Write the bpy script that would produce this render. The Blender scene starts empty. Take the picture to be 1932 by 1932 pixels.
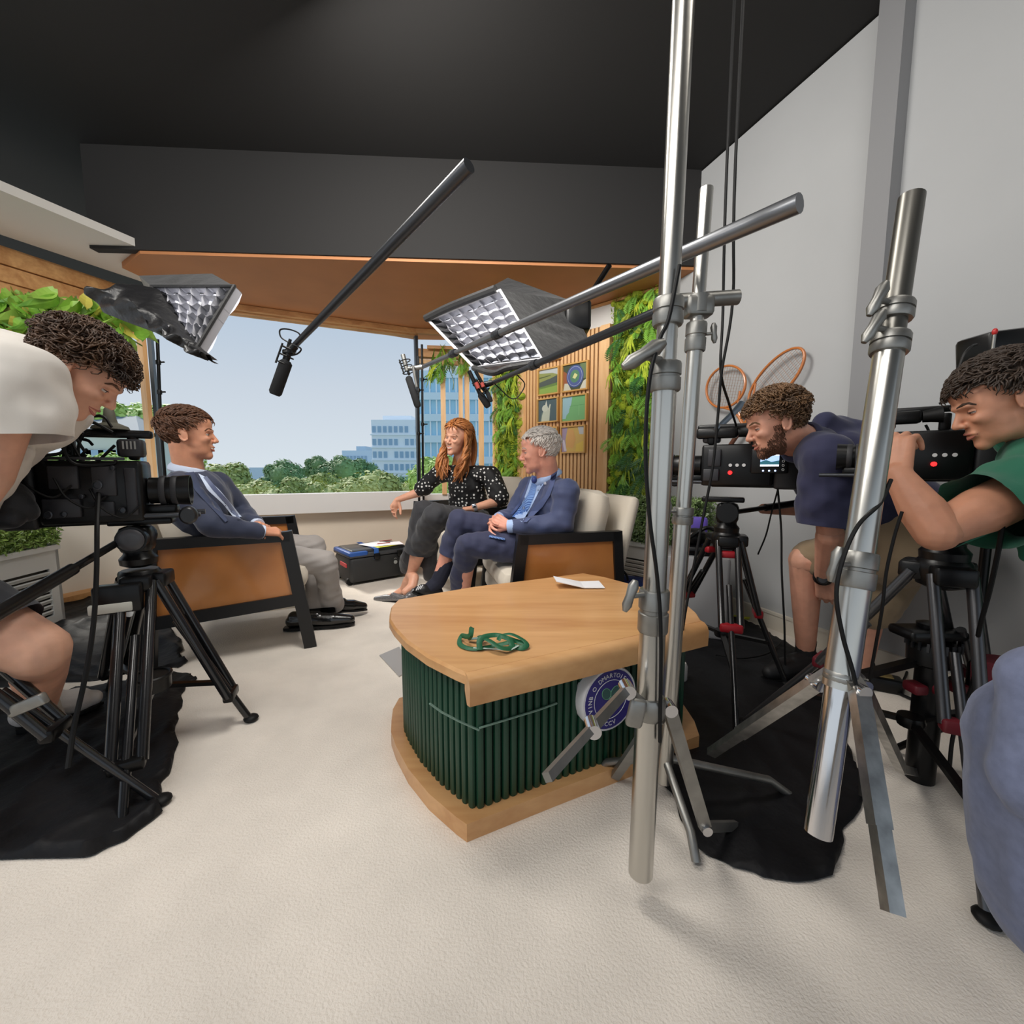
import bpy, math, random
import numpy as np
from mathutils import Vector, Matrix
from mathutils.bvhtree import BVHTree
R = random.Random(7)
SC = bpy.context.scene
COL = SC.collection
# ---------------- camera, sky, sun, lamps, exposure ----------------
F = 800.0; CH = 0.95; TH = math.radians(5.8)
cd = bpy.data.cameras.new('camera'); cd.sensor_width = 36; cd.lens = 36*F/1932; cd.clip_end = 2000; cd.clip_start = 0.05
cam = bpy.data.objects.new('camera', cd); COL.objects.link(cam)
cam.location = (0, 0, CH); cam.rotation_euler = (math.pi/2-TH, 0, 0)
SC.camera = cam
SC.view_settings.view_transform = 'Standard'; SC.view_settings.look = 'None'
SC.view_settings.exposure = 0.0; SC.view_settings.gamma = 1.0; SC.view_settings.use_curve_mapping = False
SC.cycles.use_denoising = True
SC.cycles.max_bounces = 6; SC.cycles.diffuse_bounces = 3; SC.cycles.glossy_bounces = 3
SC.cycles.transmission_bounces = 4; SC.cycles.transparent_max_bounces = 6
SC.cycles.caustics_reflective = False; SC.cycles.caustics_refractive = False
SC.cycles.sample_clamp_indirect = 4.0
def lin(c):
    return tuple(((x/255)/12.92 if x/255 <= .04045 else ((x/255+.055)/1.055)**2.4) for x in c)
wd = bpy.data.worlds.new('sky'); SC.world = wd; wd.use_nodes = True
nt = wd.node_tree; nt.nodes.clear()
wo = nt.nodes.new('ShaderNodeOutputWorld'); bg = nt.nodes.new('ShaderNodeBackground')
tc = nt.nodes.new('ShaderNodeTexCoord'); sx = nt.nodes.new('ShaderNodeSeparateXYZ'); rp = nt.nodes.new('ShaderNodeValToRGB')
nt.links.new(tc.outputs['Generated'], sx.inputs[0]); nt.links.new(sx.outputs['Z'], rp.inputs[0])
nt.links.new(rp.outputs[0], bg.inputs[0]); nt.links.new(bg.outputs[0], wo.inputs[0])
e = rp.color_ramp.elements
e[0].position = 0.0; e[0].color = (*lin((222, 230, 236)), 1)
e[1].position = 0.9; e[1].color = (*lin((130, 172, 216)), 1)
k = e.new(.16); k.color = (*lin((208, 217, 227)), 1)
k = e.new(.35); k.color = (*lin((182, 200, 219)), 1)
bg.inputs[1].default_value = 1.0
def lamp(name, kind, loc, energy, color=(1, 1, 1), size=1, size_y=None, rot=None, target=None, **kw):
    l = bpy.data.lights.new(name, kind); l.energy = energy; l.color = color
    if kind == 'AREA':
        l.size = size
        if size_y: l.shape = 'RECTANGLE'; l.size_y = size_y
    if kind == 'SUN': l.angle = size
    for k_, v_ in kw.items(): setattr(l, k_, v_)
    o = bpy.data.objects.new(name, l); COL.objects.link(o); o.location = loc
    if target is not None: o.rotation_euler = (Vector(target)-Vector(loc)).to_track_quat('-Z', 'Y').to_euler()
    return o
lamp('sun', 'SUN', (-6, 8, 8), 3.2, (1, .93, .82), size=math.radians(9), target=(.2, 2.2, 0))
# unseen fill lamps, added overhead to brighten the set and the people
lamp('fill_lamp', 'AREA', (-1.0, -.3, 2.9), 52, (1, .97, .93), size=1.6, size_y=1.0, target=(-.3, 2.6, .5))
lamp('fill_lamp.001', 'AREA', (-2.3, .3, 2.8), 34, (1, .96, .9), size=1.0, size_y=.8, target=(-.9, 3.0, .5))
lamp('fill_lamp.002', 'AREA', (1.0, .6, 2.8), 8, (1, .95, .88), size=.9, size_y=.7, target=(.3, 3.3, .9))

lamp('fill_lamp.003', 'AREA', (-.6, 1.6, 2.6), 52, (1, .96, .9), size=.9, size_y=.7, target=(.2, 3.5, .9))
# ---------------- helpers ----------------
def ray(px, py):
    u = (px-966)/F; v = (966-py)/F
    return Vector((u, math.cos(TH)+v*math.sin(TH), -math.sin(TH)+v*math.cos(TH)))
def P(px, py, d):
    r = ray(px, py); return Vector((0, 0, CH))+r*(d/r.y)
def G(px, py, z=0.0):
    r = ray(px, py); return Vector((0, 0, CH))+r*((z-CH)/r.z)
def V(*a): return Vector(a)
MATS = {}
def M_(name, rgb, rough=.5, metal=0, bump=None, var=None, emit=None, alpha=None, trans=0, coat=0, sheen=0, spec=.5, node=None, sub=0):
    if name in MATS: return MATS[name]
    m = bpy.data.materials.new(name); m.use_nodes = True; t = m.node_tree; b = t.nodes['Principled BSDF']
    c = (*lin(rgb), 1)
    b.inputs['Base Color'].default_value = c; b.inputs['Roughness'].default_value = rough; b.inputs['Metallic'].default_value = metal
    b.inputs['Specular IOR Level'].default_value = spec
    if coat: b.inputs['Coat Weight'].default_value = coat; b.inputs['Coat Roughness'].default_value = .12
    if sheen: b.inputs['Sheen Weight'].default_value = sheen; b.inputs['Sheen Roughness'].default_value = .5
    if trans: b.inputs['Transmission Weight'].default_value = trans
    if sub: b.inputs['Subsurface Weight'].default_value = sub; b.inputs['Subsurface Scale'].default_value = .02; b.inputs['Subsurface Radius'].default_value = (1, .35, .2)
    if emit: b.inputs['Emission Color'].default_value = c; b.inputs['Emission Strength'].default_value = emit
    co = None
    if bump or var or node:
        tcn = t.nodes.new('ShaderNodeTexCoord'); mp = t.nodes.new('ShaderNodeMapping'); t.links.new(tcn.outputs['Object'], mp.inputs[0]); co = mp
    if var:   # (scale, amount, stretch xyz, detail)
        sc, am = var[0], var[1]; st = var[2] if len(var) > 2 else (1, 1, 1)
        mp.inputs['Scale'].default_value = st
        n = t.nodes.new('ShaderNodeTexNoise'); n.inputs['Scale'].default_value = sc; n.inputs['Detail'].default_value = 5
        t.links.new(mp.outputs[0], n.inputs['Vector'])
        r = t.nodes.new('ShaderNodeValToRGB'); t.links.new(n.outputs[0], r.inputs[0]); t.links.new(r.outputs[0], b.inputs['Base Color'])
        r.color_ramp.elements[0].position = .3; r.color_ramp.elements[1].position = .7
        l = lin(rgb); r.color_ramp.elements[0].color = (*[max(0, x*(1-am)) for x in l], 1)
        r.color_ramp.elements[1].color = (*([min(1, x*(1+am)) for x in l] if len(var) < 4 else lin(var[3])), 1)
    if bump:
        n = t.nodes.new('ShaderNodeTexNoise'); n.inputs['Scale'].default_value = bump[0]; n.inputs['Detail'].default_value = 4
        t.links.new(tcn.outputs['Object'], n.inputs['Vector'])
        bn = t.nodes.new('ShaderNodeBump'); bn.inputs['Strength'].default_value = bump[1]; bn.inputs['Distance'].default_value = bump[2] if len(bump) > 2 else .004
        t.links.new(n.outputs[0], bn.inputs['Height']); t.links.new(bn.outputs[0], b.inputs['Normal'])
    if node: node(m, t, b, mp)
    MATS[name] = m; return m
class MB:
    def __init__(s): s.v = []; s.f = []; s.n = 0; s.mi = []; s.cur = 0
    def add(s, v, f):
        o = s.n; s.v.extend([tuple(x) for x in v]); s.n += len(v)
        s.f.extend([tuple(i+o for i in q) for q in f]); s.mi.extend([s.cur]*len(f)); return s
    def box(s, c, size, rot=None, taper=1):
        x, y, z = [q/2 for q in size]; c = Vector(c)
        pts = [Vector((a*x*(taper if k > 0 else 1), b*y*(taper if k > 0 else 1), k*z)) for k in (-1, 1) for b in (-1, 1) for a in (-1, 1)]
        if rot is not None: pts = [rot @ p for p in pts]
        return s.add([c+p for p in pts], [(0, 2, 3, 1), (4, 5, 7, 6), (0, 1, 5, 4), (2, 6, 7, 3), (0, 4, 6, 2), (1, 3, 7, 5)])
    def rbox(s, c, size, r=.01, rot=None):      # bevelled box
        x, y, z = [q/2 for q in size]; c = Vector(c); r = min(r, x*.95, y*.95, z*.95); rings = []; pts = []
        prof = [(-z, r), (-z+r*.3, r*.3), (-z+r, 0), (z-r, 0), (z-r*.3, r*.3), (z, r)]
        for zz, ins in prof:
            for (qx, qy, a0) in ((1, 1, 0), (-1, 1, 90), (-1, -1, 180), (1, -1, 270)):
                for a in (0, 45, 90):
                    an = math.radians(a0+a); pts.append(Vector((qx*(x-r)+math.cos(an)*(r-ins), qy*(y-r)+math.sin(an)*(r-ins), zz)))
        if rot is not None: pts = [rot @ p for p in pts]
        f = [tuple(range(11, -1, -1)), tuple(range(60, 72))]
        for k in range(5):
            for i in range(12): j = (i+1) % 12; f.append((k*12+i, k*12+j, (k+1)*12+j, (k+1)*12+i))
        return s.add([c+p for p in pts], f)
    def beam(s, a, b, w, h, up=(0, 0, 1)):
        a = Vector(a); b = Vector(b); d = (b-a); L = d.length; d.normalize(); u = Vector(up); sd = d.cross(u)
        if sd.length < 1e-4: sd = d.cross(Vector((1, 0, 0)))
        sd.normalize(); u = sd.cross(d)
        return s.box((a+b)/2, (L, w, h), Matrix((d, sd, u)).transposed())
    def tube(s, pts, r, n=8, cap=True, flat=None, close=False):
        pts = [Vector(p) for p in pts]; m = len(pts)
        if not hasattr(r, '__len__'): r = [r]*m
        fr = None; vs = []
        for i, p in enumerate(pts):
            d = (pts[min(i+1, m-1)]-pts[max(i-1, 0)])
            if close: d = pts[(i+1) % m]-pts[i-1]
            if d.length < 1e-9: d = Vector((0, 0, 1))
            d.normalize()
            if fr is None:
                fr = Vector(flat[0]) if flat else (Vector((0, 0, 1)) if abs(d.z) < .9 else Vector((1, 0, 0)))
            fr = fr-d*fr.dot(d)
            if fr.length < 1e-6: fr = d.orthogonal()
            fr.normalize(); bi = d.cross(fr)
            k2 = flat[1] if flat else 1
            for j in range(n):
                a = 2*math.pi*j/n; vs.append(p+fr*math.cos(a)*r[i]*k2+bi*math.sin(a)*r[i])
        f = []
        for i in range(m if close else m-1):
            i2 = (i+1) % m
            for j in range(n): k = (j+1) % n; f.append((i*n+j, i*n+k, i2*n+k, i2*n+j))
        if cap and not close: f.append(tuple(range(n-1, -1, -1))); f.append(tuple((m-1)*n+j for j in range(n)))
        return s.add(vs, f)
    def sph(s, c, r, rot=None, nu=12, nv=8):
        if not hasattr(r, '__len__'): r = (r, r, r)
        c = Vector(c); vs = [Vector((0, 0, -r[2]))]
        for i in range(1, nv):
            t = math.pi*i/nv
            for j in range(nu): a = 2*math.pi*j/nu; vs.append(Vector((r[0]*math.sin(t)*math.cos(a), r[1]*math.sin(t)*math.sin(a), -r[2]*math.cos(t))))
        vs.append(Vector((0, 0, r[2])))
        if rot is not None: vs = [rot @ p for p in vs]
        f = [(0, 1+(j+1) % nu, 1+j) for j in range(nu)]
        for i in range(nv-2):
            for j in range(nu): k = (j+1) % nu; f.append((1+i*nu+j, 1+i*nu+k, 1+(i+1)*nu+k, 1+(i+1)*nu+j))
        L = len(vs)-1; b = 1+(nv-2)*nu
        f += [(L, b+j, b+(j+1) % nu) for j in range(nu)]
        return s.add([c+p for p in vs], f)
    def cap(s, a, b, ra, rb=None, n=12):
        rb = ra if rb is None else rb; s.sph(a, ra, nu=n); s.sph(b, rb, nu=n); return s.tube([a, b], [ra, rb], n)
    def limb(s, pts, rs, n=12):
        for p, r in zip(pts, rs): s.sph(p, r, nu=n)
        for i in range(len(pts)-1): s.tube([pts[i], pts[i+1]], [rs[i], rs[i+1]], n)
        return s
    def cyl(s, a, b, r, n=16, r2=None): return s.tube([a, b], [r, r if r2 is None else r2], n)
    def lathe(s, prof, a, ax, n=20):
        a = Vector(a); ax = Vector(ax).normalized(); u = (Vector((0, 0, 1)) if abs(ax.z) < .9 else Vector((1, 0, 0))); u = (u-ax*u.dot(ax)).normalized(); w = ax.cross(u); m = len(prof)
        vs = [a+ax*z+(u*math.cos(2*math.pi*k/n)+w*math.sin(2*math.pi*k/n))*max(r, .0002) for r, z in prof for k in range(n)]
        f = [(i*n+k, i*n+(k+1) % n, (i+1)*n+(k+1) % n, (i+1)*n+k) for i in range(m-1) for k in range(n)]+[tuple(range(n-1, -1, -1)), tuple((m-1)*n+k for k in range(n))]
        return s.add(vs, f)
    def prism(s, poly, off):
        off = Vector(off); n = len(poly); vs = [Vector(p) for p in poly]+[Vector(p)+off for p in poly]
        f = [tuple(range(n-1, -1, -1)), tuple(range(n, 2*n))]+[(i, (i+1) % n, n+(i+1) % n, n+i) for i in range(n)]
        return s.add(vs, f)
    def grid(s, fn, nu, nv):
        vs = [fn(i/nu, j/nv) for j in range(nv+1) for i in range(nu+1)]
        return s.add(vs, [(j*(nu+1)+i, j*(nu+1)+i+1, (j+1)*(nu+1)+i+1, (j+1)*(nu+1)+i) for j in range(nv) for i in range(nu)])
    def join(s, o): return s.add(o.v, o.f)
    def xf(s, M): s.v = [tuple(M @ Vector(p)) for p in s.v]; return s
    def mesh(s, name, mats, smooth=True):
        me = bpy.data.meshes.new(name); me.from_pydata(s.v, [], s.f)
        for m in (mats if isinstance(mats, (list, tuple)) else [mats]): me.materials.append(m)
        if isinstance(mats, (list, tuple)) and len(mats) > 1: me.polygons.foreach_set('material_index', s.mi)
        if smooth:
            me.polygons.foreach_set('use_smooth', [True]*len(me.polygons))
            try: me.set_sharp_from_angle(angle=math.radians(42 if smooth is True else smooth))
            except Exception: pass
        me.update(); return me
WM = {}
def reg(o, M): WM[o.name] = M; return o
def tag(o, label=None, cat=None, group=None, kind=None):
    if label: o['label'] = label
    if cat: o['category'] = cat
    if group: o['group'] = group
    if kind: o['kind'] = kind
    return o
def root(name, loc, label, cat, group=None):
    o = bpy.data.objects.new(name, None); COL.objects.link(o); o.location = loc; o.empty_display_size = .1
    reg(o, Matrix.Translation(Vector(loc))); return tag(o, label, cat, group)
def build(mb, name, mat, parent=None, smooth=True, label=None, kind=None):
    if parent is not None:
        Mi = WM[parent.name].inverted(); mb.v = [tuple(Mi @ Vector(p)) for p in mb.v]; Mw = WM[parent.name]
    else:
        Mw = Matrix.Identity(4)
        if mb.n and kind != 'structure':
            a = np.array(mb.v); c = (a.min(0)+a.max(0))/2; c[2] = a[:, 2].min(); mb.v = [tuple(p) for p in (a-c)]; Mw = Matrix.Translation(Vector(c))
    o = bpy.data.objects.new(name, mb.mesh(name, mat, smooth)); COL.objects.link(o)
    if parent is not None: o.parent = parent
    else: o.location = Mw.translation
    reg(o, Mw.copy()); tag(o, label, None, None, kind); return o
def struct(mb, name, mat, smooth=False): return build(mb, name, mat, None, smooth, None, 'structure')
def inst(me, name, parent, Mworld=None, kind=None):
    o = bpy.data.objects.new(name, me); COL.objects.link(o)
    Mw = Mworld or Matrix.Identity(4)
    if parent is not None: o.parent = parent; o.matrix_basis = WM[parent.name].inverted() @ Mw
    else: o.matrix_basis = Mw
    reg(o, Mw); tag(o, kind=kind); return o
def copy_tree(o, parent=None):
    c = o.copy(); COL.objects.link(c); c.parent = parent
    for ch in list(o.children): copy_tree(ch, c)
    return c
def place(o, loc, yaw=0, s=1):   # yaw: local +x pointed to heading measured from +Y toward +X
    o.location = loc; o.rotation_euler = (0, 0, math.radians(90-yaw)); o.scale = (s, s, s); return o
def hM(c, yaw, pitch=0, roll=0, s=1):
    y = math.radians(yaw); p = math.radians(pitch)
    f = Vector((math.sin(y)*math.cos(p), math.cos(y)*math.cos(p), -math.sin(p)))
    l = Vector((0, 0, 1)).cross(f).normalized(); u = f.cross(l)
    r = Matrix.Rotation(math.radians(roll), 3, f); l = r @ l; u = r @ u
    M = Matrix.Identity(4)
    for i in range(3): M[i][0] = f[i]*s; M[i][1] = l[i]*s; M[i][2] = u[i]*s; M[i][3] = c[i]
    return M
def blob(mb, vox=.006, it=6, post=None, fac=.5):
    me = mb.mesh('tmp', [], False); o = bpy.data.objects.new('tmp', me); COL.objects.link(o)
    m = o.modifiers.new('r', 'REMESH'); m.mode = 'VOXEL'; m.voxel_size = vox; m.adaptivity = 0
    if it: s = o.modifiers.new('s', 'SMOOTH'); s.iterations = it; s.factor = fac
    dg = bpy.context.evaluated_depsgraph_get(); ev = o.evaluated_get(dg); m2 = ev.to_mesh()
    n = len(m2.vertices); a = np.zeros(n*3, np.float32); m2.vertices.foreach_get('co', a); a = a.reshape(-1, 3).astype(float)
    nr = np.zeros(n*3, np.float32); m2.vertices.foreach_get('normal', nr); nr = nr.reshape(-1, 3)
    fs = [tuple(p.vertices) for p in m2.polygons]
    ev.to_mesh_clear(); bpy.data.objects.remove(o); bpy.data.meshes.remove(me)
    if post is not None: a = post(a, nr)
    out = MB(); out.v = [tuple(x) for x in a]; out.n = n; out.f = fs; out.mi = [0]*len(fs); return out
def folds(amp=.004, fr=14, seed=1, zs=1.0):
    rs = np.random.RandomState(seed)
    def post(a, nr):
        h = np.zeros(len(a))

        for k in range(7):
            d = rs.randn(3); d /= np.linalg.norm(d); d[2] *= zs
            w = rs.randn(3)*3
            h += np.sin((a@d)*fr*(1+.5*k)*1.0+2.2*np.sin(a@w+k)+rs.rand()*6)/(1+.45*k)
        h = np.sign(h)*np.abs(h)**.8
        return a+nr*(h*amp*.5)[:, None]
    return post
def bvh(*mbs):
    v = []; f = []
    for m in mbs: o = len(v); v += m.v; f += [tuple(i+o for i in q) for q in m.f]
    return BVHTree.FromPolygons([Vector(x) for x in v], f)
def drape(tree, A, B, n=14, m=4, off=.004, th=.003):
    """strip lying on a garment between two edge lines (photo pixels), conforming to its surface"""
    def at(L, t):
        t = t*(len(L)-1); i = min(int(t), len(L)-2); k = t-i; return (L[i][0]*(1-k)+L[i+1][0]*k, L[i][1]*(1-k)+L[i+1][1]*k)
    pts = []; last = None; O = Vector((0, 0, CH)); rays = []
    for j in range(n+1):
        a = at(A, j/n); b = at(B, j/n)
        for i in range(m+1):
            t = i/m; r = ray(a[0]*(1-t)+b[0]*t, a[1]*(1-t)+b[1]*t).normalized(); h = tree.ray_cast(O, r)
            rays.append(r); pts.append(h[3])
    ok = [p for p in pts if p is not None]
    if not ok: return MB()
    med = sorted(ok)[len(ok)//2]; cur = med; ds = []
    for p in pts:
        if p is not None and abs(p-med) < .25: cur = p
        ds.append(cur)
    ds = np.array(ds).reshape(n+1, m+1)
    for _ in range(2):
        q = np.pad(ds, 1, mode='edge'); ds = np.minimum(ds+.002, (q[1:-1, 1:-1]*2+q[:-2, 1:-1]+q[2:, 1:-1]+q[1:-1, :-2]+q[1:-1, 2:])/6)
    ds = ds.reshape(-1); top = [O+r*(d-off) for r, d in zip(rays, ds)]; bot = [O+r*(d-off+th+.004) for r, d in zip(rays, ds)]
    mb = MB(); W_ = m+1; N = (n+1)*W_
    f = [(j*W_+i, j*W_+i+1, (j+1)*W_+i+1, (j+1)*W_+i) for j in range(n) for i in range(m)]
    f += [tuple(N+q for q in reversed(x)) for x in f[:]]
    bd = [i for i in range(W_)]+[j*W_+m for j in range(1, n+1)]+[n*W_+i for i in range(m-1, -1, -1)]+[j*W_ for j in range(n-1, 0, -1)]
    f += [(bd[i], N+bd[i], N+bd[(i+1) % len(bd)], bd[(i+1) % len(bd)]) for i in range(len(bd))]
    mb.add(top+bot, f); return mb
def arc(c, r, a0, a1, n, u, w):
    c = Vector(c); u = Vector(u); w = Vector(w)
    return [c+u*math.cos(math.radians(a0+(a1-a0)*i/n))*r+w*math.sin(math.radians(a0+(a1-a0)*i/n))*r for i in range(n+1)]
def curve(pts, n=6):    # catmull-rom
    pts = [Vector(p) for p in pts]; q = [pts[0]*2-pts[1]]+pts+[pts[-1]*2-pts[-2]]; out = []
    for i in range(1, len(q)-2):
        for k in range(n):
            t = k/n; a, b, c, d = q[i-1], q[i], q[i+1], q[i+2]
            out.append(.5*((2*b)+(c-a)*t+(2*a-5*b+4*c-d)*t*t+(3*b-a-3*c+d)*t**3))
    out.append(pts[-1]); return out
def wood_node(scale, c1, c2, axis='x', rough=None):
    def f(m, t, b, mp):
        st = {'x': (.12, 1, 1), 'y': (1, .12, 1), 'z': (1, 1, .12)}[axis]; mp.inputs['Scale'].default_value = st
        n = t.nodes.new('ShaderNodeTexNoise'); n.inputs['Scale'].default_value = scale; n.inputs['Detail'].default_value = 6; n.inputs['Distortion'].default_value = .6
        n2 = t.nodes.new('ShaderNodeTexNoise'); n2.inputs['Scale'].default_value = scale*6; n2.inputs['Detail'].default_value = 3
        mx = t.nodes.new('ShaderNodeMath'); mx.operation = 'MULTIPLY_ADD'; mx.inputs[1].default_value = .35
        r = t.nodes.new('ShaderNodeValToRGB'); r.color_ramp.elements[0].position = .42; r.color_ramp.elements[1].position = .86
        r.color_ramp.elements[0].color = (*lin(c1), 1); r.color_ramp.elements[1].color = (*lin(c2), 1)
        t.links.new(mp.outputs[0], n.inputs['Vector']); t.links.new(mp.outputs[0], n2.inputs['Vector'])
        t.links.new(n2.outputs[0], mx.inputs[0]); t.links.new(n.outputs[0], mx.inputs[2]); t.links.new(mx.outputs[0], r.inputs[0])
        t.links.new(r.outputs[0], b.inputs['Base Color'])
    return f
# ---------------- materials ----------------
black = M_('black_plastic', (9, 9, 10), .36, spec=.35, bump=(90, .15, .001))
blackm = M_('black_metal', (14, 14, 15), .3, .4, spec=.4)
blackf = M_('black_fabric', (12, 12, 16), .85, bump=(60, .3, .002))
rubber = M_('rubber', (8, 8, 9), .55, spec=.3)
steel = M_('brushed_steel', (196, 194, 188), .28, 1, bump=(40, .12, .001), var=(9, .16, (1, 1, .08)))
steel2 = M_('cast_alloy', (150, 149, 145), .42, .9, bump=(60, .2, .001), var=(14, .2))
chrome = M_('chrome', (215, 215, 218), .14, 1)
white = M_('white_paint', (228, 226, 222), .45, bump=(20, .05))
red = M_('red_anodised', (150, 24, 34), .4, .2)
redglow = M_('red_lamp', (255, 30, 30), .3, emit=3)
skin1 = M_('skin', (214, 158, 132), .48, sub=.1, var=(16, .12), bump=(140, .12, .001))
# ---------------- the room ----------------
A = V(-2.98, 3.60, 0); B = V(-.97, 4.51, 0); D = V(-.152, 4.665, 0); S1 = V(.132, 4.41, 0); S2 = V(.863, 3.75, 0); C1 = V(1.22, 3.43, 0)
RW = V(.375, -1.08, 0).normalized(); E1 = C1+RW*4.6; L1 = A+V(-.37, -1, 0).normalized()*3.4
TOP = 2.32
def zz(p, z): return V(p.x, p.y, z)
def wall(mb, a, b, z0, z1, th=.12, ins=None):
    n = (b-a).cross(V(0, 0, 1)).normalized()
    if n.dot(V(0, 1.8, 0)-a) > 0: n = -n
    mb.prism([zz(a, z0), zz(b, z0), zz(b, z1), zz(a, z1)], n*th); return n
carpet = M_('pale_carpet', (230, 221, 210), .95, bump=(160, .6, .006), var=(3.5, .10))
struct(MB().box((-.3, 1.2, -.05), (9, 9, .1)), 'floor', carpet)
crewceil = M_('charcoal_ceiling', (34, 33, 33), .9, bump=(30, .1))
brown = M_('brown_ceiling_board', (176, 116, 70), .6, var=(3, .08), bump=(20, .05))
whitec = M_('white_ceiling', (214, 210, 204), .8)
# set ceiling: brown board over the seating, white margin by the left, dark studio ceiling over the crew
mb = MB(); mb.prism([zz(A, 2.36)+V(.3, .25, 0), zz(B, 2.36)+V(-.1, .3, 0), zz(D, 2.36)+V(.1, .2, 0), zz(C1, 2.36)+V(.06, .05, 0), V(1.32, 3.18, 2.36), V(-2.45, 2.95, 2.36), V(-2.75, 3.15, 2.36)], (0, 0, .06))
struct(mb, 'ceiling', brown)
mb = MB(); mb.box((-.3, .2, 3.06), (9, 9.8, .1)); struct(mb, 'ceiling_crew', crewceil)
mb = MB(); mb.prism([V(-2.75, 2.98, 2.38), V(1.32, 3.22, 2.38), V(1.32, 3.22, 3.02), V(-2.75, 2.98, 3.02)], V(.0, -.06, 0)); struct(mb, 'wall_bulkhead', crewceil)
mb = MB(); mb.prism([V(-2.45, 2.98, 2.40), zz(A, 2.40)+V(.25, .2, 0), zz(L1, 2.40)+V(-.1, 0, 0), zz(L1, 2.40)+V(.75, 0, 0)], (0, 0, .05)); struct(mb, 'ceiling_left', whitec)
# board joints of the brown ceiling: edge trim along the window heads
woodh = M_('honey_wood', (205, 150, 92), .5, node=wood_node(9, (176, 118, 66), (222, 170, 112), 'x'))
woodv = M_('honey_wood_upright', (205, 150, 92), .5, node=wood_node(9, (222, 166, 108), (246, 204, 152), 'z'))
wallbeige = M_('beige_paint', (236, 222, 204), .8, bump=(30, .05), var=(2, .04))
sillw = M_('white_sill', (232, 230, 228), .4)
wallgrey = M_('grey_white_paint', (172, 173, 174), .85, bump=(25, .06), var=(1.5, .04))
glassm = M_('window_glass', (225, 240, 245), .02, trans=0)
def glass_setup():
    t = glassm.node_tree; b = t.nodes['Principled BSDF']; out = [n for n in t.nodes if n.type == 'OUTPUT_MATERIAL'][0]
    tr = t.nodes.new('ShaderNodeBsdfTransparent'); tr.inputs[0].default_value = (.97, .98, .99, 1); gl = t.nodes.new('ShaderNodeBsdfGlossy'); gl.inputs['Roughness'].default_value = .02
    mx = t.nodes.new('ShaderNodeMixShader'); mx.inputs[0].default_value = .0
    t.links.new(tr.outputs[0], mx.inputs[1]); t.links.new(gl.outputs[0], mx.inputs[2]); t.links.new(mx.outputs[0], out.inputs[0])
glass_setup()
mb = MB(); wall(mb, A, B, 0, .56); struct(mb, 'wall_back', wallbeige)
mb = MB(); n = (B-A).cross(V(0, 0, 1)).normalized()
mb.prism([zz(A, .54)-n*0, zz(B, .54), zz(B, .72), zz(A, .72)], n*.16); mb.xf(Matrix.Translation(-n*.0)); 
sl = mb
if n.y < 0: pass
struct(sl, 'trim_sill', sillw)
mb = MB(); wall(mb, B, D, 0, .62); struct(mb, 'wall_bay', wallbeige)
mb = MB(); wall(mb, B, D, .60, .68, .16); struct(mb, 'trim_bay_sill', sillw)
mb = MB(); wall(mb, L1, A, 0, .60); struct(mb, 'wall_left', M_('off_white_paint', (226, 220, 210), .7))
mb = MB(); wall(mb, L1, A, .58, .64, .18); struct(mb, 'trim_left_sill', sillw)
# wooden plinth at the foot of the left wall
mb = MB(); dl = (A-L1).normalized(); nl = V(dl.y, -dl.x, 0)
pl = [L1+nl*.30, L1+dl*2.0+nl*.26, L1+dl*2.5+nl*.16, A+nl*.06+dl*-.1, A-dl*.1, L1]
mb.prism([zz(p, 0) for p in pl], (0, 0, .06)); struct(mb, 'baseboard_left', woodh)
# slatted wall and green wall carrier, white wall above, right wall
mb = MB(); wall(mb, D, C1, 0, TOP+.1, .1); struct(mb, 'wall_set', M_('dark_backing', (92, 58, 34), .8))
mb = MB(); ns = (C1-D).cross(V(0, 0, 1)).normalized(); ns = -ns if ns.dot(-D) < 0 else ns     # toward the room
mb.prism([zz(S1, 2.17)+ns*.0, zz(C1, 2.17), zz(C1, 2.37), zz(S1, 2.37)], ns*.03); struct(mb, 'trim_above_slats', white)
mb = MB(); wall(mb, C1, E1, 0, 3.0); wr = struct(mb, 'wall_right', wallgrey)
nr_ = V(RW.y, -RW.x, 0); nr_ = nr_ if nr_.dot(-C1) > 0 else -nr_
mb = MB(); mb.prism([zz(C1+RW*.1, 0), zz(E1, 0), zz(E1, .09), zz(C1+RW*.1, .09)], nr_*.015); mb.prism([zz(C1+RW*.1, .09), zz(E1, .09), zz(E1, .105), zz(C1+RW*.1, .105)], nr_*.02); struct(mb, 'baseboard_right', M_('cream_skirting', (214, 206, 192), .5))
# grey column by the right wall
def onwall(px, a, d):   # where the pixel column px meets the vertical plane through a along d
    k = (px-966)/F; s = (k*a.y-a.x)/(d.x-k*d.y); return a+d*s
c0 = onwall(1606, C1, RW); c1 = onwall(1650, C1, RW)
mb = MB(); mb.prism([zz(c0, .0), zz(c1, .0), zz(c1, 3.0), zz(c0, 3.0)], nr_*.07); struct(mb, 'trim_column', M_('grey_column', (132, 132, 134), .7))
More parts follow.
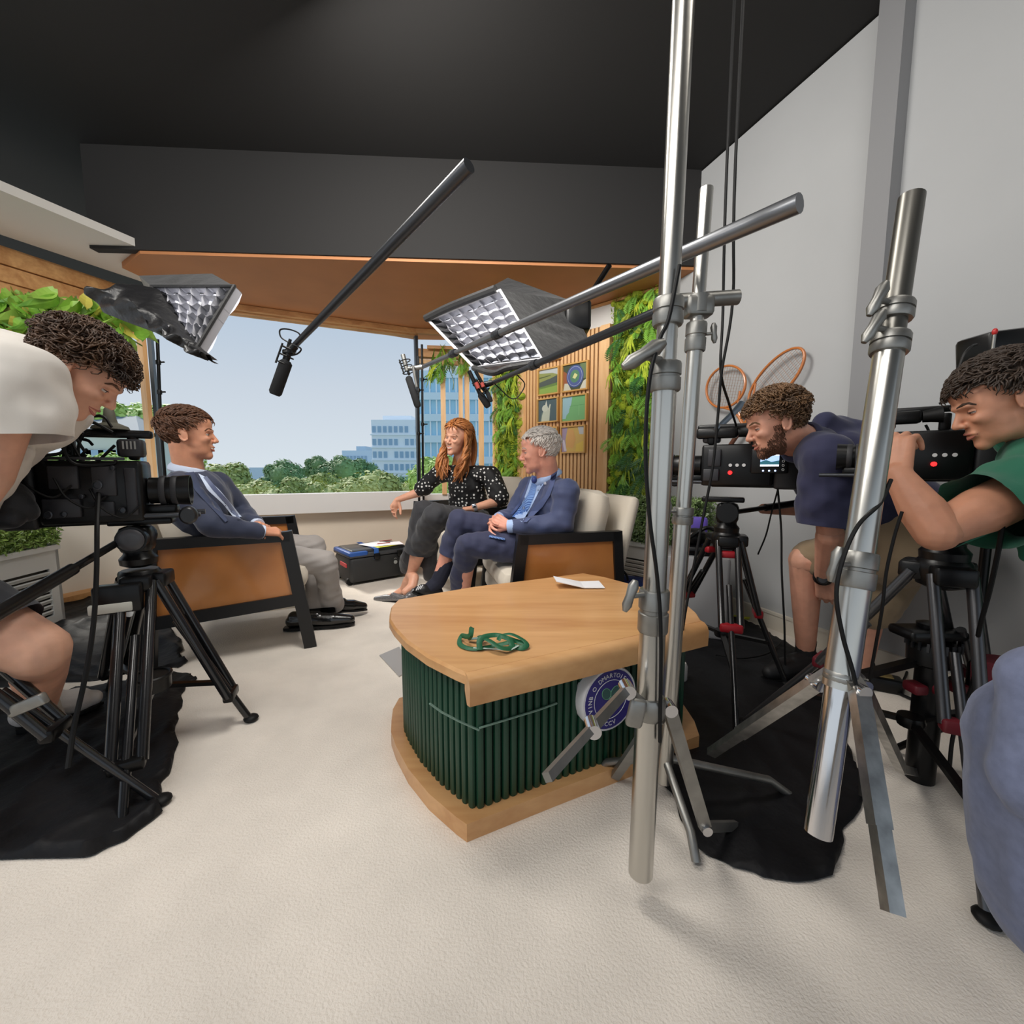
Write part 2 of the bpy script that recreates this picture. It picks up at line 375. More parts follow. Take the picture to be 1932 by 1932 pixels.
# --- slats, each its own piece
ds_ = (C1-D).normalized(); Ls = (S2-S1).length
slat_me = MB().box((0, 0, 1.085), (.026, .035, 2.17)).mesh('slat', woodv, False)
wide_me = MB().box((0, 0, 1.085), (.085, .05, 2.17)).mesh('edge_board', woodv, False)
ang = math.atan2(ds_.y, ds_.x)
wset = bpy.data.objects['wall_set']
ns_n = 22
for i in range(ns_n):
    p = S1+ds_*(.03+(Ls-.13)*i/(ns_n-1))+ns*.02
    inst(slat_me, 'slat', wset, Matrix.Translation(p) @ Matrix.Rotation(ang, 4, 'Z'))
inst(wide_me, 'edge_board', wset, Matrix.Translation(S2-ds_*.045+ns*.03) @ Matrix.Rotation(ang, 4, 'Z'))
inst(wide_me, 'edge_board', wset, Matrix.Translation(S1-ds_*.02+ns*.02) @ Matrix.Rotation(ang, 4, 'Z'))
# --- windows
def upright(mb, p, w, z0, z1, mat=None, dp=.06): mb.box((p.x, p.y, (z0+z1)/2), (w, dp, z1-z0))
def window(name, a, b, z0, z1, posts, framem, head=.07, bars=()):
    d = (b-a).normalized(); nn = V(-d.y, d.x, 0); rt = Matrix.Rotation(math.atan2(d.y, d.x), 3, 'Z')
    g = MB(); c = (a+b)/2+nn*.03; g.box((c.x, c.y, (z0+z1)/2), ((b-a).length, .008, z1-z0), rt); o = struct(g, name, glassm)
    for t, w in posts:
        p = a+(b-a)*t; q = MB(); q.box((p.x, p.y, (z0+z1)/2), (w, .07, z1-z0), rt); build(q, 'mullion', framem, o, False)
    q = MB(); q.box((c.x, c.y, z1+head/2), ((b-a).length, .1, head), rt); build(q, 'window_head', woodh, o, False)
    for z in bars: q = MB(); q.box((c.x, c.y, z), ((b-a).length, .05, .04), rt); build(q, 'transom', framem, o, False)
    return o
dkf = M_('dark_window_frame', (60, 66, 72), .4, .3)
window('window_1', L1, A, .64, 2.02, [(.30, .07), (.55, .06), (.78, .07), (.985, .03)], woodv, .34)
window('window_2', A, B, .72, 2.30, [(.006, .025), (.992, .03)], dkf, .06)
window('window_3', B, D, .68, 2.1, [(.30, .05), (.52, .04), (.60, .045), (.78, .05), (.97, .06)], woodv, .08, (2.06,))
# planks of the left window head
for k in range(3):
    q = MB(); d = (A-L1).normalized(); a = L1+d*1.0-V(0, 0, 0); q.prism([zz(a, 2.03+k*.105), zz(A, 2.03+k*.105), zz(A, 2.03+k*.105+.098), zz(a, 2.03+k*.105+.098)], V(d.y, -d.x, 0)*(.03+.012*k))
    build(q, 'head_plank', woodh, bpy.data.objects['window_1'], False)
# edge fillets of the brown ceiling
mb = MB(); mb.beam(zz(A, 2.335)+V(.02, -.05, 0), zz(B, 2.335)+V(0, -.05, 0), .05, .045); mb.beam(zz(B, 2.335)+V(0, -.06, 0), zz(D, 2.335)+V(0, -.06, 0), .05, .045); mb.beam(zz(D, 2.345)+V(0, -.05, 0), zz(C1, 2.345)+V(-.03, -.03, 0), .02, .02)
struct(mb, 'trim_ceiling_edge', woodh)

# ---------------- outside ----------------
leafg = M_('tree_leaves', (150, 178, 84), .6, var=(.35, .35, (1, 1, 1), (226, 226, 140)))
leafd = M_('tree_leaves_deep', (104, 148, 96), .6, var=(.35, .3, (1, 1, 1), (170, 196, 122)))
leafb = M_('tree_leaves_bright', (170, 214, 90), .6, var=(.5, .25, (1, 1, 1), (224, 244, 140)))
bark = M_('bark', (96, 80, 62), .9)
def crown_mesh(name, mat, seed, nb=18, nl=5200, lf=.07):
    rr = random.Random(seed); mb = MB(); cs = []
    for i in range(nb):
        a = rr.uniform(0, 6.28); r = rr.uniform(.1, .72)*1; z = rr.uniform(-.45, .55); k = rr.uniform(.26, .44)*(1-.3*abs(z))
        c = V(math.cos(a)*r*(1-.45*max(z, 0)), math.sin(a)*r*(1-.45*max(z, 0)), z*.8); cs.append((c, k)); mb.sph(c, k*.9, nu=9, nv=6)
    cs.append((V(0, 0, .1), .55)); mb.sph((0, 0, .1), .5)
    for i in range(nl):
        c, k = cs[rr.randrange(len(cs))]; d = V(rr.gauss(0, 1), rr.gauss(0, 1), rr.gauss(.25, 1)).normalized(); p = c+d*k*rr.uniform(.9, 1.12)
        u = d.cross(V(rr.gauss(0, 1), rr.gauss(0, 1), rr.gauss(0, 1))).normalized(); w = (u.cross(d)+d*rr.uniform(-.5, .5)).normalized(); s = lf*rr.uniform(.6, 1.3)
        mb.add([p-u*s*.5, p+w*s, p+u*s*.5, p-w*s*.6], [(0, 1, 2, 3)])
    return mb.mesh(name, mat, False)
crowns = [crown_mesh('crown', leafg, 3), crown_mesh('crown', leafd, 5), crown_mesh('crown', leafg, 9, 20)]
crb = crown_mesh('crown', leafb, 11, 18)
trunk_me = MB().tube([(0, 0, -3.2), (.03, 0, -1.4), (0, .02, -.3)], [.13, .1, .07], 8).mesh('trunk', bark)
def tree(px, py_top, dist, rad, me, label, cat='tree', grp='trees beyond the window', sq=1.0):
    c = P(px, py_top, dist); c.z -= rad*.80*sq
    o = root('tree', (c.x, c.y, c.z-3.2*rad), label, cat, grp)
    inst(me, 'crown', o, Matrix.Translation(c) @ Matrix.Rotation(px*.7, 4, 'Z') @ Matrix.Diagonal((rad, rad, rad*sq, 1)), 'stuff')
    inst(trunk_me, 'trunk', o, Matrix.Translation(c) @ Matrix.Diagonal((rad, rad, rad, 1)))
    return o
tl = [(430, 868, 30, 2.81, 0, 'broad green tree just right of the seated man in navy jacket'),
      (485, 901, 26, 2.07, 0, 'low light green tree at the sill between the broad tree and the tall dark one'),
      (535, 866, 40, 2.68, 1, 'tall bluish dark green tree in the middle of the big window'),
      (560, 896, 28, 2.20, 0, 'low green tree in front of the tall dark tree, close to the sill'),
      (598, 859, 46, 1.95, 1, 'small pointed dark tree standing above the treetops'),
      (615, 884, 32, 2.68, 2, 'wide mid green tree under the small pointed tree'),
      (648, 858, 44, 2.93, 1, 'dark round tree left of the pale office block'),
      (672, 864, 48, 2.44, 1, 'dark tree touching the left edge of the office block'),
      (700, 876, 27, 3.17, 2, 'large yellow green tree in front of the office block'),
      (665, 896, 24, 2.07, 0, 'yellow green tree low at the sill left of the large one'),
      (745, 896, 30, 2.32, 1, 'small green tree at the foot of the office block'),
      (780, 901, 28, 1.95, 0, 'green tree beside the thin black stand below the office block'),
      (520, 911, 22, 1.46, 2, 'bushy pale green treetop against the white sill')]
for (px, py, d, r, k, lb) in tl: tree(px, py, d, r, crowns[k], lb)
tree(262, 752, 14, 1.9, crb, 'bright sunlit green tree seen through the left window', sq=.95)
tree(232, 778, 17, 1.4, crb, 'smaller bright tree in front of the house roof, left window')
tree(826, 855, 16, 1.3, crb, 'bright green tree in the bay window below the glass building')
tree(845, 872, 12, .9, crb, 'small bright green tree low in the bay window behind the woman')
tree(915, 880, 14, 1.1, crb, 'bright green tree at the right end of the bay window')
tree(180, 850, 9, .9, crb, 'leafy bright shrub tree behind the broadcast camera, left window')
tree(90, 850, 10, 1.1, crb, 'light green tree at the far left window behind the wooden posts')
gr = MB(); gr.box((-20, 90, -9.5), (260, 160, 1)); tag(build(gr, 'lawn', M_('distant_ground', (146, 156, 146), .9, var=(.08, .3)), None, False, None, 'structure'))
# far low skyline; haze is put into the pale colours of the blocks
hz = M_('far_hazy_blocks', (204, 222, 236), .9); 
def block(px0, px1, pyt, dist, label, mat, base=-9, dp=6, wins=None, winm=None, name='building', floors=0, cols=0):
    a = P(px0, pyt, dist); b = P(px1, pyt, dist); o = root(name, ((a.x+b.x)/2, dist, base), label, 'building')
    mb = MB(); mb.box(((a.x+b.x)/2, dist+dp/2, (a.z+base)/2), (abs(b.x-a.x), dp, a.z-base)); build(mb, 'facade', mat, o, False)
    if floors:
        w = (b.x-a.x)/cols; h = wins
        wm = MB().box((0, 0, 0), (w*.62, .12, h*.5)).mesh('window', winm, False); lg = MB().box((0, 0, 0), (b.x-a.x+.2, .3, h*.10)).mesh('ledge', mat, False)
        for fl in range(floors):
            z = a.z-h*(fl+.75)
            for c in range(cols):
                if (c*7+fl*3) % 11 == 5: continue
                inst(wm, 'window', o, Matrix.Translation((a.x+w*(c+.5), dist-.03, z)))
            inst(lg, 'ledge', o, Matrix.Translation(((a.x+b.x)/2, dist-.1, z-h*.42)))
    return o
cb = M_('haze_paled_concrete', (244, 250, 255), .8); gw = M_('blue_grey_glazing', (150, 182, 208), .3)  # concrete paled towards white, with distance haze put into its colour
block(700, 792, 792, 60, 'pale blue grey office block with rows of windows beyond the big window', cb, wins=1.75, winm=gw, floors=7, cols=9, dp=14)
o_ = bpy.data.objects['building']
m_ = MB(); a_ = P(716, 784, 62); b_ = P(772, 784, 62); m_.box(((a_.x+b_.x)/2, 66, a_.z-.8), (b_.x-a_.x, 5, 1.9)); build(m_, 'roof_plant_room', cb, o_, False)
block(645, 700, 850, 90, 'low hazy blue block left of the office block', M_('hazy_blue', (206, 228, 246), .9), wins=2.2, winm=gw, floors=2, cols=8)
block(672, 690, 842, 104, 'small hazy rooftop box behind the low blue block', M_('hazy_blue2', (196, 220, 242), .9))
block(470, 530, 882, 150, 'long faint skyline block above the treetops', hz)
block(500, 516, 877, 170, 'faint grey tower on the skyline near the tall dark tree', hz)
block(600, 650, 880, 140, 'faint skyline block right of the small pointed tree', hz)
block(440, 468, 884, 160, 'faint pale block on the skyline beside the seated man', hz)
gc = M_('cyan_curtain_wall', (168, 222, 246), .15, spec=.8); gc2 = M_('curtain_wall_mullion', (236, 248, 255), .4)
o = block(786, 1010, 700, 34, 'blue glass office tower seen through the bay window', gc, base=-9, dp=10)
a_ = P(786, 700, 34); b_ = P(1010, 700, 34)
ml = MB().box((0, 0, 0), (.10, .2, a_.z+9)).mesh('mullion', gc2, False); fb = MB().box((0, 0, 0), (b_.x-a_.x, .3, .55)).mesh('floor_band', M_('floor_band', (214, 238, 250), .5), False)
for i in range(19): inst(ml, 'mullion', o, Matrix.Translation((a_.x+(b_.x-a_.x)*i/18, 33.9, (a_.z-9)/2)))
for k in range(9): inst(fb, 'floor_band', o, Matrix.Translation(((a_.x+b_.x)/2, 33.85, a_.z-.3-k*1.65)))
# house in the left window
hr = root('house', P(215, 900, 12)-V(0, 0, 4), 'low house with grey hipped roof seen through the left window', 'building')
mb = MB(); a_ = P(120, 822, 12); b_ = P(262, 822, 12); mb.box(((a_.x+b_.x)/2, 13, a_.z-2), (b_.x-a_.x, 2, 4)); build(mb, 'wall', M_('house_render', (206, 214, 206), .8), hr, False)
mb = MB(); c_ = P(190, 780, 12.8); e0 = a_+V(-.2, -.2, .1); e1 = b_+V(.2, -.2, .1); mb.add([e0, e1, e1+V(0, 2.4, 0), e0+V(0, 2.4, 0), c_+V(-.6, .5, 0), c_+V(.6, .5, 0)], [(0, 1, 5, 4), (1, 2, 5), (2, 3, 4, 5), (3, 0, 4), (0, 3, 2, 1)]); build(mb, 'roof', M_('slate_roof', (130, 140, 146), .7, bump=(8, .4)), hr, False)
for k in range(6):
    q = MB(); p = a_+(b_-a_)*((k+.5)/6); q.box((p.x, 11.97, p.z-.75), (.5, .06, .7)); build(q, 'window', gw, hr, False)
# ---------------- plants ----------------
moss = M_('moss_green', (140, 172, 40), .8, var=(14, .4, (1, 1, 1), (200, 216, 66)))
mossd = M_('deep_moss', (98, 138, 42), .9, var=(10, .4))
fernm = M_('fern_green', (92, 160, 54), .5, var=(12, .3, (1, 1, 1), (150, 200, 76)))
fernd = M_('dark_fern_green', (34, 84, 40), .45, var=(12, .3, (1, 1, 1), (70, 124, 60)))
lime = M_('lime_moss_ball', (150, 168, 34), .85, bump=(120, .8, .004), var=(30, .25))
def frond(name, mat, L=.26, w=.07, n=11, droop=.10):
    mb = MB(); rr = random.Random(int(L*1000)+n)
    def c(t): return V(0, t*L*.35+.04*math.sin(t*2), -t*L*.95-droop*t*t) if 0 else V(0, .02+.07*math.sin(t*2.4), -t*L)
    mb.tube([c(i/6) for i in range(7)], [.0022]*6+[.0008], 4)
    for i in range(n):
        t = .08+.9*i/n; p = c(t); ww = w*math.sin(math.pi*(.12+.86*(1-t)))+.006
        for s in (-1, 1):
            q = p+V(s*ww, .004, -ww*.45); m = p+V(s*ww*.5, .008, -ww*.12-.004); m2 = p+V(s*ww*.5, .004, -ww*.3-.012)
            mb.add([p, m, q, m2], [(0, 1, 2, 3)])
    return mb.mesh(name, mat, False)
def strap(name, mat, L=.3, w=.014):
    mb = MB(); c = [V(.02*math.sin(t*5), .02+.06*math.sin(t*2.6), -t*L) for t in [i/7 for i in range(8)]]
    for k in range(3):
        a = (k-1)*.5; vs = []
        for i, p in enumerate(c):
            ww = w*math.sin(math.pi*(.08+.9*i/7)); q = V(p.x+a*L*.35*(i/7)**1.3, p.y, p.z*(1-.12*abs(a))); vs += [q-V(ww, 0, 0), q+V(0, .006, 0), q+V(ww, 0, 0)]
        mb.add(vs, [(i*3+j, i*3+j+1, i*3+j+4, i*3+j+3) for i in range(7) for j in (0, 1)])
    return mb.mesh(name, mat, False)
fr_a = [frond('fern_frond', fernm, .24, .06, 12), frond('fern_frond', fernd, .30, .075, 13), frond('fern_frond', fernm, .18, .05, 10), frond('fern_frond', M_('olive_fern', (150, 164, 50), .6), .22, .04, 14)]
st_a = [strap('strap_leaf', fernm, .30), strap('strap_leaf', mossd, .24, .012), strap('strap_leaf', moss, .36, .011)]
def living_wall(a, b, z0, z1, label, seed, nf, ns_, balls=(), straps=.5):
    rr = random.Random(seed); d = (b-a).normalized(); L = (b-a).length; c = (a+b)/2
    o = root('living_wall', (c.x, c.y, z0), label, 'green wall', 'green plant wall panels')
    mb = MB(); mb.prism([zz(a, z0)+ns*.0, zz(b, z0), zz(b, z1), zz(a, z1)], ns*.03); build(mb, 'backing', mossd, o, False)
    mb = MB()
    for i in range(int(L*(z1-z0)*170)):    # moss cushions
        p = zz(a+d*rr.uniform(0, L), rr.uniform(z0, z1))+ns*rr.uniform(.02, .045); k = rr.uniform(.02, .05); mb.sph(p, (k, k, k*.8), nu=7, nv=5)
    for i in range(int(L*(z1-z0)*5200)):
        p = zz(a+d*rr.uniform(0, L), rr.uniform(z0, z1))+ns*rr.uniform(.04, .095); u = V(rr.gauss(0, 1), rr.gauss(0, 1), rr.gauss(-.6, 1)).normalized(); w = u.orthogonal().normalized(); s = rr.uniform(.008, .02)
        mb.add([p-w*s*.3, p+u*s, p+w*s*.3, p-u*s], [(0, 1, 2, 3)])
    build(mb, 'moss', moss, o, False, kind='stuff')
    base = Matrix.Rotation(math.atan2(ns.y, ns.x)-math.pi/2, 4, 'Z')
    for i in range(nf+ns_):
        p = zz(a+d*rr.uniform(.04, L-.04), rr.uniform(z0+.12, z1-.03))+ns*rr.uniform(.03, .08)
        me = rr.choice(fr_a if i < nf else st_a)
        Mt = Matrix.Translation(p) @ base @ Matrix.Rotation(rr.gauss(0, .5 if i < nf else .15), 4, 'Y') @ Matrix.Rotation(rr.uniform(-.2, .5), 4, 'X') @ Matrix.Scale(rr.uniform(.4, .8), 4)
        inst(me, me.name.split('.')[0], o, Mt)
    for (px, py, r) in balls:
        q = onwall(px, a, d); z = P(px, py, q.y).z; mb = MB(); rt = Matrix.Rotation(math.atan2(ns.y, ns.x), 3, 'Z'); mb.sph(zz(q, z)+ns*.06, (r*.75, r, r), rt, nu=18, nv=12); build(mb, 'moss_ball', lime, o)
    return o
living_wall(D+ds_*.02, S1, .3, 2.25, 'narrow green plant wall with hanging grassy fronds beside the bay window', 4, 60, 80)
living_wall(S2+ds_*.02, C1-ds_*.02, .3, 2.37, 'green plant wall with round lime moss balls between slats and white wall', 8, 130, 80,
            [(1178, 768, .042), (1172, 790, .034), (1192, 776, .044), (1185, 796, .045), (1200, 800, .055), (1180, 752, .03), (1212, 742, .03), (1188, 820, .04), (1196, 695, .03)])
# foliage hanging under the left ceiling and above the bay window
def hanging(name, a, b, z, n, label, me_list, sc=1.0, seed=2):
    rr = random.Random(seed); c = (a+b)/2; o = root(name, (c.x, c.y, z), label, 'plant')
    d = (b-a).normalized(); q = MB(); q.beam(zz(a, z+.02), zz(b, z+.02), .03, .03); build(q, 'rail', woodh, o, False)
    for i in range(n):
        p = zz(a+(b-a)*rr.random(), z+rr.uniform(-.16, .06))+V(rr.uniform(-.08, .12), rr.uniform(-.1, .1), 0); me = rr.choice(me_list)
        inst(me, me.name.split('.')[0], o, Matrix.Translation(p) @ Matrix.Rotation(rr.uniform(0, 6.28), 4, 'Z') @ Matrix.Rotation(rr.gauss(0, .5), 4, 'Y') @ Matrix.Scale(rr.uniform(.7, 1.2)*sc, 4))
    return o
def big_leaf(name, mat, L=.16, w=.05):
    vs = []; n = 6
    for i in range(n+1): t = i/n; ww = w*math.sin(math.pi*min(1, .1+.9*t))*(1 if t < .95 else .2); p = V(0, .05*t*t*3, -t*L); vs += [p-V(ww, 0, -.01), p, p+V(ww, 0, .01)]
    return MB().add(vs, [(i*3+j, i*3+j+1, i*3+j+4, i*3+j+3) for i in range(n) for j in (0, 1)]).mesh(name, mat, False)
bl = [big_leaf('leaf', M_('fresh_leaf', (140, 178, 74), .45, var=(5, .3))), big_leaf('leaf', fernm, .13, .04), big_leaf('leaf', M_('yellow_leaf', (206, 196, 90), .5), .15, .035)]
hanging('hanging_plant', P(-60, 600, 2.5), P(215, 600, 2.75), 1.93, 270, 'leafy green climber hanging above the left window', bl+[bl[0], bl[1]], .9, 5)
hanging('hanging_plant', P(806, 660, 4.45), P(880, 668, 4.5), 2.16, 34, 'grassy fronds hanging over the bay window behind the softbox', fr_a+st_a, .8, 6)
# hedges in planters
hedgel = M_('hedge_leaf', (74, 106, 50), .35, var=(26, .35, (1, 1, 1), (150, 176, 112)), spec=.8)
hedgeb = M_('bright_hedge_leaf', (96, 140, 46), .35, var=(26, .35, (1, 1, 1), (176, 204, 110)), spec=.8)
planter = M_('planter_enamel', (216, 216, 212), .4)
def hedge_planter(a, b, inn, h, hh, label, leafm, seed, nl, w=.28):
    """a,b: front bottom corners of the planter box; inn points to the wall"""
    rr = random.Random(seed); d = (b-a).normalized(); L = (b-a).length; c = (a+b)/2
    o = root('planter', (c.x, c.y, 0), label, 'planter', 'hedge planters')
    t = .02
    for (p, q, nm) in ((a, b, 'front_panel'), (a+inn*w, b+inn*w, 'back_panel')):
        mb = MB(); s = 1 if nm[0] == 'f' else -1
        if nm[0] == 'f':     # frame round the louvre
            mb.prism([zz(p, h*.74), zz(q, h*.74), zz(q, h), zz(p, h)], inn*t); mb.prism([zz(p, 0), zz(q, 0), zz(q, h*.14), zz(p, h*.14)], inn*t)
            for e_ in (p, q-d*.07): mb.prism([zz(e_, h*.14), zz(e_+d*.07, h*.14), zz(e_+d*.07, h*.74), zz(e_, h*.74)], inn*t)
            mb.prism([zz(p, h-.015)-inn*.02, zz(q, h-.015)-inn*.02, zz(q, h+.015)-inn*.02, zz(p, h+.015)-inn*.02], inn*(w+.04))
        else: mb.prism([zz(p, 0), zz(q, 0), zz(q, h), zz(p, h)], -inn*t)
        build(mb, nm, planter, o, False)
    for e_ in (a, b-d*t): mb = MB(); mb.prism([zz(e_, 0), zz(e_+d*t, 0), zz(e_+d*t, h), zz(e_, h)], inn*w); build(mb, 'side_panel', planter, o, False)
    sm = MB().box((0, 0, 0), (L-.14, .012, .02), Matrix.Rotation(.5, 3, 'X')).mesh('louvre_slat', planter, False); ra = math.atan2(d.y, d.x)
    for k in range(8): inst(sm, 'louvre_slat', o, Matrix.Translation(zz(c, h*(.19+.07*k))+inn*.012) @ Matrix.Rotation(ra, 4, 'Z'))
    mb = MB()
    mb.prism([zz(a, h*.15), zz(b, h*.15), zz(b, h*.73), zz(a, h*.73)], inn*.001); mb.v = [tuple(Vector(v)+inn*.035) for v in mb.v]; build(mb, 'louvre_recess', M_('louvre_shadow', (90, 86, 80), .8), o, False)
    core = MB(); core.rbox(zz(c, h+hh*.45)+inn*w*.5, (L*.96, w*.8, hh*.8), .05, Matrix.Rotation(ra, 3, 'Z')); hp = root('hedge', (c.x, c.y, h), label.replace('planter', 'hedge').replace('enamel hedge', 'hedge')+' top', 'hedge', 'clipped hedges')
    hp['label'] = label.split('|')[1] if '|' in label else hp['label']; o['label'] = label.split('|')[0]
    build(core, 'core', mossd, hp)
    mb = MB()
    for i in range(nl):
        fc = rr.random(); u, v_, z = rr.random(), rr.random(), rr.random()
        if fc < .45: p = zz(a+d*(u*L), h+.02+z*hh)+inn*rr.uniform(-.03, .03); nn = -inn
        elif fc < .8: p = zz(a+d*(u*L), h+hh*rr.uniform(.9, 1.08))+inn*(v_*w); nn = V(0, 0, 1)
        else: p = zz(b if fc < .9 else a, h+.02+z*hh)+inn*(v_*w)+d*rr.uniform(-.03, .03); nn = d if fc < .9 else -d
        nn = (nn+V(rr.gauss(0, .6), rr.gauss(0, .6), rr.gauss(.2, .6))).normalized(); s_ = nn.orthogonal().normalized(); s_ = (Matrix.Rotation(rr.uniform(0, 6.28), 3, nn) @ s_); l_ = rr.uniform(.016, .028)
        tip = p+(s_+nn*.5)*l_; w2 = nn.cross(s_)*l_*.22; mid = p+(s_*.5+nn*.4)*l_
        mb.add([p, mid+w2, tip, mid-w2], [(0, 1, 2, 3)])
    build(mb, 'leaves', leafm, hp, False, kind='stuff')
pa = G(1140, 1078); pb = V(pa.x, pa.y, 0)+RW*0; 
pr0 = V(.77, 3.12, 0); pr1 = V(1.16, 2.66, 0); inr = V((pr1-pr0).y, -(pr1-pr0).x, 0).normalized(); inr = -inr if inr.dot(C1-pr0) < 0 else inr
hedge_planter(pr0, pr1, inr, .42, .30, 'white enamel planter with louvred front beside the right armchair|clipped small-leaved hedge beside the slatted wall', hedgel, 3, 15000, .22)
pl1 = V(-2.96, 2.76, 0); pl0 = V(-2.6, 1.75, 0); pl1 = V(-2.78, 2.56, 0); pl0 = V(-2.62, 1.55, 0)
hedge_planter(pl0, pl1, V(-.99, .16, 0).normalized(), .48, .26, 'white enamel planter with louvred front under the left window|sunlit bright green hedge under the left window', hedgeb, 4, 13000, .26)
# ---------------- framed pictures on the slats ----------------
gold = M_('light_oak_frame', (218, 170, 98), .4)
def picture(px0, px1, py0, py1, label, art):
    a = onwall(px0, S1+ns*.06, ds_); b = onwall(px1, S1+ns*.06, ds_); c = (a+b)/2; zt = P((px0+px1)/2, py0, c.y).z; zb = P((px0+px1)/2, py1, c.y).z; w = (b-a).length; h = zt-zb
    o = root('picture', (c.x, c.y, zb), label, 'picture', 'framed pictures on the slatted wall')
    def q(u, v, off): return a+ds_*(u*w)+V(0, 0, zb-0)+V(0, 0, v*h)-V(0, 0, 0)+ns*off
    f = .05
    mb = MB()
    for (u0, v0, u1, v1) in ((0, 0, 1, f), (0, 1-f, 1, 1), (0, f, f*1.0, 1-f), (1-f, f, 1, 1-f)):
        mb.prism([q(u0, v0, -.02), q(u1, v0, -.02), q(u1, v1, -.02), q(u0, v1, -.02)], ns*.034)
    build(mb, 'frame', gold, o, False)
    mb = MB(); mats = []
    def poly(pts, rgb, lay):
        m = M_('print_%d_%d_%d' % rgb, rgb, .6)
        if m not in mats: mats.append(m)
        mb.cur = mats.index(m); off = -.004+lay*.0008
        mb.add([q(f+u*(1-2*f), f+v*(1-2*f), off) for u, v in pts], [tuple(range(len(pts)))])
    art(poly); build(mb, 'print', mats, o, False)
def circ(cx, cy, r, n=24, ry=None): return [(cx+r*math.cos(2*math.pi*i/n), cy+(ry or r)*math.sin(2*math.pi*i/n)) for i in range(n)]
SQ = [(0, 0), (1, 0), (1, 1), (0, 1)]
def art1(p): p(SQ, (196, 204, 206), 0); p([(0, .0), (1, 0), (1, .3), (0, .22)], (146, 178, 88), 1); p([(0, .22), (1, .3), (1, .42), (0, .3)], (110, 140, 76), 1); p([(0, .3), (1, .42), (1, .72), (.55, .6), (0, .52)], (86, 96, 92), 2); p([(0, .5), (.55, .6), (1, .72), (.7, .82), (0, .88)], (150, 158, 96), 3); p([(0, .66), (.6, .72), (.62, .75), (0, .71)], (90, 104, 66), 4)
def art2(p):
    p(SQ, (74, 84, 66), 0); p([(0, .1), (.22, .3), (.2, .65), (0, .8)], (160, 98, 66), 1); p([(.0, 0), (.35, 0), (.2, .28), (.05, .3)], (214, 214, 196), 2); p([(.7, 0), (1, 0), (1, .38), (.85, .3)], (222, 222, 206), 2); p([(.8, .4), (1, .4), (1, 1), (.7, 1)], (112, 132, 92), 1)
    p(circ(.5, .53, .36, 28, .44), (74, 92, 150), 3); p(circ(.5, .53, .31, 28, .385), (190, 200, 220), 4); p(circ(.5, .53, .295, 28, .37), (86, 102, 160), 5); p(circ(.5, .53, .2, 24, .25), (92, 140, 110), 6); p([(.4, .48), (.52, .42), (.62, .56), (.5, .66)], (226, 226, 160), 7)
def art3(p): p(SQ, (84, 104, 110), 0); p([(.1, 0), (.3, 0), (.3, .45), (.18, .42)], (120, 140, 130), 1); p([(.15, 0), (.58, 0), (.62, .5), (.5, .62), (.3, .55), (.2, .3)], (196, 204, 186), 2); p(circ(.35, .6, .16, 14), (206, 212, 196), 3); p([(.35, .72), (.42, .97), (.47, .72)], (216, 220, 206), 4); p([(.52, .55), (.6, .78), (.66, .75), (.6, .45)], (206, 212, 196), 4)
def art4(p): p(SQ, (128, 190, 128), 0); p([(0, .1), (.14, .1), (.18, .25), (.28, .35), (.3, .5), (.38, .7), (.42, 1), (0, 1)], (164, 204, 216), 1); p([(.3, .6), (1, .62), (1, .63), (.3, .61)], (84, 150, 96), 2); p([(.7, .2), (.72, .2), (.72, .62), (.7, .62)], (150, 208, 146), 2)
def art5(p): p(SQ, (150, 196, 180), 0); p([(0, .8), (1, .7), (1, 1), (0, 1)], (176, 204, 190), 1)
def art6(p): p(SQ, (226, 190, 110), 0); p([(0, 0), (.2, .0), (.15, .5), (.25, 1), (0, 1)], (176, 158, 186), 1); p([(.0, .5), (.1, .5), (.22, .05), (.1, .05)], (220, 214, 230), 2); p([(.2, .2), (.5, .15), (.62, .5), (.5, .9), (.28, .9), (.22, .5)], (230, 178, 110), 3); p([(.78, .7), (1, .68), (1, 1), (.7, 1)], (206, 208, 210), 2); p([(.6, .0), (1, 0), (1, .45), (.65, .3)], (232, 200, 96), 2)
picture(1014, 1053, 694, 745, 'framed print of grey green fields, upper left of the six pictures', art1)
picture(1058, 1106, 684, 738, 'framed print with round blue and green emblem', art2)
picture(1013, 1052, 751, 797, 'framed print of a pale figure on dark teal', art3)
picture(1057, 1105, 745, 796, 'framed print of green shape against light blue', art4)
picture(1012, 1051, 806, 856, 'framed pale green print mostly hidden by the grey-haired man', art5)
picture(1057, 1103, 803, 855, 'framed yellow print with lilac edge', art6)
def art7(p): p(SQ, (206, 196, 170), 0)
picture(1030, 1054, 640, 680, 'framed print behind the softbox, above the other pictures', art7)
# battens behind the frames
for z in (1.46, 1.78, 1.2):
    q = MB(); q.beam(zz(onwall(1010, S1+ns*.045, ds_), z), zz(onwall(1108, S1+ns*.045, ds_), z), .012, .02)
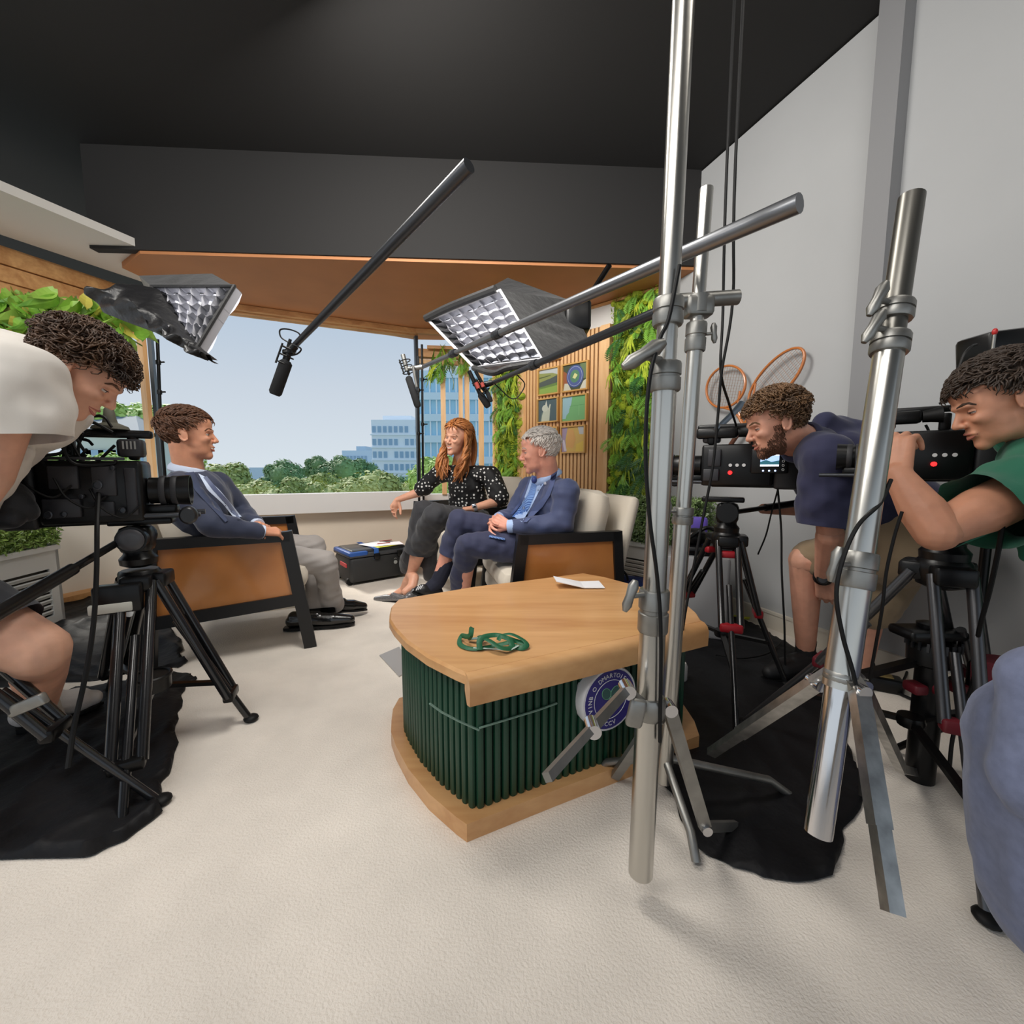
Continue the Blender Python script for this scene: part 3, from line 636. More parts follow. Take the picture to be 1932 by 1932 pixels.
# ---------------- armchairs ----------------
amber = M_('amber_cane', (182, 112, 54), .22, bump=(120, .15, .001), var=(2.2, .16, (1, 1, 1), (206, 138, 78)), coat=.6)
ebony = M_('ebonised_wood', (13, 13, 15), .4, var=(20, .1, (1, .1, .1)))
cream = M_('cream_upholstery', (212, 202, 186), .85, bump=(110, .25, .001), sheen=.2)
def armchair(label, side_len=.62, width=.82):
    o = root('armchair', (0, 0, 0), label, 'armchair', 'low armchairs with amber side panels')
    W = width/2; L = side_len
    for s in (-1, 1):
        y = s*W
        b_ = lambda a, c, w=.045, h=.05: MB().beam(a, c, w, h, (0, 0, 1))
        build(MB().beam((-L, y, .605), (-.035, y, .605), .05, .05), 'arm_rail', ebony, o, False)
        build(MB().beam((-.055, y, .63), (.035, y, 0), .05, .06, (1, 0, 0)), 'leg', ebony, o, False)
        build(MB().beam((-L+.02, y, .63), (-L-.03, y, 0), .05, .055, (1, 0, 0)), 'leg', ebony, o, False)
        build(MB().beam((-L, y, .235), (0, y, .27), .045, .06), 'bottom_rail', ebony, o, False)
        p = MB(); p.prism([(-L+.02, y-.008, .24), (-.015, y-.008, .28), (-.055, y-.008, .60), (-L+.02, y-.008, .60)], (0, .016, 0)); build(p, 'side_panel', amber, o, False)
    build(MB().rbox((-.27, 0, .37), (.62, width-.08, .12), .045), 'seat_cushion', cream, o)
    build(MB().rbox((-.28, 0, .255), (.60, width-.08, .11), .03), 'seat_base', cream, o)
    r = Matrix.Rotation(math.radians(-14), 3, 'Y')
    build(MB().rbox((-L+.12, 0, .62), (.17, width-.1, .44), .075, r), 'back_cushion', cream, o)
    build(MB().rbox((-L-.05, 0, .50), (.07, width-.06, .62), .03, r), 'back_shell', cream, o)
    build(MB().beam((-L, -W, .245), (-L, W, .245), .04, .05), 'rear_rail', ebony, o, False)
    return o
ch = armchair('low armchair holding the seated man in navy jacket and grey trousers')
ch2 = copy_tree(ch); ch2['label'] = 'low armchair behind the seated woman in spotted blouse'
ch3 = copy_tree(ch); ch3['label'] = 'low armchair of the grey-haired man in blue suit, behind the coffee table'
def put(o, foot, yaw, s=1, width=.82, near=-1):   # foot = world floor point of the front leg of the near side
    a = math.radians(90-yaw); h = V(math.cos(a), math.sin(a), 0); l = V(-h.y, h.x, 0); place(o, foot-l*(near*width/2*s)-h*.035*s, yaw, s)
put(ch, V(-1.085, 2.2, 0), 64, 1, .82, -1)
put(ch2, V(-.32, 2.98, 0), -131, 1.06, .82, 1)
put(ch3, V(-.03, 2.04, 0), -104, 1, .72, 1); ch3.scale = (.92, .88, 1)
# ---------------- coffee table ----------------
tw = M_('oak_table_top', (200, 150, 98), .36, node=wood_node(7, (184, 130, 80), (214, 166, 114), 'x'), coat=.15)
TZ = .45
outl = [(735, 1156), (738, 1143), (750, 1131), (820, 1119), (899, 1106), (1000, 1094), (1101, 1081), (1140, 1088), (1197, 1103), (1263, 1123), (1296, 1139), (1316, 1156), (1326, 1172)]
fr_ = [(1326, 1172), (1190, 1202), (1050, 1232), (879, 1270)]
lf = [(859, 1262), (806, 1236), (766, 1208), (743, 1183), (734, 1168)]
top = [G(x, y, TZ) for x, y in outl]+[G(x, y, TZ) for x, y in fr_[1:]]+[G(x, y, TZ) for x, y in lf]
tb = root('coffee_table', (top[3].x*.5+top[-7].x*.5, 1.6, 0), 'curved oak-topped coffee table with dark green fluted body', 'table')
mb = MB(); n = len(top); cx = sum((p for p in top), V(0, 0, 0))/n
def ringo(ins, z): return [V(p.x+(cx.x-p.x)*ins, p.y+(cx.y-p.y)*ins, z) for p in top]
rs = [ringo(.012, TZ), ringo(0, TZ-.008), ringo(0, TZ-.03), ringo(.02, TZ-.036)]
vs = [p for r in rs for p in r]; fs = [tuple(range(n))]+[(k*n+i, (k+1)*n+i, (k+1)*n+(i+1) % n, k*n+(i+1) % n) for k in range(3) for i in range(n)]+[tuple(range(4*n-1, 3*n-1, -1))]
mb.add(vs, fs); build(mb, 'table_top', tw, tb, 30)
fa = G(879, 1270, TZ); fb2 = G(1326, 1172, TZ); dd = (fb2-fa).normalized(); nn = V(dd.y, -dd.x, 0)
mb = MB(); prof = [(.0, .0), (.018, -.002), (.032, -.012), (.038, -.03), (.036, -.075), (.015, -.08), (.0, -.05)]
a0 = fa+V(0, 0, 0)-nn*.01; b0 = fb2-nn*.012
mb.prism([a0+nn*x+V(0, 0, z) for x, z in prof], (b0-a0)); build(mb, 'front_edge', tw, tb, 50)
dg = M_('dark_green_flutes', (16, 62, 44), .45, var=(12, .12))
body = [V(p.x+(cx.x-p.x)*(.10), p.y+(cx.y-p.y)*.10, 0) for p in top]
fl_me = MB().rbox((0, 0, .23), (.02, .02, .37), .008).mesh('flute', dg, 30)
mb = MB(); mb.prism([V(p.x+(cx.x-p.x)*.02, p.y+(cx.y-p.y)*.02, .05) for p in body], (0, 0, .365)); build(mb, 'body', M_('green_body', (10, 40, 30), .6), tb, False)
per = body+[body[0]]; acc = 0; nxt = 0; cnt = 0
for i in range(len(per)-1):
    a, b = per[i], per[i+1]; L = (b-a).length; d = (b-a).normalized() if L else V(1, 0, 0)
    while nxt <= acc+L:
        p = a+d*(nxt-acc); inst(fl_me, 'flute', tb, Matrix.Translation(p) @ Matrix.Rotation(math.atan2(d.y, d.x), 4, 'Z')); nxt += .0245; cnt += 1
    acc += L
mb = MB(); pp = [V(p.x+(cx.x-p.x)*(-.01), p.y+(cx.y-p.y)*(-.01), 0) for p in top]; mb.prism(pp, (0, 0, .05)); build(mb, 'plinth', tw, tb, 30)
ln = M_('pale_green_line', (120, 150, 136), .4)
# front panel line
g0 = V(body[-7].x, body[-7].y, 0); fdir = dd; fn = nn
def onfront(px, py): # point on vertical front plane of the body
    pt = body[-7]; r = ray(px, py); t = ((pt-V(0, 0, CH)).dot(fn)-0)/r.dot(fn) if 0 else (V(pt.x, pt.y, 0)-V(0, 0, 0)).dot(fn)/V(r.x, r.y, 0).dot(fn)
    return V(0, 0, CH)+r*t+fn*.014
for pts in ([(808, 1322), (830, 1338), (860, 1354), (900, 1372)], [(900, 1368), (960, 1350), (1010, 1335), (1046, 1322)]):
    mb = MB(); mb.tube([onfront(*q) for q in pts], .0028, 5); build(mb, 'panel_line', ln, tb)
# round badge
bc = onfront(1133, 1305)+fn*.0; bn = fn; bu = dd; bv = V(0, 0, 1); br = .098
navy = M_('badge_navy', (52, 46, 122), .4); bw = M_('badge_white', (222, 222, 224), .5)
bd_ = root('badge', bc, 'round navy badge with crossed rackets and lettering on the green table front', 'sign')
mb = MB(); mb.lathe([(br, -.01), (br*1.0, .026), (br*.975, .032), (br*.9, .032)], bc, bn, 48); build(mb, 'rim', bw, bd_, 30)
mb = MB(); mb.lathe([(br*.915, .031), (br*.91, .0335)], bc, bn, 48); build(mb, 'face', navy, bd_, 30)
mb = MB(); mb.tube(arc(bc+bn*.034, br*.60, 0, 360, 40, bu, bv)[:-1], .0009, 5, close=True); build(mb, 'inner_ring', bw, bd_)
def racket(mb1, mb2, ang, s):
    c_ = bc+bn*.0345+bv*br*.0; a = math.radians(ang); ax = bu*math.sin(a)+bv*math.cos(a); px_ = bu*math.cos(a)-bv*math.sin(a)
    hc = c_+ax*br*.26+bu*math.sin(a)*.0; mb1.tube([hc+ax*math.cos(t)*br*.19+px_*math.sin(t)*br*.15 for t in [2*math.pi*i/20 for i in range(20)]], .0011, 4, close=True)
    mb2.add([hc+ax*math.cos(t)*br*.18+px_*math.sin(t)*br*.14-bn*.0004 for t in [2*math.pi*i/20 for i in range(20)]], [tuple(range(20))])
    mb1.tube([hc-ax*br*.19, hc-ax*br*.62], .0013, 4)
m1 = MB(); m2 = MB(); racket(m1, m2, 38, 1); racket(m1, m2, -38, 1)
build(m1, 'racket_outline', M_('badge_green', (96, 150, 120), .5), bd_); build(m2, 'racket_head', M_('badge_head_green', (60, 96, 92), .6), bd_)
def glyph(ch_, size):
    cu = bpy.data.curves.new('t', 'FONT'); cu.body = ch_; cu.size = size; cu.extrude = .0004; cu.align_x = 'CENTER'; cu.resolution_u = 2
    o = bpy.data.objects.new('t', cu); COL.objects.link(o); dg_ = bpy.context.evaluated_depsgraph_get(); me = bpy.data.meshes.new_from_object(o.evaluated_get(dg_)); bpy.data.objects.remove(o); return me
def arctext(txt, c, r, a0, step, size, mat, par, n_, u_, v_, flip=False):
    mb = MB()
    for i, ch_ in enumerate(txt):
        if ch_ == ' ': continue
        me = glyph(ch_, size); a = math.radians(a0-step*i) if not flip else math.radians(a0+step*i); rad = u_*math.cos(a)+v_*math.sin(a); tn = u_*math.sin(a)-v_*math.cos(a)
        if flip: rad = -rad; tn = -tn
        p = c+(rad if not flip else -rad)*r
        mb.add([p+tn*v.co.x+rad*v.co.y+n_*v.co.z for v in me.vertices], [tuple(q.vertices) for q in me.polygons]); bpy.data.meshes.remove(me)
    return build(mb, 'lettering', mat, par, False)
arctext('VINB O DMARTOIERSSS T', bc+bn*.034, br*.68, 196, 10.6, .019, bw, bd_, bn, bu, bv)
arctext('BCCV', bc+bn*.034, br*.82, 248, 11, .019, bw, bd_, bn, bu, bv, True)
# folded card
cw = M_('white_card', (236, 236, 240), .6)
c1_ = [G(1044, 1088, TZ+.035), G(1094, 1098, TZ+.004), G(1103, 1110, TZ+.004), G(1050, 1098, TZ+.03)]; c2_ = [G(1094, 1098, TZ+.004), G(1130, 1097, TZ+.006), G(1141, 1110, TZ+.004), G(1103, 1110, TZ+.004)]
mb = MB(); mb.prism(c1_, (0, 0, .003)); mb.prism(c2_, (0, 0, .003)); tag(build(mb, 'folded_card', cw, None, False), 'open folded white card on the back right of the coffee table', 'card')
# green lanyard
gl_ = M_('green_ribbon', (20, 92, 58), .5, bump=(200, .2)); lt = M_('silver_trim', (176, 190, 180), .4)
ly = root('lanyard', G(930, 1212, TZ), 'tangled green lanyard ribbon on the coffee table', 'lanyard')
def ribbon(pts, w, mat, nm='ribbon', th=.25):
    q = curve([G(x, y, TZ+z) for x, y, z in pts], 8); mb = MB(); mb.tube(q, w, 8, flat=((0, 0, 1), th)); return build(mb, nm, mat, ly)
ribbon([(890, 1183, .055), (884, 1200, .03), (870, 1200, .012), (867, 1214, .006), (880, 1222, .006), (900, 1224, .006), (930, 1219, .008), (960, 1212, .02)], .007, gl_)
ribbon([(890, 1184, .055), (888, 1198, .035), (883, 1205, .014)], .008, gl_)
ribbon([(905, 1226, .006), (907, 1205, .03), (935, 1198, .03), (960, 1205, .025), (975, 1210, .014), (992, 1214, .012)], .008, gl_)
ribbon([(905, 1200, .02), (922, 1208, .028), (945, 1222, .018), (965, 1222, .01), (962, 1208, .022), (946, 1200, .03), (940, 1208, .02)], .009, gl_)
ribbon([(940, 1200, .02), (962, 1196, .03), (985, 1206, .02), (994, 1216, .012), (985, 1222, .008), (968, 1219, .008)], .008, gl_)
ribbon([(893, 1222, .008), (930, 1224, .006), (960, 1226, .008), (978, 1218, .012)], .004, lt, 'edging')
ribbon([(884, 1206, .008), (903, 1204, .014), (915, 1202, .016), (905, 1212, .008)], .006, M_('card_holder', (120, 150, 146), .3), 'badge_holder', .5)
# ---------------- hard case ----------------
cs = root('equipment_case', G(690, 1100), 'black wheeled equipment case with blue lid rim and strap, papers on top', 'case')
# frame: near bottom edge from (632,1083) via (655,1107)-(750,1090)
q0 = G(664, 1107); q1 = G(748, 1092); cdv = (q1-q0).normalized(); cn = V(-cdv.y, cdv.x, 0); q1 = q0+cdv*.46; cr = Matrix.Rotation(math.atan2(cdv.y, cdv.x), 3, 'Z'); cc = q0+cdv*.25+cn*.19
mb = MB(); mb.rbox(zz(cc, .125), (.52, .38, .21), .03, cr); build(mb, 'case_body', M_('case_grey', (40, 41, 42), .5, bump=(80, .2, .001)), cs)
mb = MB(); mb.rbox(zz(cc, .245), (.53, .39, .035), .012, cr); build(mb, 'lid_rim', M_('case_rim', (58, 60, 64), .45), cs)
mb = MB(); mb.rbox(zz(cc-cdv*.185, .255), (.16, .392, .045), .014, cr); build(mb, 'blue_lid_end', M_('case_blue', (38, 84, 160), .45), cs)
mb = MB(); mb.rbox(zz(cc, .272), (.47, .33, .03), .012, cr); build(mb, 'lid_top', M_('lid_grey', (70, 72, 74), .3, var=(4, .2)), cs)
mb = MB(); st_ = M_('blue_strap', (44, 96, 176), .7)
sp = zz(cc-cdv*.06, 0); mb.prism([sp-cn*.2+V(0, 0, .20), sp-cn*.2+V(0, 0, .292), sp+cn*.19+V(0, 0, .292), sp+cn*.19+V(0, 0, .289), sp-cn*.197+V(0, 0, .289), sp-cn*.197+V(0, 0, .20)], cdv*.04); build(mb, 'strap', st_, cs, False)
mb = MB(); mb.rbox(zz(cc-cdv*.035-cn*.2, .225), (.05, .018, .05), .005, cr); build(mb, 'buckle', black, cs)
mb = MB(); mb.rbox(zz(cc+cdv*.17-cn*.2, .225), (.05, .018, .05), .005, cr); build(mb, 'latch', black, cs)
mb = MB(); mb.lathe([(.016, 0), (.016, .006), (.010, .007)], zz(cc+cdv*.13-cn*.189, .15), -cn, 16); mb.tube(arc(zz(cc+cdv*.13-cn*.193, .175), .01, 20, 160, 6, cdv, V(0, 0, 1)), .002, 4); build(mb, 'emblem', M_('grey_print', (160, 162, 160), .5), cs)
mb = MB(); mb.beam(zz(cc-cdv*.262-cn*.12, .16), zz(cc-cdv*.262+cn*.02, .165), .012, .03); build(mb, 'red_label', M_('label_red', (206, 70, 74), .5), cs, False)
mb = MB(); 
for s in (-.14, .14): mb.lathe([(.03, -.015), (.03, .015)], zz(cc-cdv*.25+cn*s, .032), cn, 14)
build(mb, 'wheel', rubber, cs)
pgz = .292
for i, (x0, y0, rgb, lb) in enumerate([(-.02, -.02, (236, 236, 238), 'large white sheet of paper on the equipment case'), (.07, -.10, (232, 226, 232), 'white sheet with pink print, overlapping on the case'), (.02, -.11, (226, 226, 70), 'yellow sheet peeking out from the papers on the case')]):
    mb = MB(); r2 = cr @ Matrix.Rotation([.25, -.2, .1][i], 3, 'Z'); mb.box(zz(cc+cdv*(x0+.05)+cn*y0, pgz+[.004, .007, .0015][i]), (.21, .15 if i else .2, .002), r2); o = build(mb, 'paper_sheet', M_('paper_%d' % i, rgb, .7), None, False); tag(o, lb, 'paper', 'papers on the case')
for k, (x_, y_) in enumerate([(.10, .06), (.03, -.06)]):
    mb = MB(); p = cc+cdv*x_+cn*y_; mb.beam(zz(p, pgz+.011), zz(p+cdv*.11-cn*.01, pgz+.011), .012, .006); tag(build(mb, 'pencil', M_('dusky_red', (170, 86, 82), .5)), ['reddish pencil lying at the far side of the papers', 'short reddish pencil at the near side of the papers'][k], 'pencil')
# ---------------- floor cloths ----------------
cloth = M_('black_drape', (9, 9, 13), .6, bump=(24, .35, .012), spec=.3)
def drape_floor(outline, label, seed, amp=.035, res=.015):
    pts = [G(x, y) if abs(x) < 5000 and y is not None else None for x, y in outline]; rr = np.random.RandomState(seed)
    xs = [p.x for p in pts]; ys = [p.y for p in pts]; x0, x1, y0, y1 = min(xs), max(xs), min(ys), max(ys)
    nx = int((x1-x0)/res)+1; ny = int((y1-y0)/res)+1
    def inside(x, y):
        c = False; j = len(pts)-1
        for i in range(len(pts)):
            if (ys[i] > y) != (ys[j] > y) and x < (xs[j]-xs[i])*(y-ys[i])/(ys[j]-ys[i])+xs[i]: c = not c
            j = i
        return c
    K = [(rr.randn(2)*9, rr.rand()*6, .5+rr.rand()) for _ in range(9)]
    vs = []; fs = []
    def h(x, y):
        wx = x+.12*math.sin(3*y+1); wy = y+.12*math.sin(4*x)
        v = sum(a*(1-abs(math.sin(k[0]*wx+k[1]*wy+ph)))**2.2 for k, ph, a in K)/4
        return .006+amp*min(v, 1.6)
    idx = {}
    for j in range(ny+1):
        for i in range(nx+1): x = x0+i*res; y = y0+j*res; idx[i, j] = len(vs); jx = .004*math.sin(y*31+x*17); vs.append((x+jx, y-jx, h(x, y)))
    # smooth outline: chaikin-rounded, cells kept when they touch it, outer vertices pulled onto it
    L_ = [(p.x, p.y) for p in pts]
    for _ in range(3): L_ = [q for i in range(len(L_)) for q in ((L_[i][0]*.75+L_[(i+1) % len(L_)][0]*.25, L_[i][1]*.75+L_[(i+1) % len(L_)][1]*.25), (L_[i][0]*.25+L_[(i+1) % len(L_)][0]*.75, L_[i][1]*.25+L_[(i+1) % len(L_)][1]*.75))]
    L_ = [(x+.012*math.sin(i*.9)+.008*math.sin(i*2.3), y+.012*math.cos(i*.7)) for i, (x, y) in enumerate(L_)]
    Pa = np.array(L_); Pb = np.roll(Pa, -1, axis=0); xs = list(Pa[:, 0]); ys = list(Pa[:, 1]); pts = L_
    GX = np.array([v[0] for v in vs]); GY = np.array([v[1] for v in vs]); ins = np.zeros(len(vs), bool)
    for (ax_, ay_), (bx_, by_) in zip(Pa, Pb):
        cnd = (ay_ > GY) != (by_ > GY); ins ^= cnd & (GX < (bx_-ax_)*(GY-ay_)/((by_-ay_) or 1e-9)+ax_)
    for j in range(ny):
        for i in range(nx):
            q = (idx[i, j], idx[i+1, j], idx[i+1, j+1], idx[i, j+1])
            if any(ins[k] for k in q): fs.append(q)
    D_ = Pb-Pa; L2 = (D_**2).sum(1)
    for k in set(k for f in fs for k in f):
        if not ins[k]:
            p = np.array(vs[k][:2]); t = np.clip(((p-Pa)*D_).sum(1)/L2, 0, 1); c = Pa+D_*t[:, None]; m_ = ((c-p)**2).sum(1).argmin(); vs[k] = (c[m_][0], c[m_][1], .006)
    mb = MB(); mb.add(vs, fs); o = build(mb, 'floor_drape', cloth, None, 80); tag(o, label, 'cloth', 'black cloths on the floor'); return o
drape_floor([(75, 1128), (130, 1118), (210, 1116), (300, 1160), (345, 1215), (348, 1258), (330, 1262), (250, 1268), (150, 1290), (-60, 1300), (-260, 1290), (-200, 1200)], 'crumpled black cloth on the floor under the broadcast camera by the left planter', 3)
drape_floor([(130, 1312), (290, 1275), (384, 1272), (345, 1300), (328, 1420), (300, 1560), (100, 1650), (-500, 1600), (-400, 1380), (-100, 1330)], 'second rumpled black cloth nearest the left cameraman shoe', 5)
drape_floor([(1215, 1200), (1290, 1150), (1345, 1142), (1400, 1170), (1490, 1215), (1560, 1290), (1600, 1372), (1640, 1560), (1500, 1700), (1300, 1600), (1225, 1420), (1225, 1310)], 'black cloth spread under the middle tripod right of the coffee table', 7, .02)
# ---------------- light stands ----------------
def pole(mb, a, b, r, n=20): mb.tube([a, b], [r, r], n)
def T_handle(par, c, side, up, s=1.0, mat=None):    # T shaped locking handle
    side = Vector(side).normalized(); up = Vector(up).normalized()
    mb = MB(); mb.cyl(c, Vector(c)+side*.035*s, .006*s, 10); k = Vector(c)+side*.042*s
    mb.tube([k-up*.034*s, k-up*.02*s, k, k+up*.022*s, k+up*.036*s], [.005*s, .011*s, .0095*s, .012*s, .006*s], 10)
    return build(mb, 'locking_handle', steel2, par)
def collar(par, a, ax, r, L, nm='collar', mat=None):
    mb = MB(); mb.lathe([(r*.93, 0), (r, .004), (r, L*.45), (r*.9, L*.47), (r*.9, L*.55), (r, L*.57), (r, L-.004), (r*.94, L)], a, ax, 22)
    return build(mb, nm, mat or steel2, par, 30)
sA = root('light_stand', G(1240, 1500), 'thick steel light stand nearest the coffee table, with black cable along it', 'light stand')
a1 = P(1222, 1372, .85); a0 = P(1270, 400, .85); top1 = a1+(a0-a1)*1.35; ax = (a0-a1).normalized(); bot = a1-ax*.34
def atp(y): t = (1372-y)/(1372-562); return P(1222, 1372, .85)+(P(1262, 562, .85)-P(1222, 1372, .85))*t
mb = MB(); pole(mb, bot, atp(1165), .0262); build(mb, 'lower_tube', steel, sA)
mb = MB(); pole(mb, atp(1180), atp(712), .0228); build(mb, 'middle_tube', steel, sA)
mb = MB(); pole(mb, atp(720), top1, .0195); build(mb, 'upper_tube', steel, sA)
collar(sA, atp(1177), ax, .0305, .09); collar(sA, atp(725), ax, .030, .055); collar(sA, atp(610), ax, .0285, .05)
T_handle(sA, atp(1100)+V(-.02, -.01, 0), (-1, -.4, 0), (.25, 0, .8), .95); T_handle(sA, atp(672)+V(-.018, -.015, 0), (-1, -.8, 0), (.75, 0, .45), 1.25)
# legs of stand A: hub with folding leg and knuckle
hub = atp(1330)
mb = MB(); mb.lathe([(.03, -.02), (.034, -.012), (.034, .018), (.03, .026)], hub, ax, 20); build(mb, 'leg_hub', steel2, sA)
for i, (kn, ft, w) in enumerate([((1183, 1300, .80), (1118, 1372, .66), .016), ((1262, 1335, .86), (1330, 1560, .95), .028), ((1240, 1350, .93), (1150, 1480, 1.25), .028)]):
    k_ = P(*kn); f_ = P(*ft); mb = MB(); mb.beam(hub, k_, w, .012, (0, -1, .3)); mb.beam(k_, f_, w, .014, (0, -1, .4)); f2 = f_+(f_-k_)*.9; mb.beam(f_, V(f2.x, f2.y, max(.012, f2.z)), w*.8, .012, (0, -1, .4)); build(mb, 'leg', steel2, sA, False)
    mb = MB(); mb.cyl(k_-V(0, .016, 0), k_+V(0, .016, 0), .014, 14); build(mb, 'pivot_bolt', chrome, sA); mb = MB(); mb.cyl(f_-V(0, .016, 0), f_+V(0, .016, 0), .012, 14); build(mb, 'pivot_bolt', chrome, sA)
mb = MB(); mb.rbox(P(1200, 1345, .80), (.035, .02, .06), .009, Matrix.Rotation(.2, 3, 'Y')); build(mb, 'foot_latch', steel2, sA)
sB = root('light_stand', G(1290, 1420), 'slimmer steel light stand behind the thick one', 'light stand')
def btp(y): t = (1335-y)/(1335-562); return P(1262, 1335, 1.12)+(P(1318, 562, 1.12)-P(1262, 1335, 1.12))*t
axb = (btp(562)-btp(1335)).normalized()
mb = MB(); pole(mb, btp(1490), btp(960), .0222); build(mb, 'lower_tube', steel, sB)
mb = MB(); pole(mb, btp(975), btp(640), .0190); build(mb, 'middle_tube', steel, sB)
mb = MB(); pole(mb, btp(650), btp(380), .0165); build(mb, 'upper_tube', steel, sB)
collar(sB, btp(970), axb, .027, .045); collar(sB, btp(655), axb, .0255, .07); collar(sB, btp(640), axb, .022, .02, 'lock_ring')
T_handle(sB, btp(945)+V(-.018, -.01, 0), (-1, -.3, 0), (.1, 0, 1), .7); T_handle(sB, btp(625)+V(.014, 0, 0), (1, -.3, 0), (-.1, 0, 1), .7)
mb = MB(); mb.rbox(btp(578)+V(.0, 0, 0), (.07, .05, .05), .01); mb.cyl(btp(570)+V(-.10, 0, .0), btp(568)+V(.10, 0, .01), .018, 16); mb.cyl(btp(590), btp(560), .028, 16); build(mb, 'grip_head', steel2, sB)
T_handle(sB, btp(570)+V(-.07, -.02, 0), (-.5, -1, 0), (.3, 0, 1), 1.0)
for f_ in ((1.05, 1.15), (.15, 1.3), (.45, .8)):
    mb = MB(); p0 = btp(1475); mb.tube([p0+V(0, 0, .05), V(f_[0]*.5+p0.x*.5, f_[1]*.5+p0.y*.5, .06), V(f_[0]*.6+p0.x*.4, f_[1]*.6+p0.y*.4, .012)], .011, 10); build(mb, 'leg', steel2, sB)
sC = root('light_stand', G(1560, 1560), 'large leaning steel light stand between the two cameramen at right', 'light stand')
def ctp(y): t = (1369-y)/(1369-562); return P(1573, 1369, .74)+(P(1692, 562, .86)-P(1573, 1369, .74))*t
axc = (ctp(562)-ctp(1369)).normalized()
mb = MB(); pole(mb, ctp(1560), ctp(1275), .0225); build(mb, 'lower_tube', chrome, sC)
mb = MB(); pole(mb, ctp(1300), ctp(1095), .027); build(mb, 'sleeve_tube', steel, sC)
mb = MB(); pole(mb, ctp(1120), ctp(660), .0245); build(mb, 'middle_tube', steel, sC)
mb = MB(); pole(mb, ctp(680), ctp(360), .0215); build(mb, 'upper_tube', M_('grey_steel', (120, 118, 112), .35, .9), sC)
collar(sC, ctp(1118), axc, .0315, .068); collar(sC, ctp(672), axc, .0315, .038); collar(sC, ctp(607), axc, .0305, .035); collar(sC, ctp(1290), axc, .028, .02, 'lock_ring')
T_handle(sC, ctp(1070)+V(-.02, -.01, 0), (-1, -.3, 0), (.2, 0, 1), .95); T_handle(sC, ctp(628)+V(-.02, -.01, 0), (-1, -.4, 0), (.5, 0, .9), .95); T_handle(sC, ctp(575)+V(-.02, -.01, 0), (-1, -.4, 0), (.4, 0, .9), .95)
hubc = ctp(1262)
for (kn, ft) in (((1540, 1288, .80), (1395, 1385, .98)), ((1620, 1300, .72), (1660, 1560, .60)), ((1625, 1290, .84), (1700, 1450, 1.1))):
    k_ = P(*kn); f_ = P(*ft); mb = MB(); mb.beam(hubc, k_, .03, .012, (0, -1, .4)); mb.beam(k_, f_, .026, .02, (0, -1, .6)); f2 = f_+(f_-k_)*.5; mb.beam(f_, V(f2.x, f2.y, max(.01, f2.z)), .022, .018, (0, -1, .6)); build(mb, 'leg', M_('worn_alloy', (170, 168, 164), .3, .95, var=(30, .3)), sC, False)
    mb = MB(); mb.cyl(k_-V(0, .016, 0), k_+V(0, .016, 0), .012, 14); build(mb, 'pivot_bolt', chrome, sC)
# thin black stands in front of the windows
def thin_stand(px, y0, y1, d, label, off=0):
    a = P(px, y1, d); b = P(px+off, y0, d); o = root('backdrop_stand', (a.x, a.y, 0), label, 'stand')
    mb = MB(); mb.tube([V(a.x, a.y, .05), a, b], .011, 10); build(mb, 'pole', blackm, o)
    mb = MB()
    for y in (y0+.27*(y1-y0), y0+.62*(y1-y0)): p = a+(b-a)*((y1-y)/(y1-y0)); mb.lathe([(.016, -.015), (.017, 0), (.016, .015)], p, (b-a), 12); mb.cyl(p, p+V(.05, -.01, 0), .006, 8)
    build(mb, 'clamp', black, o)
    for k in range(3): t = k*2.1+.4; mb = MB(); mb.tube([V(a.x, a.y, .3), V(a.x+.22*math.cos(t), a.y+.22*math.sin(t), .012)], .008, 8); build(mb, 'leg', blackm, o)
thin_stand(303, 640, 800, 3.15, 'thin black pole stand in front of the left window mullion', -6)
thin_stand(790, 672, 905, 3.9, 'thin black pole stand at the right edge of the big window', -1)
thin_stand(798, 650, 890, 4.2, 'second thin black pole beside the bay window corner', -2)
# ---------------- booms with microphones ----------------
grey_al = M_('grey_anodised', (128, 130, 134), .35, .8); dkal = M_('dark_anodised', (70, 72, 76), .35, .7)
def shotgun(par, a, b, r, mat=black):
    mb = MB(); d = (b-a); mb.lathe([(r*.6, 0), (r, .01), (r, d.length-.01), (r*.75, d.length)], a, d, 16); build(mb, 'windscreen', M_('mic_foam', (24, 25, 27), .9, bump=(200, .5, .002)), par)
def shock(par, c, ax, r):
    mb = MB(); ax = ax.normalized(); u = ax.orthogonal().normalized(); w = ax.cross(u)
    for k in (-.03, 0, .03): mb.tube([c+ax*k+u*math.cos(t)*r+w*math.sin(t)*r for t in [2*math.pi*i/14 for i in range(14)]], .0028, 5, close=True)
    mb.tube([c-ax*.045, c+ax*.045], .007, 8); mb.tube([c+u*r-ax*.04, c+u*r+ax*.04], .004, 6); build(mb, 'shock_mount', black, par)
def loop(par, pts, r=.003, nm='cable', mat=None): mb = MB(); mb.tube(curve(pts, 6), r, 6); return build(mb, nm, mat or black, par)
b1 = root('boom_microphone', P(560, 650, 1.7), 'boom pole with black shotgun microphone hanging before the big window', 'microphone')
e0 = P(556, 652, 1.7); e1 = P(645, 560, 1.45); mb = MB(); mb.tube([e0, e1, e0+(e1-e0)*2.6], [.0115, .014, .017], 12); build(mb, 'boom_pole', dkal, b1)
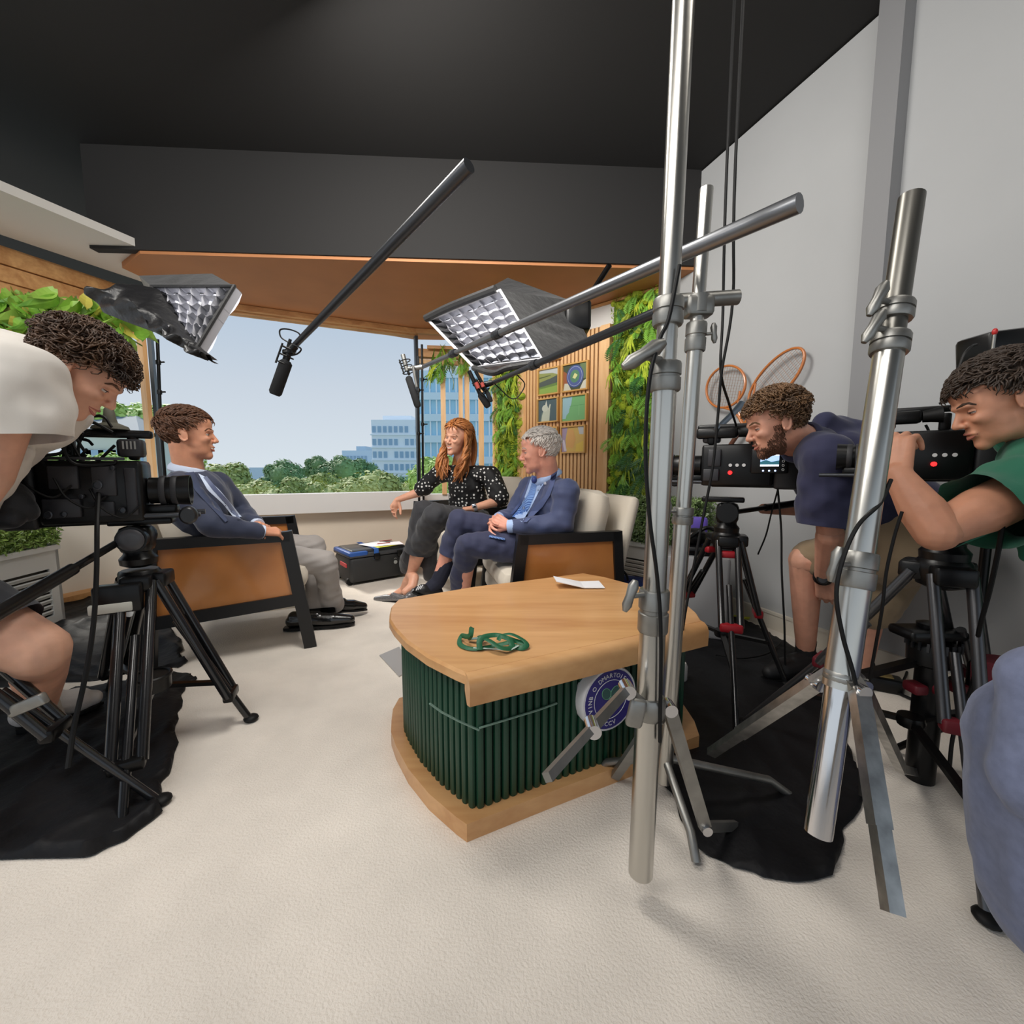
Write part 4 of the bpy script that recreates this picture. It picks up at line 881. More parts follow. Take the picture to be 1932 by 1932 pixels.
j = P(545, 665, 1.7); m0 = P(541, 680, 1.7); m1 = P(518, 745, 1.7); mb = MB(); mb.cyl(e0, j, .016); mb.cyl(j-V(.02, 0, 0), j+V(.02, 0, 0), .012); mb.tube([j, m0], [.011, .010], 10); mb.tube([P(548, 640, 1.7), P(532, 690, 1.7)], .006, 8); build(mb, 'pole_joint', black, b1)
shotgun(b1, P(541, 680, 1.7), m1, .0235); shock(b1, P(540, 672, 1.7), m1-m0, .026)
loop(b1, [P(556, 652, 1.69), P(566, 632, 1.68), P(548, 622, 1.68), P(529, 622, 1.68), P(530, 636, 1.68), P(544, 646, 1.69)]); loop(b1, [P(552, 650, 1.67), P(568, 658, 1.66), P(560, 668, 1.67), P(540, 672, 1.68)])
b2 = root('boom_microphone', P(800, 690, 2.35), 'long grey boom crossing the softbox, mic over the woman', 'microphone')
e0 = P(798, 692, 2.35); e1 = P(1090, 565, 1.35); mb = MB(); mid = e0+(e1-e0)*.42
mb.tube([e0, mid], [.0105, .0105], 12); build(mb, 'boom_pole', grey_al, b2); mb = MB(); mb.tube([mid, e1, e0+(e1-e0)*1.5], [.0135, .0155, .018], 12); build(mb, 'boom_pole', grey_al, b2)
for t in (.28, .60): p = e0+(e1-e0)*t; collar(b2, p, e1-e0, .018, .05, 'boom_collar', dkal)
m0 = P(768, 704, 2.35); m1 = P(789, 768, 2.35); shotgun(b2, m0+(m1-m0)*.1, m1, .019); mb = MB(); mb.tube([P(760, 669, 2.35), P(768, 700, 2.35)], .012, 12); mb.tube([e0, P(780, 695, 2.35), P(770, 695, 2.35)], [.012, .014, .01], 10); mb.tube([P(779, 690, 2.33), P(786, 730, 2.33)], .007, 8); build(mb, 'pole_joint', steel2, b2)
shock(b2, P(767, 692, 2.35), m1-m0, .03)
b3 = root('boom_microphone', P(925, 720, 2.1), 'dark boom pole under the softbox carrying two small microphones', 'microphone')
e0 = P(930, 722, 2.1); e1 = P(1248, 585, 1.15); mb = MB(); mid = e0+(e1-e0)*.36; mb.tube([e0, mid], [.0095, .0105], 12); build(mb, 'boom_pole', dkal, b3); mb = MB(); mb.tube([mid, e1], [.0135, .0135], 12); build(mb, 'boom_pole', dkal, b3)
collar(b3, e0+(e1-e0)*.35, e1-e0, .0185, .05, 'boom_collar', dkal)
shotgun(b3, P(905, 742, 2.1), P(922, 768, 2.1), .017); shotgun(b3, P(918, 738, 2.08), P(927, 758, 2.08), .011)
mb = MB(); mb.tube([P(885, 700, 2.1), P(906, 744, 2.1)], .010, 10); mb.tube([P(897, 700, 2.08), P(919, 740, 2.08)], .008, 10); mb.tube([e0, P(915, 726, 2.1), P(903, 728, 2.1)], [.012, .016, .009], 10); build(mb, 'pole_joint', black, b3)
mb = MB(); mb.tube([P(898, 722, 2.07), P(903, 733, 2.07)], .0105, 10); mb.tube([P(909, 722, 2.06), P(912, 730, 2.06)], .009, 10); build(mb, 'red_band', M_('band_red', (170, 70, 60), .5), b3); shock(b3, P(908, 730, 2.09), P(927, 768, 2.1)-P(905, 742, 2.1), .026)
loop(b3, [e0+V(0, -.02, 0), P(950, 740, 2.1), P(965, 752, 2.1), P(978, 748, 2.1), P(990, 725, 2.1), P(975, 706, 2.08), P(985, 700, 2.0)])
# ---------------- softboxes ----------------
sbf = M_('softbox_black', (15, 15, 17), .55, bump=(18, .5, .01), sheen=.2); sbw = M_('grid_fabric', (176, 176, 182), .5, .1); dif = M_('diffuser', (226, 226, 232), .7, emit=1.0)
def softbox(label, O, Bk, nu, nv, depth, bag=None):
    """O: four opening corners; Bk: four back corners"""
    c = sum(O, V(0, 0, 0))/4; o = root('softbox', c, label, 'softbox')
    n_ = (O[1]-O[0]).cross(O[3]-O[0]).normalized(); bc_ = sum(Bk, V(0, 0, 0))/4; n_ = n_ if n_.dot(bc_-c) > 0 else -n_
    def q(u, v, k=0): return O[0]*(1-u)*(1-v)+O[1]*u*(1-v)+O[2]*u*v+O[3]*(1-u)*v+n_*k
    mb = MB()
    for i in range(4):
        j = (i+1) % 4
        def wl(u, v, i=i, j=j): a = O[i].lerp(O[j], u); b = Bk[i].lerp(Bk[j], u); p = a.lerp(b, v); sag = math.sin(u*3.14)*math.sin(v*3.14); return p-(p-(c+bc_)/2)*.12*sag+n_*0+V(.006*math.sin(u*23+v*9), 0, .008*math.sin(u*17+v*13))*sag
        mb.grid(wl, 14, 10)
    mb.grid(lambda u, v: Bk[0]*(1-u)*(1-v)+Bk[1]*u*(1-v)+Bk[2]*u*v+Bk[3]*(1-u)*v, 4, 4); build(mb, 'fabric_shell', sbf, o, 60)
    mb = MB(); mb.grid(lambda u, v: q(u, v, depth+.012*math.sin(u*9)*math.sin(v*7)), 8, 8); build(mb, 'diffuser', dif, o)
    for i in range(nu+1):
        mb = MB(); u = i/nu; mb.grid(lambda s, t: q(min(1, max(0, u+.012*math.sin(s*31+i*2)*(1-t) if 0 < i < nu else u)), s, depth*t*.97)+V(0, 0, .004*math.sin(s*40+i)), 28, 2); build(mb, 'grid_strip', sbw, o, False)
    for i in range(nv+1):
        mb = MB(); v = i/nv; mb.grid(lambda s, t: q(s, min(1, max(0, v+.012*math.sin(s*27+i*3)*(1-t) if 0 < i < nv else v)), depth*t*.97), 28, 2); build(mb, 'grid_strip', sbw, o, False)
    mb = MB(); mb.tube([O[0], O[1], O[2], O[3], O[0]], .008, 6); build(mb, 'rim', M_('rim_webbing', (200, 200, 204), .5) if not bag else sbf, o)
    return o
sr = softbox('large square softbox with silver egg-crate grid over the seated pair', [P(808, 604, 2.45), P(895, 694, 2.2), P(1022, 676, 1.95), P(944, 548, 2.2)],
        [P(958, 524, 2.85), P(1000, 660, 2.6), P(1114, 648, 2.3), P(1074, 566, 2.5)], 8, 7, .055)
mb = MB(); mb.tube(curve([P(800, 600, 2.44), P(830, 582, 2.4), P(880, 562, 2.3), P(935, 545, 2.2)], 5), [.022]*15+[.018], 8) if 0 else mb.tube(curve([P(803, 601, 2.44), P(850, 578, 2.35), P(935, 545, 2.2)], 5), .02, 8); build(mb, 'upper_flap', sbf, sr)
mb = MB(); mb.tube(curve([P(893, 694, 2.2), P(930, 704, 2.1), P(960, 694, 2.05), P(1020, 684, 1.95)], 5), .014, 8); build(mb, 'lower_flap', sbf, sr)
mb = MB(); mb.rbox(P(1088, 600, 2.42), (.14, .14, .16), .02); build(mb, 'lamp_head', black, sr)
mb = MB(); mb.tube([P(1092, 590, 2.42), P(1150, 500, 2.2)], .014, 10); build(mb, 'yoke', blackm, sr)
slb = softbox('softbox with crinkled black skirt at the top left', [P(286, 540, 1.82), P(322, 634, 1.70), P(371, 657, 1.62), P(442, 540, 1.74)], [P(262, 520, 2.2), P(300, 600, 2.05), P(345, 632, 1.98), P(400, 516, 2.12)], 6, 6, .04, True)
mb = MB(); cr_ = [(183, 566, 1.75, .0), (195, 590, 1.7, .055), (235, 606, 1.66, .07), (290, 626, 1.62, .06), (340, 652, 1.6, .042), (375, 668, 1.58, .028), (402, 683, 1.56, .016)]
pts = [P(x, y, d) for x, y, d, r in cr_]
def skirt(u, v):
    k = u*(len(cr_)-1); i = min(int(k), len(cr_)-2); t = k-i; lo = pts[i].lerp(pts[i+1], t)
    up_ = [P(186, 555, 1.8), P(250, 535, 1.8), P(300, 545, 1.78), P(330, 600, 1.7), P(352, 634, 1.63), P(372, 655, 1.59), P(400, 676, 1.56)]; hi = up_[i].lerp(up_[i+1], t)
    p = lo.lerp(hi, v); w = math.sin(v*3.14); return p+V(.0, -.06*w, .0)+V(.012*math.sin(u*31+v*5), .018*math.sin(u*23-v*8), .012*math.sin(u*27+v*11))*w
mb.grid(skirt, 44, 16); mb2 = MB(); mb2.grid(lambda u, v: skirt(u, v)+V(0, .03, .0), 44, 4); mb.join(mb2); build(mb, 'black_skirt', M_('glossy_black_cloth', (20, 20, 22), .4, bump=(14, .6, .02)), slb, 60)
lw_ = MB(); lw_.tube(curve([P(318, 614, 1.62), P(324, 640, 1.6), P(345, 655, 1.58), P(368, 662, 1.57)], 5), .003, 5); build(lw_, 'edge_cord', M_('cord_grey', (150, 150, 152), .5), slb)
# ---------------- hanging cables ----------------
def cable(pts, label, r=.004, mat=None, grp=None, n=6):
    mb = MB(); mb.tube(curve(pts, n), r, 7); o = build(mb, 'cable', mat or rubber); tag(o, label, 'cable', grp); return o
cable([V(P(1388, 300, 1.25).x, 1.25, 3.02), P(1388, 300, 1.25), P(1383, 562, 1.3), P(1362, 700, 1.3), P(1355, 780, 1.3), P(1345, 880, 1.3), P(1325, 985, 1.3), P(1305, 1090, 1.3), P(1288, 1190, 1.3), P(1278, 1300, 1.3), P(1290, 1420, 1.28)], 'black cable hanging in front of the left racket down past the slim stand', .0042)
cable([V(P(1372, 300, 1.4).x, 1.4, 3.02), P(1372, 300, 1.4), P(1364, 590, 1.45), P(1360, 700, 1.45), P(1375, 760, 1.6), P(1388, 800, 1.85), P(1390, 815, 1.95)], 'black cable crossing the left racket and ending at the middle camera', .0045)
cable([P(1282, 500, .82), P(1262, 600, .81), P(1245, 640, .8), P(1225, 720, .79), P(1218, 850, .79), P(1226, 980, .79), P(1240, 1090, .80), P(1247, 1200, .81), P(1245, 1400, .82)], 'black cable looping down the thick stand by the coffee table', .0038)
cable([P(1681, 905, .80), P(1660, 950, .78), P(1620, 990, .76), P(1592, 1050, .75), P(1578, 1120, .74), P(1590, 1200, .73), P(1612, 1280, .72), P(1622, 1369, .72), P(1624, 1500, .72)], 'black cable swinging around the large leaning stand', .0036)
cable([P(1702, 965, .95), P(1688, 1010, .95), P(1672, 1080, .95), P(1664, 1150, .95), P(1650, 1230, .97), P(1640, 1290, 1.0), P(1625, 1420, 1.1)], 'thin black cable hanging under the bare forearm', .0034)
cable([P(1894, 970, .9), P(1885, 1030, .92), P(1868, 1110, .95), P(1845, 1200, 1.0), P(1835, 1290, 1.05), P(1800, 1380, 1.1), P(1790, 1460, 1.1)], 'black cable below the green shirt in front of the tripod leg', .0048)
cable([P(186, 930, 1.34), P(183, 990, 1.25), P(182, 1080, 1.2), P(176, 1180, 1.15), P(160, 1280, 1.1), P(140, 1369, 1.05), P(128, 1450, 1.0)], 'thick black cable hanging from the left camera past the bare knee', .0062)
cable([P(1470, 915, 1.85), P(1455, 970, 1.9), P(1445, 1010, 1.92), P(1430, 1046, 1.95)], 'thin black cable from the middle camera to its tripod', .0035)
cable([P(1467, 918, 1.8), P(1474, 1000, 1.8), P(1475, 1080, 1.8), P(1480, 1180, 1.8), P(1482, 1260, 1.8), P(1490, 1330, 1.75)], 'black cable hanging free right of the middle tripod', .0042)
yl = M_('yellow_cable', (206, 210, 70), .5)
def coil(c, label, r0, mat, n, seed, sq=.5):
    rr = random.Random(seed); pts = []
    for i in range(n*9): a = i/9*2*math.pi; r = r0*(1+.15*math.sin(a*.37+seed)); pts.append(c+V(r*math.cos(a)+.02*math.sin(a*.21), r*sq*math.sin(a)+.02*math.cos(a*.3), .008+.006*(i//9)))
    mb = MB(); mb.tube(curve(pts, 2), .004, 6); return tag(build(mb, 'coiled_cable', mat), label, 'cable')
coil(G(1408, 1160), 'coiled yellow and green cable on the floor by the white wall', .15, yl, 3, 1, .7); coil(G(1400, 1158), 'coiled pale cable inside the yellow coil', .11, M_('pale_cable', (196, 196, 190), .5), 2, 4, .7); coil(G(1402, 1150), 'small coiled black cable in the yellow coil', .07, rubber, 3, 6, .7)
cable([G(1450, 1155, .01), G(1490, 1180, .01), G(1560, 1205, .01), G(1620, 1260, .01), G(1700, 1310, .01), G(1790, 1340, .01), G(1870, 1364, .01), G(1990, 1400, .01)], 'long black cable on the floor along the right wall', .006)
cable([G(1545, 1200, .01), G(1600, 1225, .01), G(1650, 1285, .015), G(1690, 1300, .01), G(1712, 1262, .05), G(1695, 1240, .02), G(1640, 1262, .01)], 'looped black cable by the floor box', .005)
cable([G(1350, 1235, .03), G(1400, 1242, .03), G(1450, 1232, .03), G(1475, 1210, .03)], 'thin dark cable lying on the black cloth right of the table', .004)
fb_ = root('junction_box', G(1665, 1290), 'small black junction box with ochre face on the floor by the right wall', 'box')
mb = MB(); p = G(1665, 1300); rz = Matrix.Rotation(-.5, 3, 'Z'); mb.rbox(zz(p, .03), (.13, .08, .06), .012, rz); build(mb, 'case_body', black, fb_); mb = MB(); mb.rbox(zz(p, .062), (.06, .04, .006), .002, rz); build(mb, 'ochre_face', M_('ochre', (150, 128, 78), .6), fb_)
# white adapter and grey box by the table base
mb = MB(); mb.rbox(G(1268, 1262, .05), (.09, .12, .10), .02, Matrix.Rotation(.3, 3, 'Z')); tag(build(mb, 'power_adapter', white), 'white power adapter on the floor between table and slim stand', 'box')
# blue bag behind the right armchair, purple case on the sill end
bg_ = root('bag', G(1180, 1100), 'dark blue bag with black handles between armchair and planter', 'bag')
bl_ = M_('navy_canvas', (26, 48, 110), .8, bump=(40, .3)); q = P(1165, 1105, 2.62); mb = MB(); mb.rbox(V(q.x+.02, q.y, .15), (.34, .16, .26), .05, Matrix.Rotation(-.5, 3, 'Z')); build(mb, 'body', bl_, bg_)
for s in (-.05, .05): mb = MB(); c = V(q.x-.02, q.y+s, .27); mb.tube(arc(c, .07, 0, 180, 10, V(.88, -.48, 0), V(0, 0, 1)), .007, 6); build(mb, 'handle', rubber, bg_)
# grey console cart with purple light behind the middle stands
kt = root('equipment_case', G(1300, 1160), 'grey flat-topped equipment trolley with purple lid behind the slim stand', 'case')
q = P(1312, 1040, 2.45); mb = MB(); mb.rbox(V(q.x, q.y, .24), (.34, .34, .46), .02, Matrix.Rotation(-.35, 3, 'Z')); build(mb, 'body', M_('trolley_grey', (150, 150, 152), .5), kt)
mb = MB(); mb.rbox(V(q.x+.0, q.y-.02, .50), (.28, .28, .05), .02, Matrix.Rotation(-.35, 3, 'Z')); build(mb, 'top_tray', black, kt)
mb = MB(); mb.rbox(V(q.x+.02, q.y+.08, .60), (.15, .05, .13), .02, Matrix.Rotation(-.35, 3, 'Z')); build(mb, 'purple_lid', M_('purple_plastic', (104, 84, 186), .5), kt)
mb = MB(); mb.sph(V(q.x-.04, q.y-.08, .57), (.07, .06, .05)); mb.tube(curve([V(q.x-.1, q.y-.1, .55), V(q.x-.02, q.y-.16, .63), V(q.x+.08, q.y-.1, .6)], 5), .012, 7); build(mb, 'headphones', black, kt)
# floor board beside the table
mb = MB(); p0, p1, p2, p3 = G(716, 1238, 0), G(753, 1222, 0), G(780, 1262, 0), G(753, 1278, 0); mb.prism([p0, p1, p2, p3], (0, 0, .006)); tag(build(mb, 'floor_plate', M_('grey_plate', (176, 172, 168), .4, .2), None, False), 'thin grey floor plate at the left foot of the coffee table', 'plate')
# ---------------- rackets on the right wall ----------------
rw_ = M_('racket_wood', (188, 112, 56), .35, coat=.4); gut = M_('gut_string', (150, 120, 100), .6)
def wall_at(px, py, off=.03): q = onwall(px, C1+nr_*off, RW); return V(q.x, q.y, P(px, py, q.y).z)
def tennis_racket(cpx, cpy, hw, hh, tilt, hdir, label, off=.06):
    c = wall_at(cpx, cpy, off); sx_ = (wall_at(cpx+hw, cpy, off)-wall_at(cpx-hw, cpy, off)).length/2; sz_ = (wall_at(cpx, cpy-hh, off)-wall_at(cpx, cpy+hh, off)).length/2
    o = root('tennis_racket', c, label, 'racket', 'old tennis rackets on the white wall'); t = math.radians(tilt); e1_ = RW*math.cos(t)+V(0, 0, 1)*math.sin(t); e2_ = -RW*math.sin(t)+V(0, 0, 1)*math.cos(t)
    el = [c+e1_*sx_*math.cos(a)+e2_*sz_*math.sin(a) for a in [2*math.pi*i/40 for i in range(40)]]
    mb = MB(); mb.tube(el, .0075, 8, close=True, flat=(tuple(nr_), 1.2)); build(mb, 'frame', rw_, o)
    mb = MB(); n_ = 15
    for i in range(1, n_):
        u = -1+2*i/n_; k = math.sqrt(1-u*u)*.98; mb.tube([c+e1_*sx_*u+e2_*sz_*k, c+e1_*sx_*u-e2_*sz_*k], .0011, 3, False); mb.tube([c+e2_*sz_*u+e1_*sx_*k, c+e2_*sz_*u-e1_*sx_*k], .0008, 3, False)
    build(mb, 'strings', gut, o, False)
    h = V(0, 0, 0)+RW*hdir[0]+V(0, 0, 1)*hdir[1]; h.normalize(); sd = nr_.cross(h); p0 = c+h*max(sx_, sz_)*.93; w = sx_*.5
    mb = MB(); mb.tube(curve([c+h*sz_*.78+sd*w, p0+h*.03+sd*.02, p0+h*.09+sd*.006], 4), .0065, 7); mb.tube(curve([c+h*sz_*.78-sd*w, p0+h*.03-sd*.02, p0+h*.09-sd*.006], 4), .0065, 7); mb.tube([p0+h*.08, p0+h*.2], .011, 8); build(mb, 'throat', rw_, o)
    mb = MB(); mb.tube([p0+h*.18, p0+h*.36], .014, 8); build(mb, 'grip', M_('leather_grip', (90, 52, 34), .7), o)
tennis_racket(1358, 730, 35, 39, -12, (.55, -.9), 'smaller round-headed wooden racket left of the two on the wall')
tennis_racket(1449, 716, 56, 34, 38, (-.65, -.8), 'larger oval wooden racket tilted right on the white wall')
# ---------------- tripods ----------------
def tripod(apex, feet, label, accent, spread=True, legm=None, kl=.52, twin=True, r=.012, headh=.10, bowl=.05, sp_z=None, bandm=None):
    o = root('camera_tripod', (apex.x, apex.y, 0), label, 'tripod')
    mb = MB(); mb.lathe([(.03, -.07), (.052, -.06), (.06, -.02), (bowl*1.15, 0), (bowl, .01)], apex, (0, 0, 1), 20); build(mb, 'bowl', black, o)
    for f_ in feet:
        f_ = Vector(f_); d = (f_-apex); hd = V(d.x, d.y, 0).normalized(); s = V(-hd.y, hd.x, 0); t0 = apex+hd*.055+V(0, 0, -.025); kz = apex.lerp(f_, kl); d.normalize()
        mb = MB(); mb.rbox(t0+V(0, 0, .0), (.06, .085, .05), .01, Matrix((hd, s, V(0, 0, 1))).transposed()); build(mb, 'shoulder', black, o)
        leg = MB()
        for k in (-1, 1): leg.tube([t0+s*.038*k, kz+s*.034*k], r*1.12, 12)
        leg.tube([apex.lerp(f_, .30), f_-d*.02], r*.95, 12)
        lg = build(leg, 'leg', legm or M_('carbon_black', (30, 30, 32), .25, .3, coat=.5), o)
        mb = MB(); mb.rbox(kz, (.035, .085, .035), .008, Matrix((hd, s, V(0, 0, 1))).transposed()); build(mb, 'leg_lock', accent, lg)
        mb = MB(); mb.sph(f_+V(0, 0, .012), (.026, .026, .013)); build(mb, 'foot', rubber, lg)
        if bandm: mb = MB(); mb.rbox(apex.lerp(f_, .12)+hd*.012, (.03, .095, .03), .008, Matrix((hd, s, V(0, 0, 1))).transposed()); build(mb, 'leg_band', bandm, lg)
    if spread:
        hz_ = sp_z if sp_z else apex.z*.32; c = V(apex.x, apex.y, 0)
        cc_ = V(sum(f[0] for f in feet)/3*.5+apex.x*.5, sum(f[1] for f in feet)/3*.5+apex.y*.5, hz_)
        mb = MB(); mb.lathe([(.03, -.015), (.034, 0), (.03, .015)], cc_, (0, 0, 1), 16)
        for f_ in feet: p = apex.lerp(Vector(f_), .72); mb.beam(cc_, p, .02, .014)
        build(mb, 'spreader', blackm, o)
    return o
def fluid_head(par, c, yaw, pan=None, big=1.0):
    y = math.radians(yaw); h = V(math.sin(y), math.cos(y), 0); s = V(-h.y, h.x, 0)
    mb = MB(); mb.lathe([(.03, 0), (.05, .01), (.052, .03), (.04, .045), (.038, .06)], c, (0, 0, 1), 24); build(mb, 'pan_base', black, par)
    mb = MB(); mb.rbox(c+V(0, 0, .095), (.09*big, .085, .09), .02, Matrix((h, s, V(0, 0, 1))).transposed()); mb.cyl(c+V(0, 0, .10)-s*.065, c+V(0, 0, .10)+s*.065, .042, 20); build(mb, 'tilt_block', black, par)
    mb = MB(); mb.lathe([(.034, 0), (.036, .006), (.028, .012), (.018, .013)], c+V(0, 0, .10)-s*.064, -s, 20); build(mb, 'tilt_knob', M_('grey_knob', (70, 70, 74), .35), par)
    mb = MB(); mb.rbox(c+V(0, 0, .155)+h*.02, (.17, .075, .022), .006, Matrix((h, s, V(0, 0, 1))).transposed()); build(mb, 'top_plate', blackm, par)
    if pan:
        p = Vector(pan); q = c+V(0, 0, .10)-h*.03; mb = MB(); m_ = q.lerp(p, .45); mb.tube([q, m_], .011, 10); mb.tube([m_, p], .0165, 12); build(mb, 'pan_handle', black, par)
TA = V(-1.27, 1.42, .60)
tA = tripod(TA, [G(474, 1360), V(-1.04, 1.04, 0), V(-1.72, 1.72, 0)], 'black twin-tube tripod under the left camera with a white printed label', blackm, True, None, .80, r=.0135)
fluid_head(tA, TA+V(0, 0, .02), 62, P(-60, 1190, .85))
mb = MB(); mb.rbox(TA+V(.01, -.125, -.085), (.105, .02, .03), .004, Matrix.Rotation(.55, 3, 'Z')); build(mb, 'printed_label', M_('label_paper', (206, 206, 196), .5), tA); mb = MB(); mb.rbox(TA+V(.015, -.10, -.06), (.12, .05, .09), .008, Matrix.Rotation(.55, 3, 'Z')); build(mb, 'label_block', black, tA)
mb = MB()
for i in range(7): mb.box(TA+V(-.025+.011*i, -.1425+.0068*i, -.082+(.003 if i % 2 else -.004)), (.005, .003, .006), Matrix.Rotation(.55, 3, 'Z'))
build(mb, 'label_print', black, tA, False)
mb = MB(); cb_ = P(283, 1275, 1.35); mb.tube([cb_+V(.055*math.cos(t), .055*math.sin(t), 0) for t in [2*math.pi*i/20 for i in range(20)]], .006, 6, close=True); mb.lathe([(.055, -.045), (.056, 0)], cb_, (0, 0, 1), 20); build(mb, 'cup_ring', black, tA)
TB = V(.96, 1.88, .66)
tB = tripod(TB, [V(1.18, 1.80, 0)+V(.03, -.02, 0), V(.80, 1.42, 0), V(.82, 2.30, 0)], 'black carbon tripod with red collars under the middle camera', red, True, bandm=red)
fluid_head(tB, TB+V(0, 0, .0), -62, P(1512, 948, 1.95))
TC = V(1.16, 1.12, .70)
tC = tripod(TC, [V(.86, 1.50, 0), V(1.0, .80, 0), V(1.60, 1.32, 0)], 'long-legged tripod with dark red collars under the right camera', M_('dark_red', (96, 18, 30), .5), True, M_('grey_leg_tube', (92, 92, 94), .3, .85))
fluid_head(tC, TC+V(0, 0, .0), -50, None)
tD = tripod(V(-1.42, .98, .56), [V(-1.00, 1.12, 0), V(-1.5, .55, 0), V(-1.9, 1.2, 0)], 'tripod legs cut off at the lower left beside the bare knee', blackm, False)
mb = MB(); q = P(52, 1330, 1.0); mb.rbox(q, (.10, .02, .03), .006, Matrix.Rotation(-.4, 3, 'Y')); build(mb, 'clamp_plate', steel2, tD)
# black pedestal with round clamp, right
pdc = P(1762, 1200, 1.22); pdd = root('pedestal', V(pdc.x, pdc.y, 0), 'black pedestal column with ribbed clamp ring and red fittings, lower right', 'stand')
mb = MB(); mb.cyl(V(pdc.x, pdc.y, .0), V(pdc.x, pdc.y, pdc.z-.03), .036, 20); build(mb, 'column', black, pdd)
mb = MB(); mb.lathe([(.04, -.09), (.058, -.08), (.06, -.03), (.055, -.02)], pdc, (0, 0, 1), 24); build(mb, 'clamp_ring', black, pdd)
for i in range(20): t = 2*math.pi*i/20; mb = MB(); mb.box(pdc+V(.061*math.cos(t), .061*math.sin(t), -.022), (.006, .006, .026), Matrix.Rotation(t, 3, 'Z')); build(mb, 'rib', dkal, pdd, False)
mb = MB(); mb.rbox(pdc+V(-.02, .0, .012), (.17, .09, .03), .012); mb.lathe([(.026, .02), (.028, .04), (.015, .045)], pdc+V(-.02, 0, 0), (0, 0, 1), 16); build(mb, 'top_plate', black, pdd)
mb = MB(); mb.beam(pdc+V(-.05, 0, -.08), P(1560, 1290, 1.15), .022, .02); build(mb, 'spreader_arm', black, pdd)
for dx in (-.06, 0, .065): mb = MB(); mb.rbox(pdc+V(dx, -.02, -.15), (.04, .05, .03), .008); build(mb, 'red_fitting', M_('dark_red', (96, 18, 30), .5), pdd)
mb = MB(); mb.tube([pdc+V(.07, 0, -.13), P(1845, 1345, 1.2)], .012, 10); build(mb, 'strut', black, pdd)
# red pouch on the right tripod leg
mb = MB(); c = P(1872, 1310, 1.1); mb.tube([c+V(0, 0, .10), c+V(0, 0, .08), c, c-V(0, 0, .12)], [.055, .058, .05, .034], 14, flat=((0, 1, 0), .6)); tag(build(mb, 'leg_pouch', M_('maroon_canvas', (96, 14, 30), .75, bump=(60, .3))), 'maroon canvas pouch around the foot of the right tripod leg', 'pouch')
mb = MB(); mb.tube([c+V(.0, 0, -.11), c+V(.02, .01, -.25), V(c.x+.03, c.y, .0)], [.034, .03, .03], 12); tag(build(mb, 'leg_sleeve', black), 'black sleeve below the maroon pouch at the lower right', 'sleeve')
